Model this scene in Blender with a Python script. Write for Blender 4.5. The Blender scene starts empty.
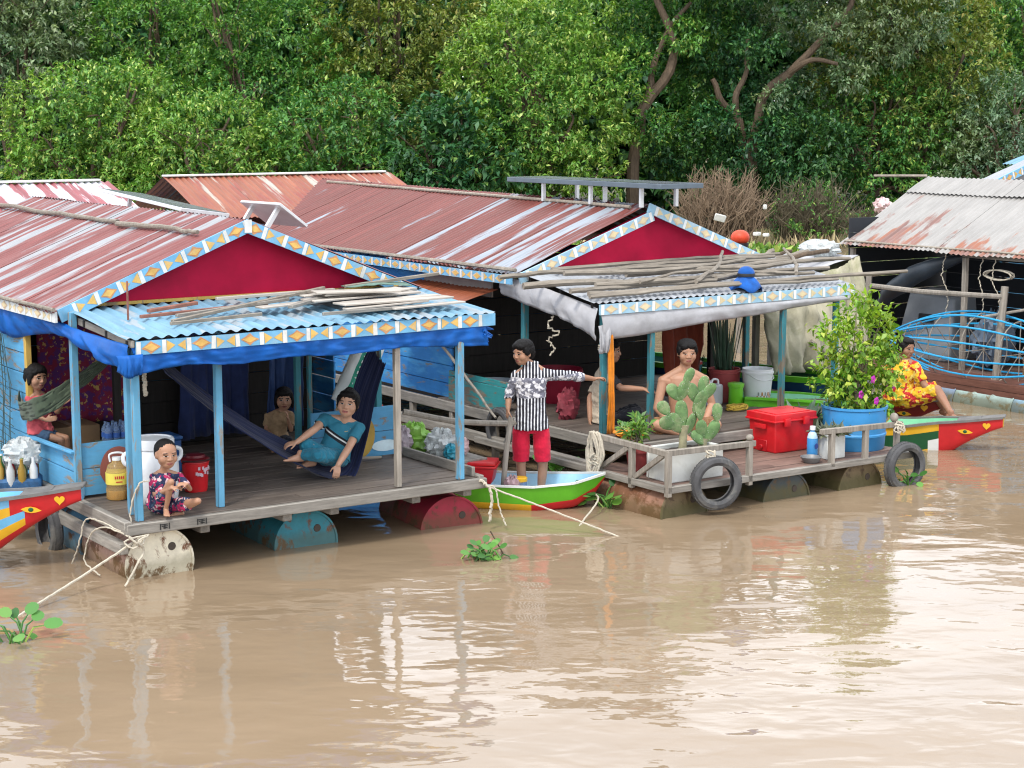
EXPOSURE = 0.75
import bpy, bmesh, math, random
from mathutils import Vector as V, Matrix, noise
R = math.radians
rnd = random.Random(7)
scene = bpy.context.scene
COL = scene.collection
TH = R(34.3)

# ---------------------------------------------------------------- materials
def nodes(name):
    m = bpy.data.materials.new(name); m.use_nodes = True
    nt = m.node_tree; b = nt.nodes['Principled BSDF']
    return m, nt, b
def N(nt, t, **kw):
    n = nt.nodes.new(t)
    for k, v in kw.items():
        if k in n.inputs.keys(): n.inputs[k].default_value = v
        else: setattr(n, k, v)
    return n
def ln(nt, a, b): nt.links.new(a, b)
def c4(c): return (c[0], c[1], c[2], 1)
def ramp(nt, fac, p0, p1, c0=(0,0,0), c1=(1,1,1)):
    r = N(nt, 'ShaderNodeValToRGB'); e = r.color_ramp.elements
    e[0].position = p0; e[1].position = p1; e[0].color = c4(c0); e[1].color = c4(c1)
    ln(nt, fac, r.inputs[0]); return r.outputs[0]
def mix(nt, fac, a, b, blend='MIX'):
    m = N(nt, 'ShaderNodeMix', data_type='RGBA', blend_type=blend)
    for s, x in ((0, fac), (6, a), (7, b)):
        if isinstance(x, (int, float)): m.inputs[s].default_value = x
        elif isinstance(x, tuple): m.inputs[s].default_value = c4(x)
        else: ln(nt, x, m.inputs[s])
    return m.outputs[2]
def coord(nt, kind='Object', scale=(1,1,1), rot=(0,0,0)):
    t = N(nt, 'ShaderNodeTexCoord'); mp = N(nt, 'ShaderNodeMapping')
    mp.inputs['Scale'].default_value = scale; mp.inputs['Rotation'].default_value = rot
    ln(nt, t.outputs[kind], mp.inputs[0]); return mp.outputs[0]
def noi(nt, vec, scale, detail=4, rough=.6, dist=0):
    n = N(nt, 'ShaderNodeTexNoise'); n.inputs['Scale'].default_value = scale
    n.inputs['Detail'].default_value = detail; n.inputs['Roughness'].default_value = rough
    n.inputs['Distortion'].default_value = dist
    ln(nt, vec, n.inputs['Vector']); return n.outputs[0]
def bump(nt, b, h, strength=.3, dist=.01):
    n = N(nt, 'ShaderNodeBump'); n.inputs['Strength'].default_value = strength; n.inputs['Distance'].default_value = dist
    ln(nt, h, n.inputs['Height']); ln(nt, n.outputs[0], b.inputs['Normal'])
def island(nt):
    return N(nt, 'ShaderNodeNewGeometry').outputs['Random Per Island']

def plain(name, col, rough=.6, var=.18, scale=6, metal=0, dirt=None, dirt_amt=.35, bmp=.15, spec=.4, isl=0, coat=0):
    """one coloured material with uneven tone, some grime and a fine bump"""
    m, nt, b = nodes(name)
    v = coord(nt); n1 = noi(nt, v, scale, 5)
    lo = tuple(x*(1-var) for x in col); hi = tuple(min(1, x*(1+var)) for x in col)
    c = ramp(nt, n1, .3, .7, lo, hi)
    if isl:
        c = mix(nt, isl, c, ramp(nt, island(nt), 0, 1, (.35,.35,.35), (1.5,1.5,1.5)), 'MULTIPLY')
    if dirt:
        d = ramp(nt, noi(nt, v, scale*.45, 8, .7, .4), .5, .68)
        f = N(nt, 'ShaderNodeMath', operation='MULTIPLY'); ln(nt, d, f.inputs[0]); f.inputs[1].default_value = dirt_amt
        c = mix(nt, f.outputs[0], c, dirt)
    ln(nt, c, b.inputs['Base Color'])
    rr = ramp(nt, n1, .2, .8, (rough*.8,)*3, (min(1, rough*1.15),)*3); ln(nt, rr, b.inputs['Roughness'])
    b.inputs['Metallic'].default_value = metal; b.inputs['Specular IOR Level'].default_value = spec
    b.inputs['Coat Weight'].default_value = coat
    if bmp: bump(nt, b, noi(nt, v, scale*8, 4), bmp, .004)
    return m

def wood(name, col, axis=0, var=.35, paint=None, wear=.45, rough=.75, isl=.35, paint2=None):
    """weathered boards, grain along local axis; with a coat of paint that has peeled in patches"""
    m, nt, b = nodes(name)
    sc = [9, 9, 9]; sc[axis] = .8
    v = coord(nt, 'Object', tuple(sc)); g = noi(nt, v, 3.5, 7, .7, .3)
    c = ramp(nt, g, .28, .72, tuple(x*(1-var) for x in col), tuple(min(1, x*(1+var)) for x in col))
    blot = noi(nt, coord(nt), 2.2, 5, .65)
    c = mix(nt, .5, c, ramp(nt, blot, .3, .7, (.55,.52,.5), (1.15,1.15,1.15)), 'MULTIPLY')
    if isl: c = mix(nt, isl, c, ramp(nt, island(nt), 0, 1, (.45,.45,.45), (1.45,1.45,1.45)), 'MULTIPLY')
    if paint:
        sc2 = [5, 5, 5]; sc2[axis] = 1.2
        w = noi(nt, coord(nt, 'Object', tuple(sc2)), 2.4, 8, .72, .5)
        w2 = N(nt, 'ShaderNodeMath', operation='ADD'); ln(nt, w, w2.inputs[0])
        k = N(nt, 'ShaderNodeMath', operation='MULTIPLY'); ln(nt, noi(nt, coord(nt), 1.3, 2), k.inputs[0]); k.inputs[1].default_value = .35
        ln(nt, k.outputs[0], w2.inputs[1])
        t = .50 + .34*(1-wear)
        f = ramp(nt, w2.outputs[0], t, t+.05)
        pc = ramp(nt, blot, .3, .72, tuple(x*.8 for x in paint), tuple(min(1, x*1.15) for x in paint))
        if paint2: pc = mix(nt, ramp(nt, noi(nt, coord(nt,'Object',tuple(sc2)), 1.6, 5, .6), .5, .62), pc, paint2)
        pc = mix(nt, .35, pc, ramp(nt, g, .3, .7, (.7,.7,.7), (1.12,1.12,1.12)), 'MULTIPLY')
        if isl: pc = mix(nt, isl*.6, pc, ramp(nt, island(nt), 0, 1, (.6,.6,.6), (1.3,1.3,1.3)), 'MULTIPLY')
        c = mix(nt, f, pc, c)
    ln(nt, c, b.inputs['Base Color']); b.inputs['Roughness'].default_value = rough
    b.inputs['Specular IOR Level'].default_value = .3
    bump(nt, b, g, .5, .004)
    return m

def roofing(name, rust, zinc, amount=.5, stretch=(7., .55), rust2=None, edge=(0, 0), rough=.5, fine=.35, gradient=None, sharp=.05):
    """corrugated sheet, zinc showing through faded paint / rust in long streaks; uv = metres (along ridge, down slope)"""
    m, nt, b = nodes(name)
    v = coord(nt, 'UV', (stretch[0], stretch[1], 1))
    n1 = noi(nt, v, 1.0, 7, .62, .25)
    vs = coord(nt, 'UV', (stretch[0]*3.2, stretch[1]*1.4, 1)); n2 = noi(nt, vs, 1.0, 5, .6)
    s = N(nt, 'ShaderNodeMath', operation='MULTIPLY_ADD'); ln(nt, n2, s.inputs[0]); s.inputs[1].default_value = fine; ln(nt, n1, s.inputs[2])
    val = s.outputs[0]
    if gradient:   # more bare zinc towards one end of the ridge
        sep = N(nt, 'ShaderNodeSeparateXYZ'); ln(nt, coord(nt, 'UV'), sep.inputs[0])
        g = N(nt, 'ShaderNodeMapRange'); g.inputs['From Min'].default_value = gradient[0]; g.inputs['From Max'].default_value = gradient[1]
        g.inputs['To Min'].default_value = gradient[2]; g.inputs['To Max'].default_value = 0
        ln(nt, sep.outputs[gradient[3] if len(gradient) > 3 else 0], g.inputs[0])
        a = N(nt, 'ShaderNodeMath', operation='ADD'); ln(nt, val, a.inputs[0]); ln(nt, g.outputs[0], a.inputs[1]); val = a.outputs[0]
    t = 1.02 - amount*.7
    f = ramp(nt, val, t, t+sharp)
    tone = noi(nt, coord(nt, 'UV', (11, .9, 1)), 1.0, 5, .6)
    rc = ramp(nt, tone, .3, .72, tuple(x*.72 for x in rust), tuple(min(1,x*1.25) for x in rust))
    if rust2: rc = mix(nt, ramp(nt, noi(nt, coord(nt,'UV',(3.1, .8, 1)), 1.3, 5, .65), .47, .6), rc, rust2)
    zc = ramp(nt, noi(nt, coord(nt, 'UV', (5, 1.5, 1)), 1.2, 6, .65), .3, .75, tuple(x*.72 for x in zinc), zinc)
    c = mix(nt, f, rc, zc)
    # dark run-off streaks and lap marks
    d = ramp(nt, noi(nt, coord(nt, 'UV', (16, .5, 1)), 1.0, 4), .6, .78)
    c = mix(nt, .35, c, mix(nt, d, (1,1,1), (.45,.38,.36)), 'MULTIPLY')
    ln(nt, c, b.inputs['Base Color']); b.inputs['Roughness'].default_value = rough
    b.inputs['Metallic'].default_value = .0; b.inputs['Specular IOR Level'].default_value = .45
    bump(nt, b, n2, .25, .004)
    return m

def leafmat(name, dark, light, yellow=None, trans=.3, ymin=.86, oscale=.5):
    m, nt, b = nodes(name)
    out = nt.nodes['Material Output']
    r = island(nt)
    c = ramp(nt, r, 0, 1, dark, light)
    c = mix(nt, .55, c, ramp(nt, noi(nt, coord(nt), oscale, 3, .6), .36, .66, (.48,.58,.6), (1.55,1.45,1.2)), 'MULTIPLY')
    c = mix(nt, .75, c, mix(nt, ramp(nt, noi(nt, coord(nt), oscale*.7, 2), .4, .6), (.82, 1.0, 1.10), (1.18, 1.05, .8)), 'MULTIPLY')
    if yellow: c = mix(nt, ramp(nt, r, ymin, ymin+.03), c, yellow)
    ln(nt, c, b.inputs['Base Color']); b.inputs['Roughness'].default_value = .42; b.inputs['Specular IOR Level'].default_value = .45
    t = N(nt, 'ShaderNodeBsdfTranslucent'); ln(nt, mix(nt, 1.0, c, (1.25,1.35,.6), 'MULTIPLY'), t.inputs[0])
    ms = N(nt, 'ShaderNodeMixShader'); ms.inputs[0].default_value = trans*.72
    ln(nt, b.outputs[0], ms.inputs[1]); ln(nt, t.outputs[0], ms.inputs[2]); ln(nt, ms.outputs[0], out.inputs[0])
    return m

def clothmat(name, col, rough=.85, var=.2, fold=.0, spec=.2):
    m = plain(name, col, rough, var, 9, bmp=.25, spec=spec)
    m.node_tree.nodes['Principled BSDF'].inputs['Sheen Weight'].default_value = .15
    return m

M = {}
# ---------------------------------------------------------------- mesh builder
class MB:
    def __init__(s): s.v = []; s.f = []; s.m = []; s.uv = []
    def add(s, vs, fs, mat=0, uvs=None):
        o = len(s.v); s.v += [V(p) for p in vs]
        for i, f in enumerate(fs):
            s.f.append([o+k for k in f]); s.m.append(mat if isinstance(mat, int) else mat[i])
            s.uv.append([uvs[k] for k in f] if uvs else None)
    def box(s, c, size, mat=0, rot=None):
        hx, hy, hz = (x/2 for x in size); c = V(c)
        vs = [V((x, y, z)) for x in (-hx, hx) for y in (-hy, hy) for z in (-hz, hz)]
        if rot: vs = [rot @ p for p in vs]
        s.add([c+p for p in vs], [(0,1,3,2),(4,6,7,5),(0,4,5,1),(2,3,7,6),(0,2,6,4),(1,5,7,3)], mat)
    def beam(s, a, b, w, h, mat=0, up=(0,0,1), jit=0):
        a, b = V(a), V(b); d = (b-a); L = d.length
        if L < 1e-6: return
        d.normalize(); up = V(up)
        sd = d.cross(up)
        if sd.length < 1e-4: sd = d.cross(V((0,1,0)))
        sd.normalize(); n = sd.cross(d)
        vs = []
        for p in (a, b):
            for x, y in ((-1,-1),(1,-1),(1,1),(-1,1)):
                j = V((rnd.uniform(-jit,jit), rnd.uniform(-jit,jit), rnd.uniform(-jit,jit))) if jit else V((0,0,0))
                vs.append(p + sd*(x*w/2) + n*(y*h/2) + j)
        s.add(vs, [(3,2,1,0),(4,5,6,7),(0,1,5,4),(1,2,6,5),(2,3,7,6),(3,0,4,7)], mat)
    def tube(s, pts, r, n=8, mat=0, cap=True, ry=None):
        pts = [V(p) for p in pts]; k = len(pts)
        rs = r if isinstance(r, (list, tuple)) else [r]*k
        o = len(s.v); up = None; vs = []; fs = []
        for i, p in enumerate(pts):
            t = (pts[min(i+1,k-1)] - pts[max(i-1,0)])
            if t.length < 1e-9: t = V((0,0,1))
            t.normalize()
            if up is None:
                up = t.orthogonal().normalized()
            up = (up - t*up.dot(t))
            if up.length < 1e-6: up = t.orthogonal()
            up.normalize(); sd = t.cross(up)
            for j in range(n):
                a = 2*math.pi*j/n
                vs.append(p + up*(math.cos(a)*rs[i]) + sd*(math.sin(a)*rs[i]))
        for i in range(k-1):
            for j in range(n):
                fs.append((i*n+j, i*n+(j+1)%n, (i+1)*n+(j+1)%n, (i+1)*n+j))
        if cap: fs.append(tuple(reversed(range(n)))); fs.append(tuple((k-1)*n+j for j in range(n)))
        s.add(vs, fs, mat)
    def lathe(s, prof, n=32, mat=0, mtx=None, mats=None):
        vs = []; fs = []; ms = []
        for r, z in prof:
            for j in range(n):
                a = 2*math.pi*j/n; vs.append(V((r*math.cos(a), r*math.sin(a), z)))
        for i in range(len(prof)-1):
            for j in range(n):
                fs.append((i*n+j, i*n+(j+1)%n, (i+1)*n+(j+1)%n, (i+1)*n+j)); ms.append(mats[i] if mats else mat)
        if prof[0][0] > 1e-5: fs.append(tuple(reversed(range(n)))); ms.append(mats[0] if mats else mat)
        if prof[-1][0] > 1e-5: fs.append(tuple((len(prof)-1)*n+j for j in range(n))); ms.append(mats[-1] if mats else mat)
        if mtx: vs = [mtx @ p for p in vs]
        s.add(vs, fs, ms)
    def ell(s, c, r, rot=None, n=16, k=10, mat=0):
        c = V(c); vs = []; fs = []
        vs.append(V((0,0,-r[2])))
        for i in range(1, k):
            t = -math.pi/2 + math.pi*i/k
            for j in range(n):
                a = 2*math.pi*j/n
                vs.append(V((r[0]*math.cos(t)*math.cos(a), r[1]*math.cos(t)*math.sin(a), r[2]*math.sin(t))))
        vs.append(V((0,0,r[2])))
        for j in range(n): fs.append((0, 1+(j+1)%n, 1+j))
        for i in range(k-2):
            for j in range(n): fs.append((1+i*n+j, 1+i*n+(j+1)%n, 1+(i+1)*n+(j+1)%n, 1+(i+1)*n+j))
        e = len(vs)-1
        for j in range(n): fs.append((1+(k-2)*n+j, 1+(k-2)*n+(j+1)%n, e))
        if rot: vs = [rot @ p for p in vs]
        s.add([c+p for p in vs], fs, mat)
    def grid(s, fn, nu, nv, mat=0, uv=None, flip=False):
        vs = []; uvs = []
        for i in range(nu+1):
            for j in range(nv+1):
                vs.append(V(fn(i/nu, j/nv))); uvs.append(uv(i/nu, j/nv) if uv else (i/nu, j/nv))
        fs = []
        for i in range(nu):
            for j in range(nv):
                q = (i*(nv+1)+j, (i+1)*(nv+1)+j, (i+1)*(nv+1)+j+1, i*(nv+1)+j+1)
                fs.append(q[::-1] if flip else q)
        s.add(vs, fs, mat, uvs)
    def poly(s, pts, th, nrm, mat=0):
        """flat outline extruded by th along nrm"""
        nrm = V(nrm).normalized(); k = len(pts); a = [V(p) for p in pts]; b = [p + nrm*th for p in a]
        s.add(a+b, [tuple(reversed(range(k))), tuple(range(k, 2*k))] + [(i, (i+1)%k, k+(i+1)%k, k+i) for i in range(k)], mat)
    def torus(s, R0, r, mtx, n=36, k=12, mat=0, ry=None):
        vs = []; fs = []
        for i in range(n):
            a = 2*math.pi*i/n
            for j in range(k):
                t = 2*math.pi*j/k
                rr = R0 + r*math.cos(t)
                vs.append(mtx @ V((rr*math.cos(a), rr*math.sin(a), (ry or r)*math.sin(t))))
        for i in range(n):
            for j in range(k):
                fs.append((i*k+j, ((i+1)%n)*k+j, ((i+1)%n)*k+(j+1)%k, i*k+(j+1)%k))
        s.add(vs, fs, mat)
    def build(s, name, mats, parent=None, smooth=True, bevel=0, solid=0, ang=38, seg=1, subd=0, disp=0):
        me = bpy.data.meshes.new(name)
        me.from_pydata([tuple(p) for p in s.v], [], s.f)
        if not isinstance(mats, (list, tuple)): mats = [mats]
        for m in mats: me.materials.append(m)
        me.polygons.foreach_set('material_index', s.m)
        if any(u for u in s.uv):
            l = me.uv_layers.new(name='UVMap'); flat = []
            for f, u in zip(s.f, s.uv):
                for q in (u or [(0,0)]*len(f)): flat += [q[0], q[1]]
            l.data.foreach_set('uv', flat)
        if bevel:
            bm = bmesh.new(); bm.from_mesh(me)
            ed = [e for e in bm.edges if len(e.link_faces) == 2 and e.calc_face_angle(0) > .5]
            bmesh.ops.bevel(bm, geom=ed, offset=bevel, segments=seg, profile=.6, affect='EDGES', clamp_overlap=True)
            bm.to_mesh(me); bm.free()
        o = bpy.data.objects.new(name, me); COL.objects.link(o)
        if smooth:
            me.polygons.foreach_set('use_smooth', [True]*len(me.polygons))
            if not solid: me.set_sharp_from_angle(angle=R(ang))
        if solid:
            md = o.modifiers.new('solid', 'SOLIDIFY'); md.thickness = solid; md.offset = 0
        if subd:
            md = o.modifiers.new('sub', 'SUBSURF'); md.levels = subd; md.render_levels = subd
        if parent: o.parent = parent
        me.update()
        return o

def tag(o, label, cat, group=None, kind=None):
    if label: o['label'] = label
    if cat: o['category'] = cat
    if group: o['group'] = group
    if kind: o['kind'] = kind
    return o
def thing(name, label, cat, loc=(0,0,0), rz=0, group=None, rot=None):
    o = bpy.data.objects.new(name, None); COL.objects.link(o)
    o.location = loc; o.rotation_euler = rot or (0, 0, rz); o.empty_display_size = .1
    return tag(o, label, cat, group)
def dup(root, loc, rz=None, label=None, group=None, scale=None):
    r = root.copy(); COL.objects.link(r); r.location = loc
    if rz is not None: r.rotation_euler = (r.rotation_euler[0], r.rotation_euler[1], rz)
    if label: r['label'] = label
    if group: r['group'] = group
    if scale: r.scale = scale
    for ch in list(root.children):
        c = ch.copy(); COL.objects.link(c); c.parent = r
        for g in list(ch.children):
            d = g.copy(); COL.objects.link(d); d.parent = c
    return r
# frames of the three house platforms: (u along the front, v to the back, z up) -> world
class Frame:
    def __init__(s, x, y): s.o = V((x, y, 0)); s.u = V((math.cos(TH), math.sin(TH), 0)); s.w = V((-math.sin(TH), math.cos(TH), 0))
    def __call__(s, u, v, z=0): return s.o + s.u*u + s.w*v + V((0,0,z))
A = Frame(-2.815, 12.879); B = Frame(1.333, 14.939); D = Frame(6.154, 21.159)

def fbm(x, y, z, o=3): return noise.fractal(V((x, y, z)), .6, 2.1, o)
def lerp(a, b, t): return a + (b-a)*t
def spline(pts, n):
    """Catmull-Rom through pts"""
    P = [V(p) for p in pts]; P = [P[0]*2-P[1]] + P + [P[-1]*2-P[-2]]; out = []
    segs = len(P)-3
    for i in range(n+1):
        t = i/n*segs; k = min(int(t), segs-1); t -= k
        a, b, c, d = P[k:k+4]
        out.append(.5*((2*b) + (c-a)*t + (2*a-5*b+4*c-d)*t*t + (3*b-a-3*c+d)*t*t*t))
    return out
def pw(t, pts):
    """piecewise-linear function"""
    for (x0, y0), (x1, y1) in zip(pts, pts[1:]):
        if t <= x1: return y0 + (y1-y0)*max(0, (t-x0))/(x1-x0)
    return pts[-1][1]

def corrugated(mb, P, a, d, wave=.076, amp=.009, sheet=.8, ragged=.02, rag2=0, seed=0, per=8, nd=8, sag=.012, uv0=0, mat=0):
    """sheets of corrugated iron: P ridge corner, a vector along the ridge, d vector down the slope"""
    P, a, d = V(P), V(a), V(d); La, Ld = a.length, d.length; ah, dh = a.normalized(), d.normalized()
    n = ah.cross(dh).normalized()
    if n.z < 0: n = -n
    rg = random.Random(seed); x = 0; k = 0
    while x < La - .01:
        w = min(sheet, La-x); e = rg.uniform(-ragged, ragged); lift = (k % 2)*.003
        st = rg.uniform(-.01, .01) if k else 0
        nx = max(4, int(w/wave*per))
        def fn(s, t, x=x, w=w, e=e, lift=lift, st=st):
            q = x + s*w; y = t*(Ld+e) + st*(1-t)
            h = amp*math.sin(2*math.pi*q/wave) + lift + sag*fbm(q*.9+seed, y*1.1, seed*3.1, 2)
            return P + ah*q + dh*y + n*h
        mb.grid(fn, nx, nd, mat, uv=lambda s, t, x=x, w=w: (uv0 + x + s*w, t*Ld))
        x += w; k += 1

def fascia(mb, a, b, nrm, h=.105, th=.02, style=0, start=0, seed=1):
    """painted board from a to b (top edge), mats: 0 ground, 1 bars, 2 yellow, 3 orange; the diamonds lie 2 mm proud"""
    a, b, nrm = V(a), V(b), V(nrm).normalized(); d = b-a; L = d.length; d.normalize()
    dn = d.cross(nrm).normalized()
    if dn.z > 0: dn = -dn
    o = nrm*(-th); rg = random.Random(seed)
    mb.add([a, b, b+dn*h, a+dn*h, a+o, b+o, b+dn*h+o, a+dn*h+o],
           [(0,1,2,3),(7,6,5,4),(1,0,4,5),(2,1,5,6),(3,2,6,7),(0,3,7,4)], 0)
    def P(x, y, e=.002): return a + d*x + dn*y + nrm*e
    def pl(pts, m, e=.002): 
        q = [P(min(L, max(0, x+rg.uniform(-.004, .004))), min(h-.001, max(.001, y+rg.uniform(-.004, .004))), e) for x, y in pts]
        n = (q[1]-q[0]).cross(q[2]-q[0])
        mb.add(q, [tuple(range(len(q))) if n.dot(nrm) > 0 else tuple(reversed(range(len(q))))], m)
    x = start; k = 0; bar, cell = .034, .165
    while x < L:
        if x >= 0: pl([(x, .001), (min(L, x+bar), .001), (min(L, x+bar), h-.001), (x, h-.001)], 1)
        x0 = x+bar; cx = x0+cell/2; cy = h/2
        if x0 > 0 and x0+cell < L:
            j = rg.uniform(-.004, .004)
            if k % 2 == 0:
                pl([(x0+.004, cy+j), (cx-.032, cy-.022), (cx, .004), (cx+.032, cy-.022), (x0+cell-.004, cy), (cx+.032, cy+.022), (cx, h-.004), (cx-.032, cy+.022)], 3)
                pl([(cx-.058, cy), (cx, cy-.028), (cx+.058, cy), (cx, cy+.028+j)], 2, .004)
            else:
                pl([(x0+.006, .008), (cx-.006, cy), (x0+.006, h-.008)], 2)
                pl([(x0+cell-.006, .010), (x0+cell-.006, h-.010), (cx+.006, cy+j)], 2)
        x += bar+cell; k += 1

def drape(mb, top, bot, n=60, k=8, fold=.012, seed=0, mat=0, out=(0,-1,0), belly=.02):
    """hanging cloth: top and bottom are point lists (splined); folds run down it"""
    T, Bt = spline(top, n), spline(bot, n); out = V(out)
    def fn(s, t):
        i = min(n, int(round(s*n))); p = T[i].lerp(Bt[i], t)
        f = fold*(.3+.7*t)*(math.sin(s*n*.55 + 3*fbm(s*4, t*.6, seed, 2)) + 1.4*fbm(s*9, t*1.4, seed+5, 3) + 1.1*fbm(s*14+2*t, t*5, seed+9, 3)) + belly*math.sin(math.pi*t)
        return p + out*f
    mb.grid(fn, n, k, mat)
import numpy as np
# ---------------------------------------------------------------- camera, sky, sun
cd = bpy.data.cameras.new('camera'); cam = bpy.data.objects.new('camera', cd); COL.objects.link(cam)
cam.location = (0, 0, 3.4); cam.rotation_euler = (R(90-8.454), 0, 0)
cd.sensor_width = 36; cd.lens = 36*1783/1024; cd.clip_end = 2000; cd.clip_start = .1
scene.camera = cam
scene.cycles.filter_width = 1.15
scene.view_settings.view_transform = 'Standard'; scene.view_settings.look = 'None'
scene.view_settings.exposure = EXPOSURE; scene.view_settings.gamma = 1
w = bpy.data.worlds.new('World'); scene.world = w; w.use_nodes = True
nt = w.node_tree; bg = nt.nodes['Background']
sky = N(nt, 'ShaderNodeTexSky', sky_type='NISHITA', sun_disc=False)
SUN_EL, SUN_AZ = R(56), R(205)      # azimuth clockwise from +Y: high, behind the camera to the left
sky.sun_elevation = SUN_EL; sky.sun_rotation = SUN_AZ; sky.air_density = 1.2; sky.dust_density = 3
tc = N(nt, 'ShaderNodeTexCoord'); mp = N(nt, 'ShaderNodeMapping'); mp.inputs['Scale'].default_value = (1, 1, 2.4)
ln(nt, tc.outputs['Generated'], mp.inputs[0])
cl = noi(nt, mp.outputs[0], 2.6, 6, .55, .3)
cloud = ramp(nt, cl, .32, .68, (9.0, 9.6, 10.6), (14.6, 15.2, 16.2))
sp = N(nt, 'ShaderNodeSeparateXYZ'); ln(nt, tc.outputs['Generated'], sp.inputs[0])
bank = ramp(nt, sp.outputs[2], .10, .34, (1.75,)*3, (1.,)*3)
ahead = ramp(nt, sp.outputs[1], .2, .8); cloud = mix(nt, ahead, cloud, mix(nt, 1.0, cloud, bank, 'MULTIPLY'))
ln(nt, mix(nt, .86, sky.outputs[0], cloud), bg.inputs[0]); bg.inputs[1].default_value = .1
sl = bpy.data.lights.new('sun', 'SUN'); so = bpy.data.objects.new('sun', sl); COL.objects.link(so)
sl.energy = 1.5; sl.angle = R(10); sl.color = (1, .95, .87)
sd = V((math.sin(SUN_AZ)*math.cos(SUN_EL), math.cos(SUN_AZ)*math.cos(SUN_EL), math.sin(SUN_EL)))
so.rotation_euler = sd.to_track_quat('Z', 'Y').to_euler(); so.location = sd*60

# ---------------------------------------------------------------- water and river bank
m, nt, b = nodes('muddy_water')
v = coord(nt, 'Object', (1, 1, 1))
t1 = noi(nt, coord(nt, 'Object', (.35, .9, 1)), .8, 4, .6, .5)
ln(nt, ramp(nt, t1, .3, .7, (.238, .172, .108), (.29, .212, .137)), b.inputs['Base Color'])
b.inputs['Roughness'].default_value = .035; b.inputs['IOR'].default_value = 1.45
h1 = noi(nt, coord(nt, 'Object', (.75, 1.1, 1), (0, 0, .3)), 1.1, 2, .4, .5)
h2 = noi(nt, coord(nt, 'Object', (1.2, 1.9, 1), (0, 0, -.15)), 2.3, 2, .4, .3)
h3 = noi(nt, coord(nt, 'Object', (1., 1.7, 1), (0, 0, .1)), 6.5, 2, .5, .3)
big = ramp(nt, noi(nt, coord(nt, 'Object', (.12, .3, 1)), 1.0, 2), .38, .62, (.45,)*3, (1.,)*3)
s1 = N(nt, 'ShaderNodeMath', operation='MULTIPLY_ADD'); ln(nt, h2, s1.inputs[0]); s1.inputs[1].default_value = .38; ln(nt, h1, s1.inputs[2])
s3 = N(nt, 'ShaderNodeMath', operation='MULTIPLY_ADD'); ln(nt, h3, s3.inputs[0]); s3.inputs[1].default_value = .045; ln(nt, s1.outputs[0], s3.inputs[2])
s2 = N(nt, 'ShaderNodeMath', operation='MULTIPLY'); ln(nt, s3.outputs[0], s2.inputs[0]); ln(nt, big, s2.inputs[1])
bump(nt, b, s2.outputs[0], 1.0, .031)
M['water'] = m
mb = MB(); mb.grid(lambda s, t: (-160+320*s, -14+75*t, 0), 8, 4)
tag(mb.build('water', M['water']), None, None, kind='structure')

m, nt, b = nodes('bank_soil')
v = coord(nt)
c = ramp(nt, noi(nt, v, .9, 7, .65), .3, .7, (.13, .10, .055), (.30, .25, .15))
c = mix(nt, ramp(nt, noi(nt, v, .55, 5, .6), .42, .58), c, (.07, .10, .03))
ln(nt, c, b.inputs['Base Color']); b.inputs['Roughness'].default_value = .95
bump(nt, b, noi(nt, v, 6, 6), .8, .06)
mb = MB()
def gfn(s, t):
    x = -170 + 340*s; y = 45.5 + 260*t*t + 2.0*fbm(x*.11, 1.3, 0)
    z = -.45 + min(1, (y-45)/6)*.75 + .25*fbm(x*.3, y*.3, 2) + max(0, y-52)*.012
    return (x, y, z)
mb.grid(gfn, 160, 60)
tag(mb.build('riverbank', m), None, None, kind='structure')

# ---------------------------------------------------------------- foliage
def leaf_mesh(name, c, d, nrm, L, W, mat, parent=None, fold=.18, pointed=True):
    """one folded quad per leaf; c base points, d directions, nrm leaf normals (numpy n x 3)"""
    n = len(c); s = np.cross(d, nrm); s /= np.linalg.norm(s, axis=1, keepdims=True)+1e-9
    nn = np.cross(s, d); L = L[:, None]; W = W[:, None]
    vv = np.empty((n, 4, 3))
    vv[:, 0] = c; vv[:, 1] = c + d*L*.45 + s*W*.5 + nn*W*fold
    vv[:, 2] = c + d*L - nn*L*.12; vv[:, 3] = c + d*L*.45 - s*W*.5 + nn*W*fold
    me = bpy.data.meshes.new(name); me.vertices.add(n*4); me.vertices.foreach_set('co', vv.reshape(-1))
    me.loops.add(n*4); me.loops.foreach_set('vertex_index', np.arange(n*4, dtype=np.int32))
    me.polygons.add(n); me.polygons.foreach_set('loop_start', np.arange(0, n*4, 4, dtype=np.int32))
    me.materials.append(mat); me.update(calc_edges=True); me.validate()
    o = bpy.data.objects.new(name, me); COL.objects.link(o)
    if parent: o.parent = parent
    return o
def rdir(g, n):
    v = g.normal(size=(n, 3)); return v/np.linalg.norm(v, axis=1, keepdims=True)
def unit(a): return a/(np.linalg.norm(a, axis=1, keepdims=True)+1e-9)
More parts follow.
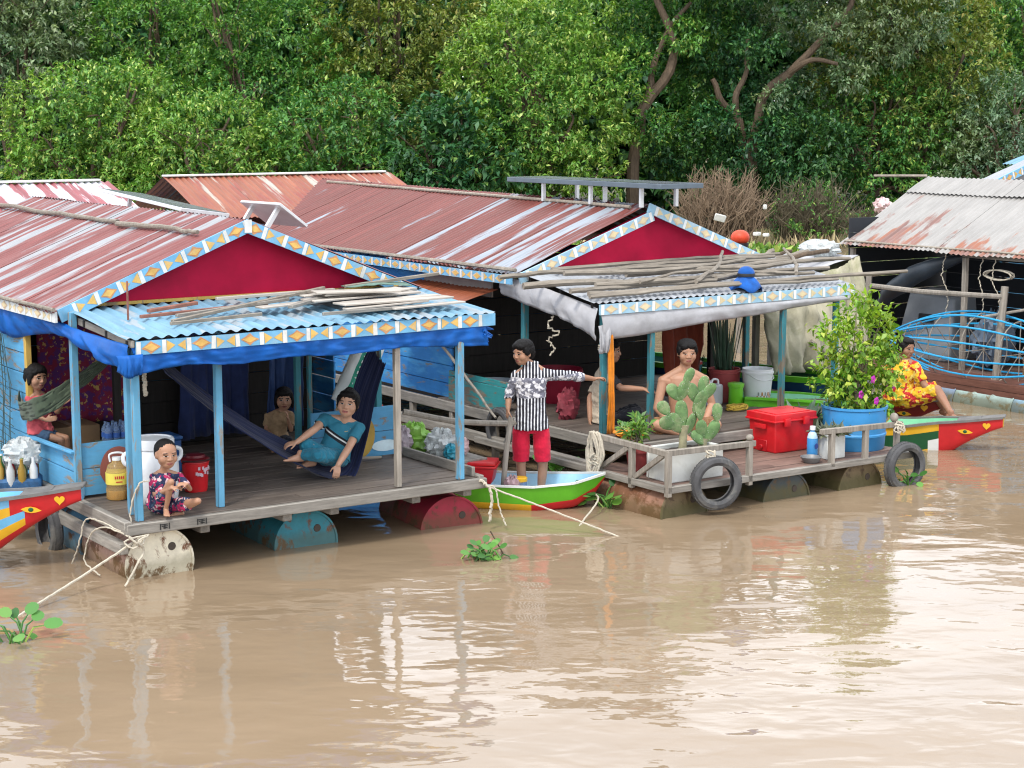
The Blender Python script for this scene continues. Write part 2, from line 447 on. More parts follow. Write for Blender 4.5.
def crown_pts(g, lobes, nspr, gap=.35):
    """sprig points on the uneven shells of lobes, with gaps; returns points and outward directions"""
    P = []; Dn = []
    tot = sum(r[0]*r[1] + r[1]*r[2] + r[0]*r[2] for _, r in lobes)
    for c, r in lobes:
        k = int(nspr*(r[0]*r[1]+r[1]*r[2]+r[0]*r[2])/tot)
        u = rdir(g, k); ph = g.uniform(0, 6.28, 3)
        f = (np.sin(u[:, 0]*5+ph[0])*np.sin(u[:, 1]*5+ph[1]) + np.sin(u[:, 2]*6+ph[2])*np.sin(u[:, 0]*8+ph[1])*.7)
        rad = 1 + .16*f - np.abs(g.normal(size=k))*.16
        keep = (g.uniform(size=k) > gap*(f < -.25)) 
        p = np.array(c) + u*np.array(r)*rad[:, None]
        # leave out what is deep inside another lobe
        ins = np.zeros(k, bool)
        for c2, r2 in lobes:
            if c2 is c: continue
            ins |= (((p-np.array(c2))/np.array(r2))**2).sum(1) < .55
        keep &= ~(ins & (g.uniform(size=k) < .85))
        P.append(p[keep]); Dn.append(unit(u[keep]/np.array(r)))
    return np.concatenate(P), np.concatenate(Dn)
def crown(name, g, lobes, nspr, L, mat, parent, per=7, w=.42, up=.25, droop=.25, gap=.35, spread=.8):
    p, dn = crown_pts(g, lobes, nspr, gap)
    keep = g.uniform(size=len(p)) < .62; p, dn = p[keep], dn[keep]; per = int(per*1.75)
    n = len(p); sd = unit(dn + rdir(g, n)*.5 + np.array([0, 0, up]))
    c = np.repeat(p, per, 0); d = np.repeat(sd, per, 0)
    off = g.uniform(0, 1, n*per)[:, None]*L*np.repeat(g.uniform(1., 2.6, (n, 1)), per, 0)
    ld = unit(d*.55 + rdir(g, n*per)*spread + np.array([0, 0, -droop]))
    c = c + d*(off-.4*L) + rdir(g, n*per)*L*.35
    nr = unit(np.array([0, 0, 1.0]) + rdir(g, n*per)*.55 + d*.35)
    LL = L*g.uniform(.6, 1.25, n*per)
    return leaf_mesh(name, c, ld, nr, LL, LL*w, mat, parent)
def limb_tree(name, label, loc, lobes, trunks, nspr, L, mat, bark, seed, group=None, **kw):
    t = thing(name, label, 'tree', loc, 0, group); g = np.random.default_rng(seed)
    crown('crown', g, lobes, nspr, L, mat, t, **kw)
    mb = MB()
    for pts, r0, r1 in trunks:
        q = spline(pts, 14)
        q = [p + V((fbm(p.x, p.z*1.3, seed), fbm(p.z*1.3, p.y, seed+3), 0))*r0*.7 for p in q]
        mb.tube(q, [lerp(r0, r1, i/14)*(1+.12*fbm(i*.9, seed, 0)) for i in range(15)], 9)
    mb.build('trunk', bark, t)
    return t
def auto_limbs(g, lobes, r=.14):
    """a trunk up the middle and a limb into every lobe"""
    cx = sum(c[0] for c, _ in lobes)/len(lobes); cy = sum(c[1] for c, _ in lobes)/len(lobes)
    fork = (cx*.3, cy*.3, 1.2); out = [([(0, 0, -.5), (.05, 0, .5), fork], r, r*.75)]
    for c, rr in lobes[::max(1, len(lobes)//6)]:
        mid = tuple(lerp(fork[k], c[k], .5) + g.uniform(-.25, .25) for k in range(3))
        out.append(([fork, mid, c, tuple(c[k]+g.uniform(-.3, .3)*rr[k]+(.3*rr[2] if k == 2 else 0) for k in range(3))], r*.5, .014))
        for _ in range(2):
            e = g.normal(size=3); e /= np.linalg.norm(e)
            out.append(([mid, tuple(lerp(mid[k], c[k], .6)+g.uniform(-.2,.2) for k in range(3)), tuple(c[k]+e[k]*rr[k]*.95 for k in range(3))], r*.22, .012))
    return out

M['bark'] = wood('bark', (.115, .082, .055), 2, .55, isl=0)
M['bark_pale'] = wood('bark_pale', (.30, .25, .19), 2, .35, isl=0)
LF = {
 'mid':   leafmat('leaf_mid', (.034, .115, .026), (.15, .36, .07), (.34, .46, .10), .32),
 'light': leafmat('leaf_light', (.070, .175, .026), (.255, .46, .085), (.44, .55, .14), .34, .8),
 'deep':  leafmat('leaf_deep', (.016, .070, .030), (.085, .22, .065), (.2, .34, .08), .25, .93),
 'grey':  leafmat('leaf_grey', (.07, .12, .06), (.24, .34, .18), (.28, .33, .2), .25),
 'olive': leafmat('leaf_olive', (.085, .13, .03), (.28, .36, .075), (.36, .33, .09), .3),
}
def PX(px, Y): return (px-512)*Y/1783
def PZ(py, Y): return 3.4 + (119-py)*Y/1783
def wide(g, w, d, z0, z1, k, cy=0):
    """rounded leaf masses filling a crown w wide, d deep, from z0 to z1; the upper ones stand further back"""
    L = []; n = int(k*2.6 + w*(z1-z0)*.35); H = z1-z0
    for i in range(n):
        q = (i+.5)/n; a = i*2.39996+g.uniform(0, .7); rr = math.sqrt(g.uniform(0, 1))
        f = min(1, max(0, q + g.uniform(-.08, .08))); span = math.sqrt(max(.12, 1-(2*f-.85)**2/1.6))
        r = g.uniform(.55, 1.0)*(.75+.12*w)
        L.append((((rr*math.cos(a))*w*.46*span, cy + d*.5*(f-.45) + rr*math.sin(a)*d*.25, z0+.12*H+.80*H*f), (r*1.15, r*.9, r*.72)))
    return L

# the wood behind the trees of the bank: one mass
g = np.random.default_rng(3)
lob = []
for i in range(46):
    x = -24 + 48*i/45 + g.uniform(-.5, .5); 
    lob.append(((x, 61+g.uniform(-1.5, 3.5), g.uniform(5.6, 7.9)), (1.9*g.uniform(.8, 1.3), 1.6, g.uniform(1.5, 2.3))))
    lob.append(((x+.5, 60+g.uniform(-1.5, 2.5), g.uniform(1.6, 3.8)), (1.8*g.uniform(.8, 1.3), 1.4, g.uniform(1.3, 2.1))))
for i in range(40):
    x = -24 + 48*i/39 + g.uniform(-.5, .5); lob.append(((x, 66+g.uniform(-1, 1), g.uniform(3.5, 4.5)), (1.9, 1.4, 2.2))); lob.append(((x+.6, 66+g.uniform(-1, 1), g.uniform(7, 8)), (1.9, 1.4, 1.8)))
wd = crown('woodland', g, lob, 42000, .42, LF['deep'], None, per=7, w=.5, gap=.0)
tag(wd, None, None, kind='stuff')

# trees of the bank, nearest rows: px centre, width, top and bottom in the picture's angles, distance
TREES = [
 # name, label, px, Y, width m, depth, z0, z1, lobes, leaf, sprigs, leaf length
 ('leafy_tree', 'greyish dark green tree in the top left corner, over a dark hollow', 20, 55, 4.6, 3, 4.1, 8.6, 5, 'grey', 1100, .17),
 ('leafy_tree', 'bright yellow-green bushy tree over the leftmost red roof', 95, 49.5, 4.2, 2.6, .3, 4.9, 6, 'light', 1500, .15),
 ('leafy_tree', 'tall mid green tree rising behind the bushy one on the left', 165, 55, 5.0, 3, 2.2, 9.0, 7, 'mid', 1900, .15),
 ('leafy_tree', 'dense green tree standing between the two rusty back roofs and the sky edge', 262, 52.5, 4.6, 3, .4, 8.6, 8, 'mid', 2200, .15),
 ('leafy_tree', 'low bright green tree directly above the orange rusty roof', 215, 48.5, 3.6, 2.2, .2, 3.9, 5, 'light', 1100, .14),
 ('leafy_tree', 'yellowish tree with pale new leaves near the top centre of the wood', 392, 53.5, 4.4, 3, 2.4, 9.2, 7, 'olive', 1800, .15),
 ('leafy_tree', 'glossy deep green low tree with large leaves beside the big red roof ridge', 455, 48.5, 3.5, 2.2, .2, 3.6, 5, 'deep', 700, .24),
 ('leafy_tree', 'low green tree behind the back end of the long red roof', 338, 48.8, 3.5, 2.3, .2, 4.2, 5, 'mid', 1100, .15),
 ('leafy_tree', 'big domed light green tree hanging out over the solar panel', 540, 49.5, 4.6, 3.2, 1.2, 6.6, 9, 'light', 2700, .15),
 ('leafy_tree', 'mid green tree top seen above the big domed tree', 520, 56, 4.8, 3, 5.0, 9.4, 6, 'mid', 1500, .15),
 ('leafy_tree', 'olive tree with sunlit yellow leaves above the pale tin roof', 910, 52, 5.0, 3, 2.5, 8.4, 8, 'olive', 2200, .15),
 ('leafy_tree', 'mid green tree with low branches right of the brown dry bushes', 870, 51, 3.8, 2.4, .8, 4.6, 6, 'mid', 1500, .14),
 ('leafy_tree', 'pale feathery grey-green tree in the far right corner', 1000, 50, 3.2, 2.2, .4, 4.4, 6, 'grey', 1300, .13),
 ('leafy_tree', 'tall green tree closing the wood at the top right edge', 1040, 55, 4.6, 3, 2.2, 8.8, 7, 'mid', 1700, .15),
]
for i, (nm, lb, px, Y, wd_, dp, z0, z1, k, lf, ns, L) in enumerate(TREES):
    g = np.random.default_rng(50+i)
    lob = wide(g, wd_, dp, z0, z1, k)
    limb_tree(nm, lb, (PX(px, Y), Y, 0), lob, auto_limbs(g, lob, .15), int(ns*3.1), L*1.02, LF[lf], M['bark'], 50+i, 'trees along the river bank')
# three trees whose trunks show against the dark of the wood
Y = 50.2
def tp(px, py, dy=0, x0=0): return (PX(px, Y)-x0, dy, PZ(py, Y))
x0 = PX(640, Y)
limb_tree('crooked_tree', 'crooked brown trunk tree with an S bend, right of the domed tree', (x0, Y, 0),
  [(tp(622, 8, 1.9, x0), (1.4, 1.2, .9)), (tp(697, 20, 1.8, x0), (1.3, 1.1, 1.0)), (tp(655, -70, .6, x0), (2.2, 1.6, 1.2)), (tp(700, 75, 2.2, x0), (1.0, .8, .8)), (tp(690, 150, 1.5, x0), (1.2, .8, 1.0)), (tp(652, 128, -.4, x0), (.55, .35, .35)), (tp(682, 38, -.3, x0), (.5, .35, .4)), (tp(628, 60, -.2, x0), (.6, .4, .5))],
  [([tp(632, 232, 0, x0), tp(634, 150, 0, x0), tp(645, 100, 0, x0), tp(668, 72, .1, x0), tp(670, 45, .2, x0), tp(660, 10, .3, x0), tp(655, -40, .5, x0)], .19, .08),
   ([tp(645, 100, 0, x0), tp(652, 65, .3, x0), tp(667, 30, .4, x0), tp(690, 5, .5, x0)], .11, .05)], 4600, .15, LF['mid'], M['bark'], 81, 'trees along the river bank')
x0 = PX(735, Y)
limb_tree('forked_tree', 'dark leafy tree with two short forked limbs above the dry bushes', (x0, Y, 0),
  [(tp(720, 40, 1.9, x0), (1.4, 1.2, 1.2)), (tp(775, 100, 1.2, x0), (.8, .7, .7)), (tp(712, 118, -.6, x0), (.5, .35, .3)), (tp(752, 50, -.5, x0), (.6, .4, .35)), (tp(770, 128, -.6, x0), (.55, .4, .3)), (tp(800, 150, -.4, x0), (1.5, .9, 1.0)), (tp(700, 150, 1.2, x0), (1.2, .9, .8)), (tp(760, 150, .2, x0), (1.2, .9, .8)), (tp(730, -40, .4, x0), (2.2, 1.4, 1.2))],
  [([tp(765, 235, .4, x0), tp(750, 170, .4, x0), tp(735, 120, .2, x0), tp(718, 100, .1, x0), tp(709, 80, 0, x0)], .17, .07),
   ([tp(735, 120, .2, x0), tp(733, 100, .1, x0), tp(742, 75, .1, x0), tp(744, 40, .1, x0)], .11, .05)], 5000, .16, LF['deep'], M['bark'], 82, 'trees along the river bank')
x0 = PX(800, Y)
limb_tree('leaning_tree', 'tree with a long leaning brown limb under pale grey-green leaves', (x0, Y, 0),
  [(tp(862, 42, .4, x0), (1.4, 1.0, .8)), (tp(800, 5, 1.9, x0), (1.6, 1.2, 1.0)), (tp(895, 15, .3, x0), (1.5, 1.2, 1.0)), (tp(815, 100, 1.6, x0), (1.3, 1.0, .9)), (tp(822, 30, -.8, x0), (.55, .4, .3)), (tp(768, 98, -.6, x0), (.4, .3, .25)), (tp(845, 78, -.5, x0), (.6, .4, .3)), (tp(840, -50, .4, x0), (2.4, 1.6, 1.3))],
  [([tp(748, 240, .2, x0), tp(752, 160, .2, x0), tp(757, 105, 0, x0), tp(782, 75, -.1, x0), tp(806, 52, -.2, x0), tp(838, 15, -.2, x0), tp(850, -30, 0, x0)], .17, .07),
   ([tp(782, 75, -.1, x0), tp(805, 62, -.4, x0), tp(830, 66, -.6, x0)], .1, .05)], 4600, .135, LF['grey'], M['bark'], 83, 'trees along the river bank')

# dry twiggy bushes on the bank
M['twig'] = plain('dry_twig', (.25, .18, .12), .9, .3, 3, isl=.6)
M['twig_dark'] = plain('dark_twig', (.13, .11, .07), .9, .3, 3, isl=.6)
def dry_bush(label, px, Y, w, h, n, mat, seed, leaves=None):
    t = thing('dry_bush', label, 'bush', (PX(px, Y), Y, .1), 0, 'dry bushes on the bank')
    rg = random.Random(seed); mb = MB()
    for i in range(n):
        a = rg.uniform(0, 6.28); q = rg.uniform(.1, 1); l = h*rg.uniform(.55, 1.08)*(1-.35*q*q)
        b0 = V((rg.uniform(-.35, .35)*w, rg.uniform(-.3, .3), 0)); e = b0 + V((math.cos(a)*q*w*.5, math.sin(a)*q*.8, l))
        mid = b0.lerp(e, .5) + V((rg.uniform(-.1, .1), 0, .12*l))
        mb.tube([b0, mid, e], [.014, .011, .005], 3, cap=False)
        for _ in range(4):
            s = rg.uniform(.3, .9); p = (mid.lerp(e, (s-.5)*2) if s > .5 else b0.lerp(mid, s*2))
            mb.tube([p, p + V((rg.uniform(-.3, .3), rg.uniform(-.2, .2), rg.uniform(.05, .35)))], [.008, .004], 3, cap=False)
    mb.build('twigs', mat, t, smooth=False)
    if leaves:
        g = np.random.default_rng(seed); crown('leaves', g, [((0, 0, h*.45), (w*.45, .7, h*.5))], leaves, .09, LF['mid'], t, per=4)
dry_bush('big grey-brown dry bush with bare twigs behind the right red gable', 722, 47.5, 2.2, 2.0, 380, M['twig'], 1)
dry_bush('darker olive dry bush standing under the trees right of the grey-brown one', 806, 48, 2.2, 1.7, 240, M['twig_dark'], 2, 520)
dry_bush('brown dry bush leaning beside the pale tin roof', 872, 47.5, 1.4, 1.0, 170, M['twig_dark'], 3, 260)
dry_bush('pale tan tufty bush beyond the ridge of the pale tin roof', 955, 47, 1.9, 1.5, 240, M['twig'], 4, 420)

# floating green weed along the bank
g = np.random.default_rng(9)
n = 5200; x = g.uniform(-20, 20, n); y = g.uniform(43, 47.5, n)
k = (np.sin(x*1.3)+np.sin(x*.47+2)+np.sin(y*2.1+x)) > .1
x, y = x[k], y[k]; n = len(x)
c = np.stack([x, y, np.full(n, .02)], 1); c = np.repeat(c, 3, 0) + g.normal(size=(n*3, 3))*[.08, .08, .0]
d = unit(rdir(g, n*3)*.6 + [0, 0, .9]); LL = g.uniform(.12, .34, n*3)
tag(leaf_mesh('water_weed', c, d, unit(rdir(g, n*3)+[0, -.4, .6]), LL, LL*.55, LF['light']), None, None, kind='stuff')
g = np.random.default_rng(10)
n = 5000; x = g.uniform(-20, 20, n); y = g.uniform(46, 50, n); c = np.stack([x, y, .02+.05*(y-46)], 1)
LL = g.uniform(.15, .5, n)
tag(leaf_mesh('dry_grass', c, unit(rdir(g, n)*.5+[0, 0, .8]), rdir(g, n), LL, LL*.12, plain('dry_grass_blade', (.36, .29, .16), .9, .3, 2, isl=.5)), None, None, kind='stuff')
# ---------------------------------------------------------------- materials of the houses
BLUE = (.10, .33, .55); TEAL = (.07, .30, .36)
M['blue_u'] = wood('blue_boards_along_front', (.25, .22, .18), 0, .35, BLUE, .22, isl=.35)
M['blue_v'] = wood('blue_boards_along_side', (.25, .22, .18), 1, .35, BLUE, .25, isl=.35)
M['deepblue_v'] = wood('deep_blue_boards', (.2, .2, .2), 1, .3, (.035, .22, .55), .28, isl=.4, paint2=(.07, .32, .62))
M['blue_post'] = wood('blue_post', (.25, .23, .2), 2, .3, (.115, .33, .50), .42, isl=0)
M['teal_post'] = wood('teal_post', (.2, .17, .13), 2, .3, (.05, .22, .26), .42, isl=0)
M['teal_v'] = wood('teal_boards', (.2, .16, .12), 1, .3, (.035, .27, .28), .4, isl=.3)
M['yellow_post'] = wood('yellow_post', (.25, .18, .1), 2, .3, (.50, .33, .08), .35, isl=0)
M['grey_u'] = wood('grey_beam_along_front', (.27, .25, .22), 0, .4)
M['grey_v'] = wood('grey_beam_along_side', (.27, .25, .22), 1, .4)
M['grey_z'] = wood('grey_post', (.30, .27, .23), 2, .4)
M['deck_v'] = wood('deck_boards', (.125, .102, .085), 0, .4, isl=.4, rough=.6)
M['deck_b'] = wood('deck_boards_reddish', (.19, .12, .095), 0, .4, isl=.45, rough=.6)
M['shade_wood'] = wood('shade_toned_wood', (.022, .019, .017), 2, .4)  # near-black base colour: the shade under the roofs is put into the wood tone
M['crimson'] = plain('crimson_panel', (.36, .006, .036), .6, .2, 2.5, dirt=(.25, .008, .028), dirt_amt=.7, spec=.12)
M['f_blue'] = plain('fascia_blue', (.15, .39, .60), .6, .2, 8, dirt=(.36, .42, .42), dirt_amt=.6)
M['f_white'] = plain('fascia_white', (.66, .67, .65), .6, .15, 8, dirt=(.4, .4, .36), dirt_amt=.6)
M['f_yel'] = plain('fascia_yellow', (.64, .40, .11), .6, .2, 12, dirt=(.5, .45, .33), dirt_amt=.5)
M['f_org'] = plain('fascia_orange', (.52, .25, .11), .6, .2, 12, dirt=(.5, .4, .3), dirt_amt=.5)
M['p_blue'] = plain('faded_fascia_blue', (.30, .50, .63), .6, .15, 8, dirt=(.6, .62, .6), dirt_amt=.6)
M['p_white'] = plain('faded_fascia_white', (.75, .77, .75), .6, .1, 8)
M['p_yel'] = plain('faded_fascia_cream', (.68, .56, .33), .6, .15, 12, dirt=(.6, .62, .6), dirt_amt=.5)
M['p_org'] = plain('faded_fascia_tan', (.60, .46, .33), .6, .15, 12, dirt=(.6, .62, .6), dirt_amt=.5)
FA = [M['f_blue'], M['f_white'], M['f_yel'], M['f_org']]; FB = [M['p_blue'], M['p_white'], M['p_yel'], M['p_org']]
M['roofA'] = roofing('faded_red_roof', (.20, .062, .058), (.36, .37, .39), .30, (3.6, .34), (.22, .085, .08), rough=.55, sharp=.07, fine=.6)
M['roofB'] = roofing('rusty_red_roof', (.175, .052, .043), (.34, .38, .43), .17, (3.6, .3), (.16, .055, .045), gradient=(.2, 3.2, .22), fine=.5, rough=.45)
M['roofC'] = roofing('orange_rust_roof', (.29, .10, .055), (.46, .42, .36), .40, (4.2, .4), (.26, .07, .05))
M['roofD'] = roofing('pale_tin_roof', (.22, .12, .10), (.36, .345, .325), .71, (2.2, .6), (.30, .12, .07), gradient=(1.7, .6, -.13, 1), rough=.45)
M['awnA'] = roofing('pale_blue_roof', (.16, .31, .42), (.33, .39, .43), .45, (4, 1), (.12, .26, .37), rough=.6)
M['awnB'] = roofing('zinc_roof', (.45, .38, .34), (.38, .40, .43), .85, (3, 1))
M['rustsheet'] = roofing('rust_sheet', (.26, .075, .035), (.5, .42, .3), .3, (3, 1))
M['tarp_blue'] = plain('blue_tarpaulin', (.004, .092, .38), .5, .25, 5, dirt=(.02, .12, .36), dirt_amt=.4, bmp=.2, spec=.25)
M['canvas'] = plain('grey_canvas', (.42, .42, .44), .8, .15, 4, dirt=(.22, .21, .2), dirt_amt=.45, bmp=.3)
M['rope'] = plain('rope', (.50, .45, .36), .9, .2, 30, bmp=.6)
M['dark_rope'] = plain('dark_rope', (.06, .055, .05), .9, .2, 30)
M['stick'] = wood('weathered_pole', (.28, .245, .20), 0, .45, isl=.6)
M['panel_metal'] = plain('aluminium', (.62, .63, .64), .4, .1, 6, metal=.5)
M['pv'] = plain('solar_cells', (.02, .03, .05), .2, .3, 3, spec=.6)
M['navy'] = clothmat('navy_cloth', (.022, .035, .11), .85, .3)

def boards_v(mb, u, v0, v1, z0, z1, h=.16, th=.02, mat=0, lap=.006, seed=0):
    rg = random.Random(seed); z = z0; k = 0
    while z < z1-.01:
        hh = min(h, z1-z); mb.box((u + (k % 2)*lap, (v0+v1)/2, z+hh/2), (th, v1-v0-rg.uniform(0, .01), hh-.006), mat); z += hh; k += 1
def boards_u(mb, v, u0, u1, z0, z1, h=.16, th=.02, mat=0, lap=.006, seed=0):
    rg = random.Random(seed); z = z0; k = 0
    while z < z1-.01:
        hh = min(h, z1-z); mb.box(((u0+u1)/2, v + (k % 2)*lap, z+hh/2), (u1-u0-rg.uniform(0, .01), th, hh-.006), mat); z += hh; k += 1
def decking(mb, u0, u1, v0, v1, z, w=.13, th=.03, mat=0, seed=0):
    """planks across the front, top at z"""
    rg = random.Random(seed); v = v0
    while v < v1-.02:
        ww = min(w*rg.uniform(.85, 1.15), v1-v); cut = rg.uniform(.3, .7)*(u1-u0)+u0
        for a, b in ((u0, cut), (cut+.004, u1)):
            dz = rg.uniform(-.003, .003); mb.box(((a+b)/2, v+ww/2, z-th/2+dz), (b-a, ww-.007, th), mat)
        v += ww
def half_gable(mb, u0, u1, z, ua, za, v, th=.02, mat=0):
    mb.poly([(u0, v, z), (u1, v, z), (ua, v, za)], th, (0, 1, 0), mat)

# ================================================================ HOUSE A (nearest, left)
hA = thing('floating_house', 'near floating house with blue tarp porch, crimson gable and streaked faded red roof', 'house', A(0, 0, 0), TH, 'floating houses')
Z = .44
mb = MB(); decking(mb, .02, 3.08, .03, 2.9, Z, seed=1); mb.build('deck', M['deck_v'], hA, bevel=.003)
mb = MB(); mb.beam((-.04, 0, Z-.045), (3.14, 0, Z-.05), .05, .085); mb.build('front_beam', M['grey_u'], hA, bevel=.006)
mb = MB(); mb.beam((-.03, -.02, Z-.03), (-.03, 6.2, Z-.03), .06, .10); mb.beam((-.05, .02, Z-.19), (-.05, 6.0, Z-.19), .07, .085); mb.build('side_beam', M['grey_v'], hA, bevel=.006)
mb = MB()
for u in (.62, 1.32, 1.74, 2.5, 3.0): mb.beam((u, .06, Z-.125), (u, 6, Z-.125), .08, .07)
mb.beam((3.1, 0, Z-.03), (3.1, 6.2, Z-.03), .05, .09); mb.build('joist', M['grey_v'], hA, bevel=.006)
mb = MB(); mb.box((1.55, 4.5, Z-.02), (3.05, 3.2, .03)); mb.build('inner_floor', M['shade_wood'], hA)
POSTS = [(.09, .06, .055, 'blue_post', Z, 1.80), (.135, .30, .055, 'blue_post', Z, 1.83), (.80, .17, .055, 'blue_post', Z, 1.82), (2.32, .05, .05, 'grey_z', Z, 1.80),
         (2.905, .03, .058, 'blue_post', Z, 1.82), (0, 1.05, .055, 'blue_post', Z, 1.92), (.0, 2.1, .05, 'yellow_post', Z, 1.95), (2.83, 1.25, .055, 'teal_post', Z, 1.95),
         (2.20, 1.55, .05, 'teal_post', Z, 1.95), (2.42, 1.75, .04, 'teal_post', Z, 1.95), (.74, 2.05, .06, 'shade_wood', Z, 2.1)]
for u, v, w_, mt, z0, z1 in POSTS:
    mb = MB(); mb.beam((u, v, z0), (u+rnd.uniform(-.008, .008), v, z1), w_, w_, up=(0, 1, 0)); mb.build('post', M[mt], hA, bevel=.005)
mb = MB(); boards_v(mb, 0, 1.08, 2.08, Z+.02, .80, .185, .022); mb.beam((-.03, 1.05, .815), (-.03, 2.1, .795), .05, .02); mb.build('low_wall', M['blue_v'], hA, bevel=.003)
mb = MB(); boards_u(mb, 1.06, .03, .56, Z+.02, .88, .215, .022)
def blob(mb, cu, cz, ru, rz, v, mat, n=26, seed=0, e=.003):
    mb.poly([(cu+ru*math.cos(6.283*i/n)*(1+.06*fbm(i*.4, seed, 0)), v, cz+rz*math.sin(6.283*i/n)) for i in range(n)], e, (0, -1, 0), mat)
blob(mb, .33, .66, .15, .17, 1.047, 1); mb.build('low_wall', [M['blue_u'], plain('mural_brown', (.28, .09, .07), .7)], hA, bevel=0)
mb = MB(); boards_u(mb, 1.22, 2.15, 2.98, Z+.02, .90, .22, .022)
blob(mb, 2.62, .66, .15, .20, 1.207, 2); blob(mb, 2.40, .60, .15, .16, 1.205, 1, seed=3); blob(mb, 2.60, .77, .022, .022, 1.2035, 3); blob(mb, 2.46, .575, .018, .018, 1.2015, 3)
blob(mb, 2.88, .55, .14, .05, 1.207, 3, seed=4)
mb.build('low_wall', [M['blue_u'], plain('mural_purple', (.20, .07, .09), .7), plain('mural_ochre', (.42, .27, .05), .7), plain('mural_pale', (.55, .68, .72), .7)], hA)
mb = MB(); mb.beam((3.06, .06, Z+.04), (3.06, 1.2, Z+.04), .03, .08); mb.build('kickboard', M['grey_v'], hA, bevel=.004)
mb = MB(); boards_v(mb, -.01, 2.13, 6.2, Z+.02, 1.92, .17, .02, seed=2); mb.build('side_wall', M['blue_v'], hA, bevel=.003)
mb = MB(); boards_v(mb, 3.08, 2.5, 6.2, Z+.02, 1.95, .17, .02, seed=2); mb.build('side_wall', M['deepblue_v'], hA, bevel=.003)
mb = MB(); boards_u(mb, 2.9, .02, 3.05, Z, 2.0, .2, .02); mb.build('inner_wall', M['shade_wood'], hA)
mb = MB(); boards_u(mb, 6.2, .02, 3.05, Z, 1.95, .2, .02); mb.build('back_wall', M['blue_u'], hA)
# gable, roof, awning
ZA, ZE, UR = 2.575, 1.915, 1.54
mb = MB(); half_gable(mb, -.02, 3.1, 1.93, UR, ZA-.04, 1.26); mb.beam((.1, 1.25, 1.945), (3.0, 1.25, 1.95), .03, .025, 1)
mb.build('gable', [M['crimson'], M['yellow_post']], hA)
mb = MB(); half_gable(mb, -.02, 3.1, 1.93, UR, ZA-.03, 6.15); mb.build('gable', M['crimson'], hA)
mb = MB(); corrugated(mb, (UR, 1.12, ZA+.01), (0, 5.2, 0), (-1.68, 0, -.675), .08, .009, seed=4); mb.build('roof', M['roofA'], hA, ang=60)
mb = MB(); corrugated(mb, (UR, 1.12, ZA+.01), (0, 5.2, 0), (1.66, 0, -.65), .08, .009, seed=6); mb.build('roof', M['roofA'], hA, ang=60)
nrm = (0, -1, 0)
mb = MB(); fascia(mb, (UR, 1.105, ZA+.012), (-.10, 1.105, ZE+.02), nrm, .105, .02, start=.02, seed=1); mb.box((UR-.005, 1.093, ZA-.045), (.062, .012, .105), 1)
mb.build('rake_board', FA, hA, smooth=False)
mb = MB(); fascia(mb, (3.16, 1.105, ZE+.03), (UR, 1.105, ZA+.008), nrm, .105, .02, start=-.05, seed=2); mb.build('rake_board', FA, hA, smooth=False)
mb = MB(); fascia(mb, (-.115, 6.3, ZE+.005), (-.115, 1.12, ZE+.005), (-1, 0, 0), .085, .02, start=-.1, seed=3)
mb.build('eave_board', [M['f_white'], M['f_white'], plain('eave_cream', (.68, .55, .33), .6), plain('eave_tan', (.62, .45, .3), .6)], hA, smooth=False)
mb = MB(); mb.tube([(-.13, 1.1+i*.5, ZE+.025+.006*fbm(i, 3, 1)) for i in range(11)], .016, 7); mb.build('eave_pole', M['stick'], hA)
mb = MB(); corrugated(mb, (.0, 1.23, 1.925), (3.22, 0, 0), (0, -1.26, -.11), .10, .0105, .95, .02, seed=9, sag=.014, per=10); mb.build('awning', M['awnA'], hA, ang=60)
mb = MB()
for v, z in ((.05, 1.77), (.45, 1.805), (.9, 1.84)): mb.beam((.03, v, z), (3.15, v, z), .04, .05)
for u in (.3, 1.1, 1.9, 2.7): mb.beam((u, .02, 1.725), (u, 1.2, 1.82), .04, .05)
mb.build('rafter', M['shade_wood'], hA)
mb = MB(); mb.beam((.05, 1.62, 1.885), (.05, -.02, 1.775), .03, .055); mb.build('awning_edge', M['grey_v'], hA, bevel=.004)
mb = MB(); fascia(mb, (.07, -.03, 1.795), (3.22, -.03, 1.812), nrm, .10, .02, start=.0, seed=5); mb.build('awning_board', FA, hA, smooth=False)
mb = MB()
drape(mb, [(.04, 0, 1.76), (.8, .01, 1.76), (1.6, 0, 1.765), (2.4, .01, 1.77), (3.12, 0, 1.79)], [(.1, -.01, 1.555), (.5, .0, 1.59), (.9, .0, 1.565), (1.4, 0, 1.585), (1.8, 0, 1.565), (2.3, 0, 1.585), (2.7, 0, 1.565), (3.16, -.02, 1.545)], 170, 14, .013, 1, belly=.012)
mb.build('tarp_valance', M['tarp_blue'], hA, solid=.004)
mb = MB()
drape(mb, [(-.05, 2.75, 1.90), (-.05, 2.3, 1.90), (-.05, 1.6, 1.86), (-.02, .8, 1.80), (.02, .0, 1.77)], [(-.05, 2.75, 1.62), (-.05, 2.3, 1.60), (-.03, 1.75, 1.68), (-.02, 1.25, 1.72), (-.02, .75, 1.655), (-.02, .3, 1.60), (.07, -.03, 1.57)], 90, 9, .014, 2, out=(-1, 0, 0), belly=.035)
drape(mb, [(-.05, .05, 1.69), (.0, -.04, 1.70), (.12, -.035, 1.70)], [(-.04, .06, 1.57), (.0, -.04, 1.53), (.10, -.035, 1.55)], 24, 6, .012, 8, belly=.02)
mb.build('tarp_valance', M['tarp_blue'], hA, solid=.004)
mb = MB()   # ragged end of the tarp at the right
for i in range(26): 
    a = V((3.1+rnd.uniform(0, .06), rnd.uniform(-.03, .03), 1.6+rnd.uniform(0, .1))); mb.tube([a, a+V((rnd.uniform(.03, .09), 0, rnd.uniform(-.04, .02)))], [.014, .004], 5)
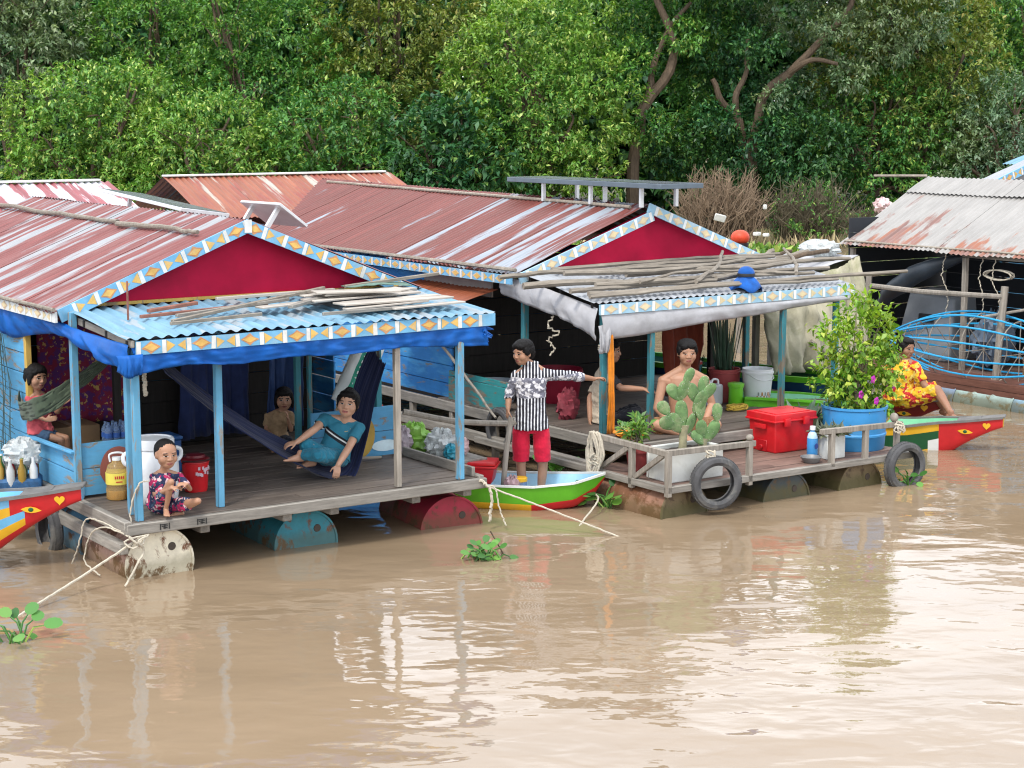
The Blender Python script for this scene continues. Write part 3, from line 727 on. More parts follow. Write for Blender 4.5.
mb.build('tarp_fringe', M['tarp_blue'], hA)

# ================================================================ HOUSE B (right of the canal)
hB = thing('floating_house', 'middle floating house with grey canvas porch, solar panel and long rusty red roof', 'house', B(0, 0, 0), TH, 'floating houses')
ZL, ZU = .29, .50
mb = MB(); decking(mb, .02, 2.96, .02, 1.15, ZL, .14, seed=4); mb.build('lower_deck', M['deck_b'], hB, bevel=.003)
mb = MB(); mb.beam((-.02, 0, ZL-.03), (2.98, 0, ZL-.03), .05, .06); mb.build('front_beam', M['grey_u'], hB, bevel=.005)
mb = MB(); mb.beam((0, 0, ZL-.03), (0, 3, ZL-.03), .05, .06); mb.beam((2.96, .0, ZL-.04), (2.96, 3, ZL-.04), .05, .06); mb.beam((.15, .9, ZL-.05), (.15, 9, ZL-.05), .08, .09)
mb.build('side_beam', M['grey_v'], hB, bevel=.005)
mb = MB(); decking(mb, .3, 3.6, .95, 4.2, ZU, .14, seed=5); mb.build('upper_deck', M['deck_v'], hB, bevel=.003)
mb = MB(); mb.beam((.28, .93, ZU-.06), (3.6, .93, ZU-.06), .04, .09); mb.build('upper_front_beam', M['grey_u'], hB, bevel=.005)
mb = MB(); mb.beam((.28, .95, ZU-.06), (.28, 9.4, ZU-.06), .04, .10); mb.build('upper_side_beam', M['grey_v'], hB, bevel=.005)
for v in (1.5, 2.3, 3.1, 3.9, 4.7, 5.5, 6.3):
    mb = MB(); mb.beam((.3, v, .0), (.3, v, ZU-.1), .06, .06, up=(0, 1, 0)); mb.build('stilt', M['grey_z'], hB, bevel=.004)
mb = MB(); mb.box((1.9, 6.8, ZU-.02), (3.0, 5.2, .03)); mb.build('inner_floor', M['shade_wood'], hB)
for u, v, w_, z0, z1 in ((.40, 1.45, .055, ZU, 1.66), (.96, 1.45, .055, ZU, 1.66), (2.63, 1.45, .055, ZU, 1.66), (3.36, 1.45, .055, ZU, 1.66), (.45, 2.8, .06, ZU, 1.85), (3.36, 2.8, .06, ZU, 1.9), (2.95, 2.9, .06, ZU, 1.9)):
    mb = MB(); mb.beam((u, v, z0), (u+rnd.uniform(-.006, .006), v, z1), w_, w_, up=(0, 1, 0)); mb.build('post', M['shade_wood' if v == 2.9 else 'teal_post'], hB, bevel=.005)
mb = MB(); boards_v(mb, .42, 4.08, 9.5, ZU-.05, 1.9, .19, .022, seed=3); mb.build('side_wall', M['deepblue_v'], hB, bevel=.003)
mb = MB(); boards_v(mb, 3.25, 4.6, 9.5, ZU-.05, 1.9, .19, .022, seed=5); mb.build('side_wall', M['deepblue_v'], hB, bevel=.003)
mb = MB(); boards_v(mb, .36, 2.95, 4.06, ZU-.02, .80, .26, .025, seed=3); mb.build('low_wall', M['teal_v'], hB, bevel=.003)
mb = MB(); boards_v(mb, .40, 3.3, 4.6, 1.62, 1.90, .28, .02); mb.build('eave_panel', plain('grey_plaster', (.33, .30, .27), .9, .2, 3), hB)
mb = MB(); boards_u(mb, 4.25, .45, 3.25, ZU, 1.95, .2, .02); mb.build('inner_wall', M['shade_wood'], hB)
mb = MB(); boards_u(mb, 9.5, .45, 3.25, ZU, 1.95, .2, .02); mb.build('back_wall', M['blue_u'], hB)
ZA, ZE, UR = 2.51, 1.93, 1.84
mb = MB(); half_gable(mb, .2, 3.4, 1.88, UR, ZA-.05, 2.66); mb.build('gable', M['crimson'], hB)
mb = MB(); half_gable(mb, .2, 3.4, 1.9, UR, ZA-.04, 9.55); mb.build('gable', M['crimson'], hB)
mb = MB(); corrugated(mb, (UR, 2.62, ZA+.03), (0, 7.05, .07), (-1.66, 0, -.63), .08, .009, seed=14); mb.build('roof', M['roofB'], hB, ang=60)
mb = MB(); corrugated(mb, (UR, 2.62, ZA+.03), (0, 7.05, .07), (1.66, 0, -.63), .08, .009, seed=16); mb.build('roof', M['roofB'], hB, ang=60)
mb = MB(); mb.tube([(UR-.12+.02*fbm(i, 1, 1), 2.75+i*.46, ZA+.005+i*.0052) for i in range(15)], .018, 7); mb.build('ridge_pole', M['stick'], hB)
mb = MB(); mb.tube([(.2, 2.6+i*.5, ZE+.025) for i in range(14)], .02, 7); mb.build('eave_pole', M['stick'], hB)
mb = MB(); fascia(mb, (UR-.02, 2.52, ZA-.03), (.18, 2.52, ZE-.01), nrm, .10, .02, start=.02, seed=7); mb.build('rake_board', FB, hB, smooth=False)
mb = MB(); fascia(mb, (3.46, 2.54, ZE+.0), (UR-.03, 2.54, ZA+.05), nrm, .10, .02, start=.05, seed=8); mb.build('rake_board', FB, hB, smooth=False)
mb = MB(); fascia(mb, (.16, 9.6, 1.93), (.16, 2.62, 1.90), (-1, 0, 0), .085, .02, start=-.1, seed=9)
mb.build('eave_board', [M['f_blue'], M['f_white'], M['f_yel'], M['p_org']], hB, smooth=False)
mb = MB(); corrugated(mb, (.26, 2.64, 1.93), (3.34, 0, 0), (0, -1.22, -.2), .08, .009, .9, .02, seed=19); mb.build('awning', M['awnB'], hB, ang=60)
mb = MB()
for v, z in ((1.5, 1.70), (2.0, 1.78), (2.5, 1.87)): mb.beam((.3, v, z), (3.5, v, z), .04, .05)
mb.build('rafter', M['shade_wood'], hB)
mb = MB(); fascia(mb, (.31, 1.385, 1.715), (3.55, 1.385, 1.728), nrm, .095, .02, start=.01, seed=11); mb.build('awning_board', FB, hB, smooth=False)
mb = MB(); corrugated(mb, (.40, 3.2, 1.70), (0, 1.5, 0), (-.62, 0, -.14), .08, .008, seed=23); mb.build('lean_to', M['rustsheet'], hB, ang=60)
mb = MB()
drape(mb, [(.33, 1.41, 1.64), (1.2, 1.41, 1.64), (2.2, 1.41, 1.64), (3.5, 1.41, 1.645)], [(.34, 1.40, 1.38), (.9, 1.4, 1.41), (1.6, 1.4, 1.47), (2.2, 1.4, 1.50), (2.9, 1.4, 1.555), (3.5, 1.4, 1.585)], 90, 8, .006, 11, belly=.025)
mb.build('canvas_valance', M['canvas'], hB, solid=.004)
mb = MB()
drape(mb, [(.28, 2.95, 1.87), (.28, 2.4, 1.83), (.29, 1.9, 1.76), (.31, 1.42, 1.68)], [(.27, 2.95, 1.70), (.27, 2.55, 1.63), (.27, 2.1, 1.57), (.27, 1.75, 1.50), (.30, 1.42, 1.38)], 60, 8, .012, 12, out=(-1, 0, 0), belly=.03)
drape(mb, [(.30, 1.40, 1.52), (.42, 1.385, 1.54)], [(.31, 1.40, 1.26), (.40, 1.39, 1.27)], 16, 8, .014, 14, belly=.02)
mb.build('canvas_valance', M['canvas'], hB, solid=.004)
# rail round the lower deck
mb = MB(); mb.beam((0, -.02, .575), (0, 1.0, .585), .045, .05); mb.beam((-.02, 0, .585), (.98, 0, .57), .045, .05)
for q, z1 in ((( 0, 0), .6), ((0, .5), .57), ((0, .97), .585), ((.92, 0), .6)): mb.beam((q[0], q[1], .2), (q[0], q[1], z1), .05, .05, up=(0, 1, 0))
mb.beam((0, .06, .56), (0, .46, .30), .035, .045); mb.beam((0, .55, .55), (0, .93, .32), .035, .045); mb.ell((.92, 0, .625), (.035, .035, .03))
mb.build('railing', M['grey_z'], hB, bevel=.004)
mb = MB(); mb.beam((1.78, 0, .59), (2.82, 0, .565), .045, .05)
for u in (1.92, 2.35, 2.76): mb.beam((u, 0, .25), (u, 0, .6), .05, .05, up=(0, 1, 0))
mb.ell((2.72, 0, .635), (.04, .04, .045)); mb.build('railing', M['grey_z'], hB, bevel=.004)

# ================================================================ HOUSE D (right, pale tin roof)
hD = thing('floating_house', 'right floating house with pale tin roof patched with rust and an open side', 'house', D(0, 0, 0), TH, 'floating houses')
mb = MB(); corrugated(mb, (1.6, 3.15, 2.6), (0, -6.6, 0), (-1.66, 0, -.85), .08, .009, .85, .02, seed=31); mb.build('roof', M['roofD'], hD, ang=60)
mb = MB(); corrugated(mb, (1.6, 3.15, 2.6), (0, -6.6, 0), (1.66, 0, -.85), .08, .009, .85, .02, seed=32); mb.build('roof', M['roofD'], hD, ang=60)
mb = MB(); corrugated(mb, (1.6, 3.13, 2.615), (0, -6.6, 0), (-.42, 0, -.2), .08, .009, .85, .012, seed=33, uv0=7.3); mb.build('ridge_cap', M['roofD'], hD, ang=60)
mb = MB(); mb.tube([(.02, 3.1-i*.5, 1.80+.005*fbm(i, 2, 2)) for i in range(13)], .016, 7); mb.tube([(1.55, 3.1, 2.63), (1.2, 3.75, 2.62)], .02, 7); mb.build('eave_pole', M['stick'], hD)
for u, v in [(u, v) for u in (.08, 3.1) for v in (3.0, 1.06, -.9, -3.2)]:
    mb = MB(); mb.beam((u, v, .25), (u, v, 1.70), .06, .06, up=(0, 1, 0)); mb.build('post', M['grey_z'], hD, bevel=.004)
mb = MB(); mb.beam((.08, 1.1, 1.745), (.08, -3.2, 1.745), .05, .08); mb.build('eave_beam', M['grey_v'], hD, bevel=.004)
mb = MB(); decking(mb, .0, 3.2, -3.3, 3.1, .30, .2, seed=8); mb.build('deck', M['deck_b'], hD)
mb = MB(); boards_u(mb, 3.1, .1, 3.1, .3, 2.1, .2, .02); boards_v(mb, 1.9, -3.2, 3.0, .3, 1.9, .2, .02); mb.build('inner_wall', plain('black_tarp_wall', (.018, .022, .028), .6, .3, 2), hD)
mb = MB()
mb.tube([(-.22, 2.45, 1.27), (-.22, 1.5, 1.26), (-.22, .2, 1.30)], .032, 8); mb.tube([(-.3, .62, 1.0), (-.1, 0, 1.15), (.2, -.6, 1.32)], .018, 7)
mb.tube([(-.25, .28, -.3), (-.22, .24, .6), (-.19, .2, 1.42)], .045, 8); mb.tube([(-.22, 2.42, .3), (-.22, 2.4, 1.4)], .04, 8)
mb.build('side_rail', M['grey_z'], hD)
mb = MB(); boards_v(mb, -.45, -3.2, 3.0, .13, .29, .08, .03); mb.box((-.22, -.1, .285), (.46, 6.2, .02)); mb.build('side_beam', wood('dark_red_beam', (.16, .07, .05), 1, .4), hD)
# ---------------------------------------------------------------- helpers for single things
def AT(px, py, Y): return V(((px-512)/1783*1, 0, 0)) if 0 else _at(px, py, Y)
_p = R(8.454)
def _at(px, py, Y):
    x, y = (px-512)/1783, (384-py)/1783
    d = V((x, math.cos(_p)+y*math.sin(_p), -math.sin(_p)+y*math.cos(_p))); t = Y/d.y
    return V((0, 0, 3.4)) + d*t
def rotz(a): return Matrix.Rotation(a, 3, 'Z')
def rope(label, pts, r=.009, mat='rope', n=40, group=None, name='rope', wob=.004):
    q = spline(pts, n); o = q[0].copy(); mb = MB()
    mb.tube([p-o+V((fbm(i*.6, 1, r*99), fbm(i*.6, 5, 2), fbm(i*.6, 9, 3)))*wob for i, p in enumerate(q)], r, 6)
    ob = mb.build(name, M[mat]); ob.location = o
    return tag(ob, label, 'rope', group)

# ---------------------------------------------------------------- oil drums under the platforms
def drum_mat(name, col, rust, amt, moss=.5):
    m, nt, b = nodes(name); v = coord(nt)
    c = ramp(nt, noi(nt, v, 5, 6, .65), .3, .7, tuple(x*.75 for x in col), tuple(min(1, x*1.2) for x in col))
    k = noi(nt, v, 4.2, 8, .72, .6); c = mix(nt, ramp(nt, k, .64-amt*.3, .70-amt*.3), c, mix(nt, noi(nt, v, 14, 4), rust, tuple(x*.45 for x in rust)))
    g = N(nt, 'ShaderNodeSeparateXYZ'); gp = N(nt, 'ShaderNodeNewGeometry'); ln(nt, gp.outputs['Position'], g.inputs[0])
    a = N(nt, 'ShaderNodeMath', operation='MULTIPLY_ADD'); ln(nt, noi(nt, v, 7, 5), a.inputs[0]); a.inputs[1].default_value = -.16; ln(nt, g.outputs[2], a.inputs[2])
    c = mix(nt, ramp(nt, a.outputs[0], -.03, .07, (moss,)*3, (0,)*3), c, (.085, .075, .025))     # slime line left by the water
    ln(nt, c, b.inputs['Base Color']); b.inputs['Roughness'].default_value = .6
    bump(nt, b, k, .5, .006); return m
RUST = (.22, .09, .04)
def drum(label, o, yaw=0, r=.28, L=.88, body=None, cap=None, sink=None):
    t = thing('oil_drum', label, 'drum', o, TH+yaw, 'oil drums floating under the decks')
    rx = Matrix.Rotation(R(-90), 3, 'X')       # lathe axis z -> +y
    pr = [(r, .012)]
    for y in (L*.30, L*.34, L*.36, L*.40, L*.62, L*.66, L*.68, L*.72): pr.append((r + (.008 if round(y/L, 2) in (.34, .36, .66, .68) else 0), y))
    pr += [(r, L), (.001, L)]
    mb = MB(); mb.lathe(pr, 40, mtx=rx); mb.build('body', body, t)
    mb = MB(); mb.lathe([(.001, .005), (r-.012, .005), (r-.010, -.004), (r+.006, -.004), (r+.008, .012), (r, .016)], 40, mtx=rx)
    c = mb.build('end_cap', cap, t)
    mb = MB(); mb.lathe([(.001, -.0), (.03, -.0), (.034, .008), (.034, .016)], 14, mtx=Matrix.Translation((.10, 0, .12)) @ rx.to_4x4()); mb.build('bung', plain('bung_'+label[:9], (.06, .045, .035), .6), c)
    return t
dm_w = drum_mat('drum_white', (.74, .68, .53), RUST, .42); dm_p = drum_mat('drum_pink', (.42, .26, .20), RUST, .5)
dm_b = drum_mat('drum_blue', (.10, .26, .40), RUST, .35); dm_t = drum_mat('drum_teal', (.03, .22, .28), (.2, .08, .04), .42)
dm_r = drum_mat('drum_red', (.34, .02, .045), (.16, .05, .03), .42); dm_rust = drum_mat('drum_rust', (.30, .155, .10), RUST, .6)
dm_k = drum_mat('drum_dark', (.05, .065, .07), (.14, .09, .05), .5, .8); dm_o = drum_mat('drum_olive', (.16, .115, .06), (.10, .06, .03), .5, .8)
drum('rusty white drum end under the near left deck corner', A(.25, .07, .09), 0, .27, .9, dm_p, dm_w)
drum('faded blue drum lying behind the rusty white one under the left side', A(.25, 1.02, .09), 0, .27, .9, dm_b, dm_b)
drum('teal drum flaking to rust under the middle of the near deck', A(1.585, .26, .02), -.04, .275, .9, dm_t, dm_t)
drum('crimson drum with ribs under the right end of the near deck', A(2.93, .2, -.03), -.12, .285, .9, dm_r, dm_r)
drum('long rusty brown drum under the corner railing of the middle house', B(.24, .06, .01), .05, .27, .9, dm_rust, dm_o)
drum('dark grey drum under the middle of the lower deck by the red cooler', B(1.45, .08, -.04), 0, .285, .9, dm_k, dm_k)
drum('olive brown drum under the deck below the blue planter', B(2.36, .06, -.03), .03, .285, .9, dm_o, dm_o)

# ---------------------------------------------------------------- tyres
M['rubber'] = plain('rubber', (.075, .075, .078), .8, .35, 8, dirt=(.24, .23, .20), dirt_amt=.75, bmp=.4)
def tyre(label, o, rz, r=.235, tilt=0):
    t = thing('tyre', label, 'tyre', o, 0, 'tyres hung as fenders', rot=(tilt, 0, rz))
    s = r/.24
    pr = [(x*s, z*s) for x, z in [(.160,-.042),(.19,-.058),(.222,-.05),(.237,-.028),(.24,0),(.237,.028),(.222,.05),(.19,.058),(.160,.042),(.168,.036),(.192,.046),(.218,.03),(.224,0),(.218,-.03),(.192,-.046),(.168,-.036),(.160,-.042)]]
    mb = MB(); rx = Matrix.Rotation(R(90), 3, 'X')
    vs = []; fs = []; n = 48; k = len(pr)-1
    for i in range(n):
        a = 6.28318*i/n
        for x, z in pr[:k]: vs.append(rx @ V((x*math.cos(a), x*math.sin(a), z)))
    for i in range(n):
        for j in range(k): fs.append((i*k+j, ((i+1) % n)*k+j, ((i+1) % n)*k+(j+1) % k, i*k+(j+1) % k))
    mb.add(vs, fs); mb.build('casing', M['rubber'], t)
    mb = MB()
    for i in range(52):
        a = 6.28318*i/52
        for sg in (-1, 1):
            c = V((math.cos(a+sg*.03)*.232*s, math.sin(a+sg*.03)*.232*s, sg*.026*s)); mb.box(rx @ c, (.022, .016, .012), 0, rx @ rotz(a+R(90)))
    mb.build('tread', M['rubber'], t, smooth=False)
    return t
tyre('grey motorcycle tyre tied to the railing below the cactus box', B(.47, -.075, .285), TH-.30)
tyre('tyre hung at the right deck corner with green weed inside it', B(2.80, -.075, .17), TH-.06, .235)
tyre('tyre hung on the left side of the near house behind the red prow', A(-.11, 1.45, .13), TH+R(90), .22)
tyre('black tyre in shadow on the canal side of the middle house', B(.13, 2.75, .38), TH+R(90), .22)

# ---------------------------------------------------------------- things on the near deck
M['white_plastic'] = plain('white_plastic', (.72, .74, .76), .4, .06, 4, dirt=(.5, .48, .42), dirt_amt=.3, spec=.5)
M['red_plastic'] = plain('red_plastic', (.58, .012, .018), .4, .18, 5, spec=.5, dirt=(.36, .07, .05), dirt_amt=.5)
M['black_plastic'] = plain('black_plastic', (.02, .02, .022), .5, .2, 5)
t = thing('plastic_barrel', 'white plastic barrel with screw lid and two side handles beside the squatting boy', 'barrel', A(.46, .66, Z), TH)
mb = MB(); mb.lathe([(.001, 0), (.17, 0), (.19, .02), (.20, .10), (.203, .26), (.198, .33), (.175, .40), (.160, .42), (.160, .44)], 36); mb.build('body', M['white_plastic'], t)
mb = MB(); mb.lathe([(.168, .425), (.172, .43), (.172, .495), (.165, .505), (.15, .506), (.145, .497), (.001, .497)], 36); mb.build('lid', M['white_plastic'], t)
for s in (-1, 1):
    mb = MB(); mb.tube(spline([(s*.195, 0, .30), (s*.235, 0, .33), (s*.235, 0, .39), (s*.17, 0, .415)], 12), .016, 8); mb.build('handle', M['white_plastic'], t)
m, nt, b = nodes('oil_bottle_plastic'); b.inputs['Base Color'].default_value = (.80, .62, .30, 1); b.inputs['Roughness'].default_value = .15; b.inputs['Transmission Weight'].default_value = .75; b.inputs['IOR'].default_value = 1.2
t = thing('oil_bottle', 'big clear jug of cooking oil with a yellow paper label', 'bottle', A(.26, .90, Z), TH-.2)
mb = MB(); mb.lathe([(.001, 0), (.08, 0), (.088, .015), (.088, .09), (.083, .105), (.088, .12), (.086, .22), (.07, .27), (.035, .30), (.032, .315)], 28); mb.build('bottle', m, t)
mb = MB(); mb.lathe([(.001, .004), (.080, .004), (.082, .03), (.082, .075), (.001, .075)], 24); mb.build('oil', plain('oil', (.55, .30, .05), .2, .1), t)
mb = MB(); mb.lathe([(.0895, .125), (.0895, .215)], 28); 
mb.build('paper_label', plain('label_yellow', (.72, .62, .10), .6, .1), t)
mb = MB()
for i in range(5): mb.box((-.03+i*.016, -.0915+abs(i-2)*.0012, .185), (.009, .003, .022)); 
mb.box((0, -.0905, .15), (.05, .003, .008)); mb.build('label_print', plain('label_red', (.55, .03, .03), .6), t)
mb = MB(); mb.lathe([(.036, .31), (.036, .335), (.001, .336)], 20); mb.build('cap', M['white_plastic'], t)
mb = MB(); mb.tube(spline([(-.05, 0, .30), (-.055, 0, .355), (0, 0, .37), (.055, 0, .355), (.05, 0, .30)], 16), .008, 8); mb.build('handle', M['white_plastic'], t)
t = thing('lidded_bucket', 'shiny red bucket with a dark lid and scuffed print behind the boy', 'bucket', A(.90, .84, Z), TH)
mb = MB(); mb.lathe([(.001, 0), (.088, 0), (.092, .01), (.108, .235), (.114, .24), (.112, .25)], 32); mb.build('pail', M['red_plastic'], t)
mb = MB(); mb.lathe([(.114, .245), (.116, .262), (.10, .275), (.08, .277), (.075, .295), (.001, .298)], 32); mb.build('lid', plain('dark_red_lid', (.12, .006, .01), .4), t)
mb = MB()
for i in range(14): a = -1.9+i*.1+rnd.uniform(-.02, .02); z = .17+rnd.uniform(-.03, .03); mb.box((math.cos(a)*.108, math.sin(a)*.108, z), (.004, .018, .025), 0, rotz(a))
mb.build('print', plain('pale_print', (.6, .45, .5), .6), t)
mb = MB(); mb.tube(spline([(-.112, 0, .23), (-.118, -.03, .255), (-.06, -.105, .262), (.06, -.105, .262), (.118, -.03, .255), (.112, 0, .23)], 20), .004, 6); mb.build('handle', M['black_plastic'], t)
def carton(label, o, size, mat, rz=TH):
    t = thing('carton', label, 'box', o, rz); x, y, z = size
    mb = MB(); mb.box((0, 0, z/2), size); mb.build('box', mat, t, bevel=.004)
    mb = MB(); mb.box((0, 0, z+.002), (.05, y*.98, .003)); mb.box((0, -y/2-.002, z*.86), (.05, .003, z*.26)); mb.build('tape', plain('tape', (.35, .26, .15), .4), t); return t
carton('brown cardboard carton stacked inside behind the girl', A(.40, 2.35, Z), (.45, .35, .38), plain('cardboard', (.24, .15, .08), .85, .15, 3))
carton('dark green cardboard carton under the drink bottles', A(.62, 1.75, Z), (.34, .25, .30), plain('green_card', (.05, .07, .045), .8, .15, 3))
t = thing('storage_box', 'blue plastic storage box inside behind the low wall', 'box', A(.98, 1.75, Z), TH)
mb = MB(); mb.box((0, 0, .14), (.30, .26, .28)); mb.build('tub', plain('blue_tub', (.02, .09, .28), .4, .1), t, bevel=.012)
mb = MB(); mb.box((0, 0, .295), (.32, .28, .03)); mb.build('lid', plain('blue_lid', (.03, .12, .34), .4, .1), t, bevel=.008)
m, nt, b = nodes('flower_print'); v = coord(nt)
c = mix(nt, ramp(nt, noi(nt, v, 14, 3), .48, .54), (.22, .015, .05), (.10, .02, .14)); c = mix(nt, ramp(nt, noi(nt, v, 22, 2), .6, .63), c, (.5, .32, .10)); ln(nt, c, b.inputs['Base Color']); b.inputs['Roughness'].default_value = .9
mb = MB(); drape(mb, [(0, 0, 1.0), (.35, .02, 1.02), (.8, 0, 1.0)], [(0, 0, 0), (.4, .02, .02), (.8, 0, 0)], 40, 10, .02, 31)
o = mb.build('hanging_cloth', m, None, solid=.004); o.location = A(.25, 2.62, .75); o.rotation_euler = (0, 0, TH); tag(o, 'dark red flowered cloth hanging inside the near house', 'cloth')
m, nt, b = nodes('bottle_clear'); b.inputs['Base Color'].default_value = (.35, .5, .75, 1); b.inputs['Roughness'].default_value = .1; b.inputs['Transmission Weight'].default_value = .7; b.inputs['IOR'].default_value = 1.2; M['clear'] = m
t = thing('bottle_pack', 'shrink wrapped pack of blue drink bottles on the green carton', 'bottles', A(.62, 1.75, Z+.30), TH)
for i in range(4):
    for j in range(2):
        mb = MB(); mb.lathe([(.001, 0), (.03, 0), (.032, .02), (.032, .11), (.012, .15), (.012, .17), (.001, .17)], 12, mtx=Matrix.Translation((-.1+i*.066, -.035+j*.066, 0))); bt = mb.build('bottle', M['clear'], t)
        mb = MB(); mb.lathe([(.034, .04), (.034, .08)], 12, mtx=Matrix.Translation((-.1+i*.066, -.035+j*.066, 0))); mb.build('wrap', plain('bottle_wrap', (.04, .12, .4), .5), bt) if i == 0 and j == 0 else mb.build('wrap', bpy.data.materials['bottle_wrap'], bt)

# hammocks
def hammock(label, path, width, out, mat, loc, n=70, k=18, dip=.5, lo=.04, name='hammock', tails=None, pk=None, front=1.):
    """cloth slung along path (world-frame local points); it gathers at both ends"""
    P = spline(path, n); out = V(out)
    def fn(s, t):
        i = int(round(s*n)); p = P[i]; w_ = lo + (width-lo)*(math.exp(-((s-pk[0])/pk[1])**2) if pk else max(0, math.sin(math.pi*min(1, max(0, s))))**.8)
        a = (t-.5)*2
        f = .012*math.sin(t*40+5*fbm(s*3, 1, 2, 2))*(1-.6*math.sin(math.pi*s)) + .012*fbm(s*7, t*6, 3, 3)
        return p + out*(a*w_/2*(1-.25*abs(a))) + V((0, 0, dip*w_*a*a*.5*(front if a < 0 else 1) + f))
    t = thing(name, label, 'hammock', loc, TH)
    mb = MB(); mb.grid(fn, n, k); mb.build('cloth', mat, t, solid=.004)
    mb = MB()
    for a, b in (tails or []): mb.tube([a, V(a).lerp(V(b), .5)+V((0, 0, -.01)), b], .011, 6)
    if tails: mb.build('cord', M['dark_rope'], t)
    return t
m = clothmat('hammock_blue', (.045, .06, .14), .85, .3)
ntt = m.node_tree; bb = ntt.nodes['Principled BSDF']
st = ramp(ntt, noi(ntt, coord(ntt, 'UV', (.4, 26, 1)), 1.0, 2), .5, .6); ln(ntt, mix(ntt, st, (.008, .014, .055), (.03, .037, .09)), bb.inputs['Base Color'])
HP = [(.62, .80, 1.47), (.85, .80, 1.27), (1.2, .80, .99), (1.6, .78, .72), (1.95, .76, .53), (2.22, .80, .49), (2.42, .90, .78), (2.55, .95, 1.10), (2.70, 1.0, 1.37)]
hammock('navy striped cloth hammock in which the woman lies', HP, .58, (0, .80, .42), m, A(0, 0, 0), dip=.25, lo=.33, pk=(.68, .28), front=.3, tails=[((.62, .80, 1.47), (.45, .75, 1.75)), ((2.70, 1.0, 1.37), (2.83, 1.25, 1.55))])
m = clothmat('hammock_green', (.075, .10, .065), .9, .25)
GP = [(-.03, 2.26, 1.13), (-.085, 2.12, 1.02), (-.085, 1.95, 1.03), (-.06, 1.75, 1.08), (.1, 1.70, 1.16), (.35, 1.8, 1.28), (.60, 1.9, 1.40)]
hammock('olive green hammock cloth wrapped round the girl on the low wall', GP, .22, (-.15, 0, 1), m, A(0, 0, 0), dip=.0, lo=.09, tails=[((.60, 1.9, 1.40), (.74, 2.0, 1.55))])
mb = MB(); drape(mb, [(-.35, 0, 1.3), (0, .05, 1.32), (.3, 0, 1.3)], [(-.38, 0, 0), (0, .06, .02), (.32, 0, 0)], 40, 10, .03, 41)
o = mb.build('mosquito_net', M['navy'], None, solid=.004); o.location = A(1.95, 2.65, .50); o.rotation_euler = (0, 0, TH); tag(o, 'dark navy curtain hanging behind the child inside the near house', 'curtain')
mb = MB(); drape(mb, [(-.10, 0, 1.2), (0, .04, 1.22), (.22, 0, 1.2)], [(-.2, 0, 0), (0, .03, .02), (.18, 0, 0)], 30, 10, .03, 43)
o = mb.build('blue_curtain', clothmat('dusk_blue_cloth', (.03, .06, .16)), None, solid=.004); o.location = A(2.50, 2.42, .58); o.rotation_euler = (0, 0, TH); tag(o, 'gathered blue cloth hanging between the child and the woman', 'curtain')
# white sack with the green stripe
m, nt, b = nodes('sack_woven'); v = coord(nt)
sep = N(nt, 'ShaderNodeSeparateXYZ'); ln(nt, v, sep.inputs[0])
def band(nt, s, a, b_):
    g1 = N(nt, 'ShaderNodeMath', operation='GREATER_THAN'); ln(nt, s, g1.inputs[0]); g1.inputs[1].default_value = a
    g2 = N(nt, 'ShaderNodeMath', operation='LESS_THAN'); ln(nt, s, g2.inputs[0]); g2.inputs[1].default_value = b_
    g3 = N(nt, 'ShaderNodeMath', operation='MULTIPLY'); ln(nt, g1.outputs[0], g3.inputs[0]); ln(nt, g2.outputs[0], g3.inputs[1]); return g3.outputs[0]
c = mix(nt, band(nt, sep.outputs[0], -.085, -.02), (.68, .72, .70), (.02, .30, .20)); ln(nt, c, b.inputs['Base Color']); b.inputs['Roughness'].default_value = .6; bump(nt, b, noi(nt, v, 60, 2), .3, .003)
t = thing('rice_sack', 'white woven sack with a green printed band hanging above the woman', 'sack', A(2.92, 1.75, 1.13), 0, rot=(0, R(28), TH))
mb = MB()
def sk(s, tt):
    a = s*2*math.pi; z = -.32+.64*tt; e = (1-abs(2*tt-1)**5)
    return (.15*math.cos(a)*(1+.05*fbm(a, z*5, 1)), (.03+.06*e)*math.sin(a)*(1+.25*fbm(a*1.5, z*6, 3)), z)
mb.grid(sk, 36, 24); mb.build('sack', m, t)
mb = MB()
for i in range(9): mb.box((-.052, -.094, -.22+i*.052), (.032, .003, .012 if i % 2 else .028))
for i in range(8): mb.box((.055+.01*(i % 3), -.088, -.2+i*.05), (.05+.02*(i % 2), .003, .008), 1)
mb.build('print', [M['white_plastic'], plain('sack_green', (.05, .30, .22), .6)], t)
# plastic bags on the side shelf
m, nt, b = nodes('bag_film'); b.inputs['Base Color'].default_value = (.78, .82, .82, 1); b.inputs['Roughness'].default_value = .3; b.inputs['Transmission Weight'].default_value = .35; b.inputs['IOR'].default_value = 1.1
v = coord(nt); bump(nt, b, noi(nt, v, 14, 6, .7), 1.0, .03); M['bag'] = m
mb = MB(); mb.box((0, 0, 0), (.62, .9, .03)); o = mb.build('side_shelf', M['grey_v'], hA, bevel=.004); o.location = (3.38, 1.25, Z-.04)
def bag(label, o, r, mat, seed, cat='bag', name='plastic_bag'):
    mb = MB(); rg = random.Random(int(seed*100)); jt = {}
    def fn(s, t):
        a = s*6.28318; p = math.pi*(t-.5); k_ = (int(round(s*26)) % 26, int(round(t*15))); q = jt.setdefault(k_ if 0 < k_[1] < 15 else (0, k_[1]), rg.uniform(.74, 1.2))
        return (r[0]*math.cos(p)*math.cos(a)*q, r[1]*math.cos(p)*math.sin(a)*q, r[2]*(math.sin(p)*q+ .85))
    mb.grid(fn, 26, 15); ob = mb.build(name, mat, None, ang=42); ob.location = o; ob.rotation_euler = (0, 0, TH+seed); return tag(ob, label, cat)
bag('large white crumpled plastic bag at the right edge of the near deck', A(3.40, 1.12, Z-.02), (.17, .14, .13), M['bag'], 1.3)
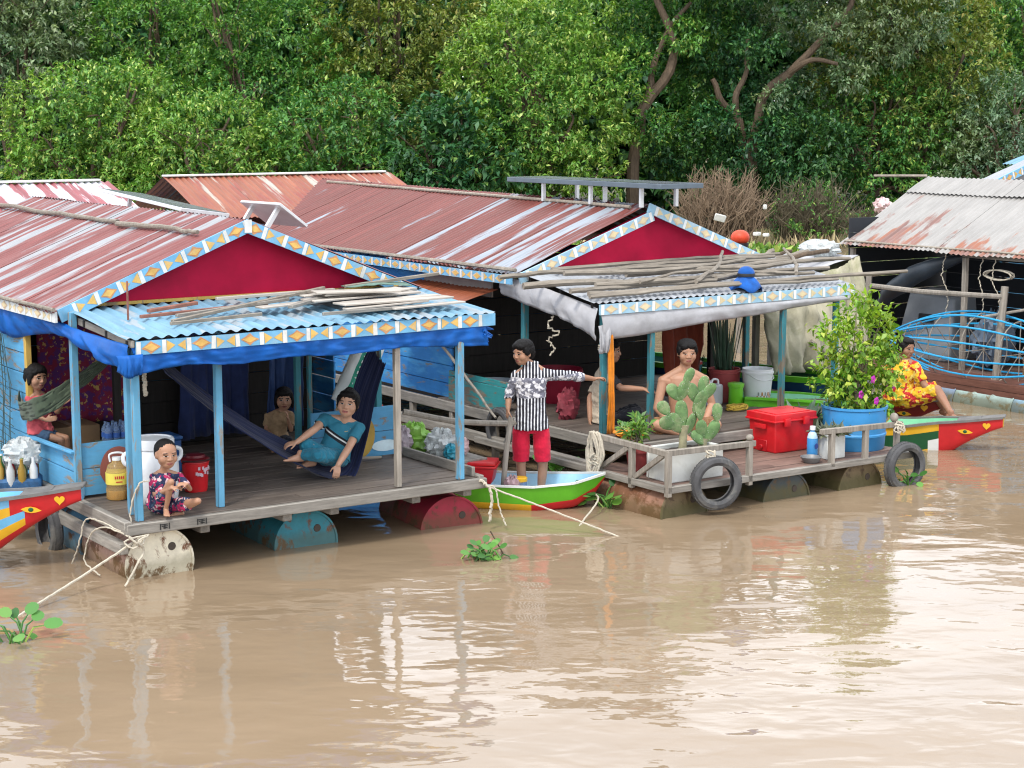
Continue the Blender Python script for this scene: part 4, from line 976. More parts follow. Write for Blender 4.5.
bag('lime green plastic bag lying behind the large white one', A(3.30, 1.42, Z-.02), (.17, .12, .14), plain('lime_bag', (.25, .5, .08), .35, .2, 6, spec=.5), 2.1)
bag('clear bag with pinkish things left of the large white bag', A(3.12, 1.35, Z-.02), (.11, .1, .14), plain('pinkish_bag', (.40, .33, .36), .3, .4, 9, spec=.6), 3.7)
bag('small teal plastic bag in front of the large white one', A(3.38, .93, Z-.02), (.08, .06, .07), plain('teal_bag', (.03, .28, .38), .35, .2, 6, spec=.5), 4.2)
bag('small white and red plastic bag on the shelf end nearest the canal', A(3.56, 1.05, Z-.02), (.08, .07, .09), plain('redwhite_bag', (.62, .42, .42), .35, .5, 12, spec=.5), 5.2)
bag('crumpled red bag behind the low mural wall', A(2.98, 1.55, .70), (.1, .08, .09), plain('red_bag', (.5, .04, .05), .35, .4, 9), 6.2)
# hammer-like axe on the deck by the mural: a short pole leaning on a block
t = thing('wooden_mallet', 'short wooden pole with a dark block lying at the foot of the mural wall', 'tool', A(2.35, 1.10, Z), TH)
mb = MB(); mb.tube([(0, 0, .06), (.42, .0, .03)], .013, 7); mb.build('handle', M['stick'], t)
mb = MB(); mb.box((0, 0, .08), (.06, .06, .16)); mb.build('head', M['black_plastic'], t, bevel=.01)
# painted marks on the front beam
mb = MB()
def mark(x, z, w, h): mb.box((x, -.0275, z), (w, .004, h))
for dx in (.22, .52):
    for k in range(3): mark(dx+.035*k, Z-.045, .007, .045-.008*(k % 2)); mark(dx+.03+.004*k, Z-.03-.013*k, .055-.01*k, .006)
mb.build('painted_marks', plain('black_paint', (.02, .02, .02), .7), hA, smooth=False)

# ---------------------------------------------------------------- things on the near roof
def pole(label, P, r, mat='stick', group=None, frame=None, name='pole'):
    q = spline(P, 16); o = q[0].copy(); mb = MB(); k = rnd.random()*50
    mb.tube([p-o+V((0, fbm(i*.35, k, 1)*r*.9, fbm(i*.35, k, 7)*r*.6)) for i, p in enumerate(q)], [r*(1.05-.3*i/16+.1*fbm(i*.8, k, 3)) for i in range(17)], 8)
    ob = mb.build(name, M[mat]); ob.location = frame(*o) if frame else o
    if frame: ob.rotation_euler = (0, 0, TH)
    return tag(ob, label, 'pole', group)
def plank(label, a, b, w_, h, mat, frame, group=None, name='plank', cat='plank'):
    a, b = V(a), V(b); mb = MB(); mb.beam(V((0,0,0)), b-a, w_, h); ob = mb.build(name, M[mat], None, bevel=.003)
    ob.location = frame(*a); ob.rotation_euler = (0, 0, TH); return tag(ob, label, cat, group)
def slA(u): return 2.585 - (1.54-u)*.402
pole('weathered log lying along the upper roof at the left edge', [(1.24, 7.0, slA(1.24)+.05), (1.22, 5, slA(1.22)+.04), (1.2, 3.05, slA(1.2)+.04)], .024, frame=A, group='logs holding down the near roof', name='log')
pole('weathered log on the near roof closest to the gable', [(1.16, 2.98, slA(1.16)+.04), (1.19, 2, slA(1.19)+.045), (1.18, 1.3, slA(1.18)+.04)], .023, frame=A, group='logs holding down the near roof', name='log')
def zA(v): return 1.825 + .087*v     # top of the near awning
for i, (lb, a, b, w_, mt) in enumerate([
    ('long grey pole slanting across the left half of the blue awning', (.50, .30, 0), (2.15, .95, .06), .035, 'stick'),
    ('grey plank lying over the middle of the blue awning, tilted back', (1.55, .40, .03), (2.25, .80, .05), .05, 'grey_u'),
    ('thin rusty strip along the left of the blue awning', (.35, .55, .0), (1.5, .70, .01), .03, 'rustsheet2'),
    ('short curled rusty strip below the crimson gable', (.50, .75, .0), (.95, .85, .02), .05, 'rustsheet2'),
    ('pale board on the right end of the awning, nearest the edge', (1.95, .22, .02), (2.75, .30, .03), .09, 'palewood'),
    ('pale board on the right end of the awning, second from the edge', (2.05, .42, .03), (2.95, .45, .04), .10, 'palewood'),
    ('wide pale sheet of board on the right of the awning', (2.0, .72, .03), (2.8, .78, .05), .26, 'palewood'),
    ('grey board across the stack on the right of the awning', (1.95, .58, .07), (2.5, .55, .08), .07, 'grey_u'),
    ('narrow dark stick on the awning front right of the middle', (1.7, .14, .01), (2.7, .2, .01), .022, 'grey_u'),
    ('broad bleached board of the right hand awning stack, lowest and nearest the gable', (1.85, .84, .03), (2.95, .88, .03), .22, 'palewood'),
    ('broad bleached board in the centre of the right hand awning stack', (1.80, .58, .035), (2.85, .66, .04), .22, 'palewood'),
    ('broad bleached board nearest the painted edge in the right hand stack', (1.95, .33, .04), (3.0, .36, .04), .2, 'palewood'),
    ('warped bleached board on top of the right hand awning stack', (1.9, .66, .085), (2.6, .5, .09), .2, 'palewood'),
    ('bleached board lying flat just right of the awning middle', (1.35, .55, .01), (2.0, .62, .02), .12, 'palewood'),
    ('narrow pale lath at the very back of the awning', (1.2, 1.02, .01), (2.3, 1.05, .02), .04, 'palewood'),
    ('grey board under the wide pale sheet on the awning', (2.1, .88, .0), (3.0, .92, .01), .14, 'grey_u'),
    ('thin grey stick on the left front of the awning', (.45, .22, .0), (1.25, .30, .01), .022, 'stick'),
    ('second grey pole slanting across the left of the awning', (.6, .45, .01), (1.7, .72, .03), .03, 'grey_u'),
    ('pale board with a split end on the right front of the awning', (2.35, .16, .01), (3.05, .2, .02), .08, 'palewood'),
    ('grey pole pointing out over the canal from the awning stack', (2.35, .95, .06), (3.30, .98, .12), .032, 'stick')]):
    if 'palewood' not in M:
        M['palewood'] = wood('pale_board', (.45, .41, .36), 0, .25); M['rustsheet2'] = plain('rusty_strip', (.24, .10, .07), .8, .4, 8)
    plank(lb, (a[0], a[1], zA(a[1])+.035+a[2]), (b[0], b[1], zA(b[1])+.035+b[2]), w_, .016 if 'board' in lb else .026, mt, A, 'scrap wood on the blue awning')
plank('thin rusty rod standing up against the crimson gable', (.28, .62, zA(.62)), (.28, .62, 2.18), .014, .014, 'rustsheet2', A, name='rod', cat='rod')
mb = MB(); drape(mb, [(0, .0, 0), (.3, .02, .02), (.62, 0, 0)], [(0, -.16, -.0), (.3, -.17, .01), (.62, -.15, -.02)], 40, 8, .012, 51)
o = mb.build('net_scrap', plain('green_net', (.12, .2, .16), .9, .3, 40), None, solid=.006); o.location = A(2.35, 1.02, zA(1.0)+.09); o.rotation_euler = (0, 0, TH); tag(o, 'green net scrap bunched on the boards of the awning', 'net')

def solar(label, loc, size, rot, legs=(), legz=.2, under=None):
    t = thing('solar_panel', label, 'solar panel', loc, 0, rot=rot); x, y, z = size
    mb = MB(); mb.box((0, 0, 0), size); mb.build('frame', M['panel_metal'] if y < 2.5 else plain('dark_frame', (.10, .13, .16), .5), t, bevel=.004)
    mb = MB(); mb.box((0, 0, z/2+.0015), (x-.04, y-.04, .004)); mb.build('cells', M['pv'], t)
    for lx, ly in legs:
        mb = MB(); mb.beam((lx, ly, -z/2), (lx, ly, -legz), .035, .035, up=(0, 1, 0)); mb.build('leg', M['panel_metal'], t)
    return t
solar('long flat solar panel on legs above the big red roof', B(1.9, 3.5, 2.74), (.55, 2.7, .05), (R(0), R(0), TH), [(-.2, .75), (-.2, -.10), (-.05, -.15), (-.2, -.95), (.25, .75), (.25, -.95)], .22)
solar('small white framed solar panel standing tilted on the near roof ridge', A(2.0, 1.55, 2.60), (.34, .62, .025), (0, R(36), TH+.1), [(-.1, .2), (-.1, -.2)], .25)
solar('long pale solar panel lying on the rear roof left of the orange roof', A(2.2, 4.4, 2.585), (.5, 2.1, .035), (R(3.2), R(8), TH), [(0, .8), (0, -.8)], .3)

# ---------------------------------------------------------------- ropes, marks of daily life at the left
rope('pale mooring rope running from the near deck corner to the bottom left', [A(.05, -.05, .34), (-3.1, 12.6, .13), (-3.36, 12.1, .02), (-3.46, 11.86, -.02)], .010)
q = A(.0, -.06, .30)
for i, (lb, pts) in enumerate([('knotted rope coil tied at the near left deck corner', [(0, 0, .02), (-.05, -.02, .06), (.03, -.05, .0), (.07, -.02, .05), (-.02, -.04, -.02), (-.08, .0, .03), (.1, -.03, .06), (.0, -.06, .03), (.06, -.03, -.05), (.0, -.05, -.13), (-.08, -.06, -.25), (-.11, -.06, -.29)]),
    ('slack rope loop hanging from the left side beam to the water', [(-.02, .0, .05), (-.12, .3, .12), (-.16, .55, .10), (-.2, .6, -.08), (-.22, .72, -.27)]),
    ('second slack rope loop along the left drum', [(-.04, .02, .06), (-.13, .22, .10), (-.17, .42, .02), (-.2, .5, -.2), (-.16, .3, -.28)]),
    ('thin pale cord tied round the near corner post', [(.06, .1, .04), (.02, .12, .2), (.07, .07, .42), (.14, .05, .45)])]):
    rope(lb, [q + A.u*p[0] + A.w*p[1] + V((0, 0, p[2])) for p in pts], .008 if i == 0 else .006, wob=.006)
rope('white cord bunch hanging inside from the near awning', [A(.28, .35, 1.62), A(.29, .36, 1.5), A(.28, .34, 1.40), A(.30, .36, 1.33)], .016, wob=.012)
q = A(3.12, -.03, .37)
rope('mooring rope slanting from the near deck into the water by the green boat', [q, q.lerp(V((.89, 14.35, 0)), .5)+V((0, 0, .0)), V((.89, 14.35, -.01))], .008)
rope('short frayed rope end hanging from the right corner of the near deck', [q+V((-.1, 0, .02)), q+V((-.02, -.03, .04)), q+V((.05, -.03, -.08)), q+V((.03, -.03, -.3))], .013, wob=.01)
rope('thin rope loop below the right corner of the near deck', [q, q+V((.08, -.02, -.02)), q+V((.12, -.03, -.2)), q+V((.17, -.05, -.33))], .007, wob=.006)
# white rope coil on the railing corner of the middle house
pts = []
for i in range(9):
    h = .28+.05*rnd.random(); x = rnd.uniform(-.05, .05)
    pts += [B(-.04-rnd.random()*.03, .97+x, .63), B(-.06, .93+x-.05, .63-h*.6), B(-.05-rnd.random()*.04, .96+x, .62-h-(i % 3)*.08), B(-.06, 1.0+x+.04, .63-h*.6)]
rope('thick bunch of white rope looped over the railing post near the boy', pts, .011, n=170, wob=.008)
q = B(-.06, .95, .33); rope('white rope trailing from the rope bunch into the water by the green bow', [q, q+V((-.02, -.1, -.2)), (.75, 15.2, .12), (.62, 14.9, .02), (.56, 14.7, -.01)], .008)
q = B(-.05, .96, .34)
for i in range(5): pass
def tiepts(c, s):
    r_ = random.Random(s); return [c + V((r_.uniform(-.05, .05), r_.uniform(-.05, -.01), r_.uniform(-.06, .05))) for _ in range(16)]
rope('white rope knot holding the tyre below the cactus box', tiepts(B(.45, -.03, .53), 1), .008, n=80, wob=.01)
rope('white rope knot holding the tyre at the right deck corner', tiepts(B(2.75, -.03, .55), 2), .008, n=80, wob=.01)
rope('knot of pale rope half way down the rope bunch', tiepts(B(-.07, .95, .40), 3), .009, n=80, wob=.01)
# grey pole rail between the houses
t = thing('pole_rail', 'crooked grey pole rail over the canal, held by one leg in the boat', 'rail', (-.94, 15.2, .90))
mb = MB(); mb.tube(spline([(0, 0, 0), (.45, .15, -.11), (.9, .3, -.155), (.97, .32, -.14)], 14), .026, 8); mb.build('bar', M['grey_z'], t)
mb = MB(); mb.tube(spline([(.93, .30, -.10), (.89, .27, -.4), (.86, .25, -.75)], 8), .024, 8); mb.build('leg', M['grey_z'], t)
pole('thin dark stick leaning on the blue wall of the middle house', [(.1, 3.77, 1.10), (.08, 3.2, .78), (.05, 2.72, .50)], .016, 'grey_z', frame=B, name='stick')

# net on the left wall and crate of bottles
t = thing('fishing_net', 'dark fishing net hanging on the blue wall at the left edge', 'net', A(-.06, 2.55, 0), TH)
mb = MB()
for i in range(15):
    x = -.35+i*.06; mb.tube([(-.04-.02*math.sin(i), x*.35, 1.62), (-.05+.03*math.sin(i*2), x*.8, 1.2), (-.09, x, .62)], .0035, 4, cap=False)
for j in range(16):
    z = 1.55-j*.06; w_ = lerp(.15, .45, j/15); mb.tube([(-.06, -w_, z-.02), (-.05, 0, z+.02), (-.07, w_, z-.01)], .003, 4, cap=False)
mb.build('mesh', plain('net_cord', (.05, .09, .09), .9), t)

# ---------------------------------------------------------------- boats
def boat(name, label, loc, rz, st, mats, bandfn, group='moored wooden boats', rim=.03, decals=None, inner=1, seat=True, deckfn=None, rimh=.025):
    """st: stations (x, half width, gunwale z, keel z, chine fraction); hull skin, inside skin and rim; mats[0..]"""
    t = thing(name, label, 'boat', loc, rz, group)
    K = 8; n = 40; xs = [s[0] for s in st]
    def S(x): return [pw(x, [(s[0], s[i]) for s in st]) for i in range(1, 5)]
    XS = [xs[0] + (xs[-1]-xs[0])*i/n for i in range(n+1)]
    mb = MB(); vs = []; fs = []; ms = []
    for x in XS:
        w_, gz, kz, ch = S(x)
        for j in range(-K, K+1):
            f = abs(j)/K; s = -1 if j < 0 else 1
            if f < .45: yy = w_*ch*(f/.45); zz = kz + (gz-kz)*.10*(f/.45)**2
            else: q = (f-.45)/.55; yy = w_*(ch+(1-ch)*q**.8); zz = kz + (gz-kz)*(.10+.90*q)
            vs.append((x, s*yy, zz))
    W = 2*K+1
    for i in range(n):
        for j in range(W-1):
            fs.append((i*W+j, i*W+j+1, (i+1)*W+j+1, (i+1)*W+j)); jj = j-K + (.5); ms.append(bandfn((XS[i]+XS[i+1])/2, abs(jj)/K))
    fs.append(tuple(range(W))); ms.append(ms[0]); fs.append(tuple(reversed(range(n*W, n*W+W)))); ms.append(ms[-1])
    mb.add(vs, fs, ms); mb.build('hull', mats, t, ang=50)
    mb = MB()
    def inn(s, tt):
        x = lerp(xs[0]+.03, xs[-1]-.06, s); w_, gz, kz, ch = S(x); a = (tt-.5)*2; d = min(gz-.012, max(kz+.04, gz-.20)); w_ = max(.01, w_-.02)
        e = abs(a)**4; return (x, a*w_*(1-.12*(1-e)), lerp(d, gz-.004, e))
    mb.grid(inn, 30, 12); mb.build('inside', mats[inner], t, ang=60)
    for sg in (-1, 1):
        mb = MB(); q = [V((x, sg*(S(x)[0]), S(x)[1]+.002)) for x in XS]
        for a, b in zip(q, q[1:]): mb.beam(a, b, rim, rimh)
        mb.build('gunwale', mats[-1], t)
    if decals: decals(t, S)
    return t
boatred = plain('boat_red', (.52, .015, .02), .38, .15, 5, dirt=(.3, .03, .03), dirt_amt=.35, spec=.5)
boatyel = plain('boat_yellow', (.72, .40, .02), .4, .12, 6, dirt=(.5, .35, .1), dirt_amt=.3)
boatcyan = plain('boat_sky_blue', (.14, .42, .68), .4, .12, 6, dirt=(.4, .45, .45), dirt_amt=.3)
boatgreen = plain('boat_green', (.11, .42, .02), .35, .12, 5, dirt=(.10, .28, .03), dirt_amt=.4, spec=.5)
boatdark = plain('boat_dark_green', (.01, .085, .03), .4, .15, 5); boatmaroon = plain('boat_maroon', (.16, .012, .012), .45, .2, 5)
boatmint = plain('boat_mint', (.18, .52, .30), .5, .12, 5); boatgrey = plain('boat_rim_grey', (.16, .155, .15), .8, .25, 9); boatwhite = plain('boat_white', (.7, .72, .7), .5, .1, 5)
boatblue = plain('boat_pale_blue', (.30, .55, .72), .5, .12, 5, dirt=(.3, .3, .25), dirt_amt=.3)
# green dinghy
bs = [(-1.55, .20, .24, .02, .75), (-1.2, .30, .22, -.03, .8), (-.6, .33, .22, -.05, .8), (-.25, .24, .245, .0, .7), (-.08, .10, .28, .12, .5), (0, .02, .295, .25, .4)]
dg = boat('rowing_boat', 'small bright green boat with pale blue inside carrying the standing boy', (.82, 15.50, 0), -.13, bs, [boatgreen, boatblue, boatyel, boatred, boatwhite],
     lambda x, f: 3 if f < .60 and x > -.62 else (2 if f < .64 else 0), rim=.022, rimh=.018)
# long boats with beaked prows
def heart(mb, c, s, mat, side):
    pts = []
    for i in range(28):
        a = 6.28318*i/28; x = 16*math.sin(a)**3/17; y = (13*math.cos(a)-5*math.cos(2*a)-2*math.cos(3*a)-math.cos(4*a))/17
        pts.append(V(c) + V((x*s, 0, y*s)))
    mb.poly(pts, .004, (0, side, 0), mat)
def fish(mb, c, s, mat, side):
    pts = [(-1.15, .12), (-.6, .40), (0, .48), (.6, .30), (1.2, -.12), (.6, -.36), (0, -.44), (-.6, -.28)]
    mb.poly([V(c)+V((x*s, 0, y*s*.8)) for x, y in pts], .004, (0, side, 0), mat)
PS = [(-4.2, .34, .34, -.10, .8), (-1.5, .34, .34, -.11, .8), (-.95, .27, .37, -.09, .72), (-.66, .19, .41, -.02, .65), (-.46, .14, .425, .13, .65), (-.27, .105, .445, .25, .75), (-.06, .08, .475, .355, .85), (0, .075, .482, .375, .9)]
def beak(dec_heart, dec_fish, tint):
    def f(t, S):
        for side in (-1, 1):
            for x, fn, z, s in ((-.16, heart, .392, .042), (-.37, fish, .325, .066)):
                mb = MB(); w_ = S(x)[0]; y = side*(w_*.985+.001); fn(mb, (x, y, z), s, 0, side)
                if fn is fish: mb.ell((x, y+side*.004, z+.002), (.021, .005, .017), n=10, k=6, mat=1)
                mb.build('painted_heart' if fn is heart else 'painted_eye', [boatyel, boatdark], t, smooth=False)
        mb = MB(); mb.beam((-.46, 0, .428), (-.22, 0, .457), .19, .022); mb.beam((-.22, 0, .457), (.02, 0, .492), .16, .022); mb.build('prow_board', boatgrey, t, bevel=.006)
    return f
def bands1(x, f):
    if x > -.30 - .22*f: return 0
    if f < .52: return 0
    if f < .62: return 2
    if f < .76: return 1
    if f < .84: return 2
    return 3
boat('painted_boat', 'painted boat with red prow and yellow heart in the left corner, striped blue and yellow', (-3.27, 13.32, .155), R(3), PS, [boatred, boatcyan, boatyel, boatcyan, boatgrey], bands1, decals=beak(1, 1, 0))
def bands2(x, f):
    if x > -.58 - .22*(1-f): return 0
    if x > -.64 - .22*(1-f): return 5
    if f > .93: return 2
    if f > .66: return 3
    if f > .56: return 2
    return 4
boat('painted_boat', 'painted boat with red prow and green hull on the right, the nearer of two', (5.06, 18.10, -.115), R(-20), PS, [boatred, boatmint, boatyel, boatdark, boatmaroon, boatwhite, boatgrey], bands2, decals=beak(1, 1, 0))
boat('painted_boat', 'dark red prow of the boat moored behind, under the seated woman', (4.62, 18.98, -.07), R(-20), [(max(-2.3, a), b, c, d, e) for a, b, c, d, e in PS], [boatmaroon, boatmint, boatyel, boatmaroon, boatgrey], lambda x, f: 0, decals=beak(1, 1, 0))
boat('rowing_boat', 'navy boat with a bright green rim behind the white bucket', B(4.15, 2.05, .30), TH+R(-78), [(-3, .33, .30, -.1, .8), (-.9, .33, .30, -.1, .8), (-.3, .30, .32, .0, .75), (-.05, .2, .34, .15, .6), (0, .16, .34, .2, .6)], [plain('boat_navy', (.015, .05, .13), .4), boatdark, boatgreen], lambda x, f: 0, rim=.05, rimh=.06)
boat('rowing_boat', 'boat with white, green and yellow stripes moored behind the red cooler', B(4.05, 1.30, .13), TH+R(-30), [(-1.6, .25, .46, -.1, .8), (-.9, .27, .42, -.1, .8), (-.3, .2, .36, .0, .75), (-.05, .08, .33, .15, .6), (0, .02, .32, .2, .6)], [boatwhite, boatmint, boatyel, boatgreen, boatwhite, boatgreen], lambda x, f: (3 if f > .85 else (2 if .5 < f < .65 else (0 if f < .85 and f >= .65 else 2))), rim=.04)
# load of the green boat
t = thing('plastic_tray', 'bright red plastic tub across the stern of the green boat', 'tub', (-.33, 15.62, .19), R(-8))
mb = MB(); mb.lathe([(.001, 0), (.7, 0), (.78, .02), (.9, .15), (1, .155), (1, .175), (.88, .17), (.74, .05), (.001, .04)], 4, mtx=Matrix.Diagonal((.30, .21, 1, 1)) @ Matrix.Rotation(R(45), 4, 'Z')); mb.build('tub', M['red_plastic'], t, bevel=.01, seg=2, smooth=True)
mb = MB(); mb.box((0, 0, .19), (.40, .26, .035)); mb.build('lid', M['red_plastic'], t, bevel=.012, seg=2)
bag('clear plastic bag of pink food in the green boat', (.0, 15.40, .13), (.09, .07, .09), plain('pink_food_bag', (.42, .28, .30), .25, .4, 9, spec=.6), 7.7)
t = thing('jar', 'clear jar with a yellow lid in the green boat next to the boy', 'jar', (.07, 15.44, .12))
mb = MB(); mb.lathe([(.001, 0), (.06, 0), (.062, .02), (.062, .11), (.055, .125)], 20); mb.build('glass', M['clear'], t)
mb = MB(); mb.lathe([(.066, .12), (.066, .15), (.06, .155), (.001, .156)], 20); mb.build('lid', boatyel, t)
t = thing('bottle_crate', 'blue basket full of glass bottles and cans at the left edge', 'basket', (-4.0, 14.15, .38), .2)
mb = MB(); mb.box((0, 0, .08), (.38, .28, .16)); mb.build('basket', plain('basket_blue', (.03, .10, .22), .6, .3, 30, bmp=.6), t, bevel=.02)
for i in range(4):
    for j in range(3):
        col = [(.35, .22, .04), (.03, .16, .04), (.6, .62, .62), (.32, .03, .04)][(i*2+j) % 4]
        mb = MB(); mb.lathe([(.001, .1), (.033, .1), (.033, .24), (.014, .29), (.014, .33), (.001, .33)], 12, mtx=Matrix.Translation((-.13+i*.088, -.09+j*.09, 0)) @ Matrix.Rotation(rnd.uniform(-.2, .2), 4, 'X'))
        mb.build('bottle', plain('bottle_col', col, .25, .1), t)
bag('clear plastic bag lying on top of the bottle basket', (-3.97, 14.2, .62), (.15, .12, .12), M['bag'], 9.1)
# ---------------------------------------------------------------- poles and cloth on the awning of the middle house
def zB(v): return 1.735 + .164*(v-1.42) + .02
PB = 'driftwood poles piled on the middle awning'
for lb, P_, r in [
    ('thick pale driftwood pole lying longest across the middle awning, its tip over the shrub', [(.3, 1.55, 0), (2.2, 1.5, .03), (4.45, 1.52, .03)], .028),
    ('thick crooked driftwood pole with a sawn left end over the canvas corner', [(-.15, 1.95, .02), (.6, 1.85, .03), (1.6, 1.75, .0), (2.9, 1.85, .04)], .038),
    ('thin driftwood pole sticking out farthest to the left over the canal', [(-.30, 2.15, .06), (.6, 2.2, .05), (2.0, 2.1, .07), (3.4, 2.2, .05)], .026),
    ('front driftwood pole resting just behind the painted awning board', [(.25, 1.47, .0), (1.3, 1.50, .01), (2.4, 1.46, .02), (3.4, 1.48, .01)], .022),
    ('wavy driftwood pole in the middle of the pile', [(.5, 1.72, .05), (1.4, 1.62, .06), (2.3, 1.78, .05), (3.5, 1.7, .07)], .03),
    ('driftwood pole crossing the pile slantwise behind the blue cloth', [(1.55, 1.5, .07), (2.1, 1.85, .10), (2.7, 2.45, .10)], .026),
    ('forked driftwood pole lying at the back of the pile', [(.9, 2.25, .02), (2.0, 2.35, .03), (3.3, 2.3, .06)], .028),
    ('driftwood pole lying second from the back, bent at the right end', [(1.1, 2.02, .04), (2.2, 1.98, .05), (3.1, 2.05, .06), (3.75, 1.9, .10)], .032),
    ('short driftwood stub leaning across the right end of the pile', [(2.9, 1.55, .08), (3.2, 1.9, .10), (3.45, 2.35, .12)], .022),
    ('thin pale driftwood stick on top of the pile left of the blue cloth', [(.9, 1.55, .08), (1.6, 1.75, .10), (2.4, 1.68, .09)], .018),
    ('dark twisted driftwood limb in the right half of the pile', [(1.9, 1.95, .08), (2.6, 1.78, .10), (3.3, 1.92, .10), (3.9, 1.8, .12)], .03),
    ('long straight driftwood pole at the very back of the pile', [(.5, 2.42, .02), (2.0, 2.48, .03), (3.5, 2.45, .04)], .025),
    ('bleached driftwood pole lying third from the front', [(.7, 1.78, .03), (1.8, 1.72, .05), (3.2, 1.62, .05)], .026),
    ('knobbly driftwood pole bridging the middle of the pile', [(.4, 2.08, .07), (1.5, 1.9, .09), (2.7, 2.1, .09)], .03),
    ('short dark driftwood piece behind the blue cloth', [(1.9, 1.62, .06), (2.45, 1.7, .07), (2.9, 1.58, .07)], .024),
    ('driftwood pole on the left half of the middle awning, second from front', [(.15, 1.63, .02), (.9, 1.66, .02), (1.9, 1.6, .04)], .027)]:
    pole(lb, [(u, v, zB(v)+h+.02) for u, v, h in P_], r*.86, frame=B, group=PB)
t = thing('blue_cloth_hat', 'bright blue cloth hat left on the poles of the middle awning', 'hat', B(2.2, 1.52, zB(1.52)+.06), TH)
M['hat'] = clothmat('hat_blue', (.008, .09, .36), .8, .35)
mb = MB(); mb.grid(lambda s, q: ((.02+.16*q)*math.cos(s*6.283)*(1+.1*math.sin(s*19)), (.02+.15*q)*math.sin(s*6.283)*(1+.12*math.sin(s*13)), .05-.13*q*q+.025*math.sin(s*25)*q), 48, 8); mb.build('brim', M['hat'], t, solid=.004)
mb = MB(); mb.ell((0, 0, .07), (.085, .085, .075)); mb.build('crown', M['hat'], t)
mb = MB(); mb.lathe([(.088, .045), (.09, .06), (.086, .075)], 24); mb.build('band', M['black_plastic'], t)

# ---------------------------------------------------------------- things on the decks of the middle house
def cooler():
    t = thing('cool_box', 'big glossy red plastic cool box on the lower deck of the middle house', 'cool box', B(2.02, .78, ZL), TH)
    W_, D_, H_ = .50, .37, .30
    mb = MB(); b0 = [(-.46*W_, -.46*D_), (.46*W_, -.46*D_), (.46*W_, .46*D_), (-.46*W_, .46*D_)]; b1 = [(x*1.09, y*1.09) for x, y in b0]
    mb.add([(x, y, 0) for x, y in b0]+[(x, y, H_) for x, y in b1], [(3,2,1,0),(4,5,6,7),(0,1,5,4),(1,2,6,5),(2,3,7,6),(3,0,4,7)])
    mb.build('tub', M['red_plastic'], t, bevel=.018, seg=3)
    mb = MB(); mb.box((0, 0, H_+.035), (W_*1.06, D_*1.08, .07)); mb.box((0, 0, H_+.005), (W_*1.10, D_*1.12, .018)); mb.box((0, 0, H_+.072), (W_*.86, D_*.86, .012)); mb.build('lid', M['red_plastic'], t, bevel=.012, seg=3)
    for x in (-.12, .12):
        mb = MB(); mb.box((x, -D_*.56-.008, H_-.005), (.07, .022, .075)); mb.build('latch', M['red_plastic'], t, bevel=.006, seg=2)
    for s in (-1, 1):
        mb = MB(); mb.box((s*(W_*.545), 0, H_-.05), (.02, .16, .045)); mb.build('handle', M['red_plastic'], t, bevel=.006, seg=2)
    mb = MB(); mb.box((-W_*.47, 0, .06), (.02, .13, .11)); mb.lathe([(.022, 0), (.022, .02), (.001, .021)], 16, mtx=Matrix.Translation((-W_*.49, 0, .05)) @ Matrix.Rotation(R(-90), 4, 'Y'))
    mb.build('drain', plain('dark_red_plastic', (.42, .01, .015), .4), t, bevel=.004)
cooler()
def pail(name, label, cat, o, r0, r1, h, mat, lid=None, handle=None, printm=None):
    t = thing(name, label, cat, o, TH)
    mb = MB(); mb.lathe([(.001, 0), (r0, 0), (r0+.004, .012), (r1-.002, h*.86), (r1+.006, h*.87), (r1+.006, h*.92), (r1, h*.93), (r1, h), (r1-.01, h), (r1-.012, h*.8), (.001, h*.78)], 32); mb.build('pail', mat, t)
    if lid: mb = MB(); mb.lathe([(r1+.01, h-.015), (r1+.01, h+.012), (r1-.02, h+.02), (.001, h+.02)], 32); mb.build('lid', lid, t)
    if handle: mb = MB(); mb.tube(spline([(-r1-.008, 0, h*.9), (-r1*.6, -r1*.85, h*.72), (r1*.6, -r1*.85, h*.72), (r1+.008, 0, h*.9)], 16), .004, 6); mb.build('handle', handle, t)
    if printm:
        mb = MB()
        for i in range(16):
            a = -2.3+i*.09; z = h*(.22+.1*math.sin(i*2.1)); rr = lerp(r0, r1, z/h/.9)+.003
            mb.box((math.cos(a)*rr, math.sin(a)*rr, z), (.004, .016, .02+.014*(i % 3)), i % 2, rotz(a))
        mb.build('print', printm, t, smooth=False)
    return t
pail('bucket', 'white plastic bucket with faded print on the upper deck beside the snake plant', 'bucket', B(2.83, 2.02, ZU), .125, .16, .36, M['white_plastic'], None, M['panel_metal'], [plain('print_orange', (.45, .2, .06), .6), plain('print_grey', (.25, .27, .25), .6)])
pail('jar', 'lime green plastic jar with a white band standing before the plant pot', 'jar', B(2.52, 2.0, ZU), .07, .075, .22, plain('lime_plastic', (.14, .50, .02), .35, .1, spec=.5), plain('lime_lid', (.18, .55, .04), .35))
t = thing('plastic_jug', 'cloudy white plastic jug without a cap left of the plant pot', 'jug', B(2.33, 2.16, ZU), TH)
mb = MB(); mb.box((0, 0, .11), (.22, .14, .22)); mb.build('jug', plain('cloudy_plastic', (.50, .52, .55), .35, .15, 6), t, bevel=.035, seg=3)
mb = MB(); mb.lathe([(.03, .21), (.03, .26), (.022, .26), (.02, .22)], 16, mtx=Matrix.Translation((-.05, 0, 0))); mb.build('neck', M['white_plastic'], t)
mb = MB(); mb.tube(spline([(-.01, 0, .22), (.02, 0, .265), (.08, 0, .255), (.09, 0, .21)], 10), .012, 8); mb.build('handle', M['white_plastic'], t)
pail('canister', 'dark teal plastic canister with red lid behind the cloudy jug', 'canister', B(2.55, 2.75, ZU), .10, .11, .36, plain('teal_plastic', (.01, .10, .12), .45), plain('canister_red', (.35, .02, .03), .4))
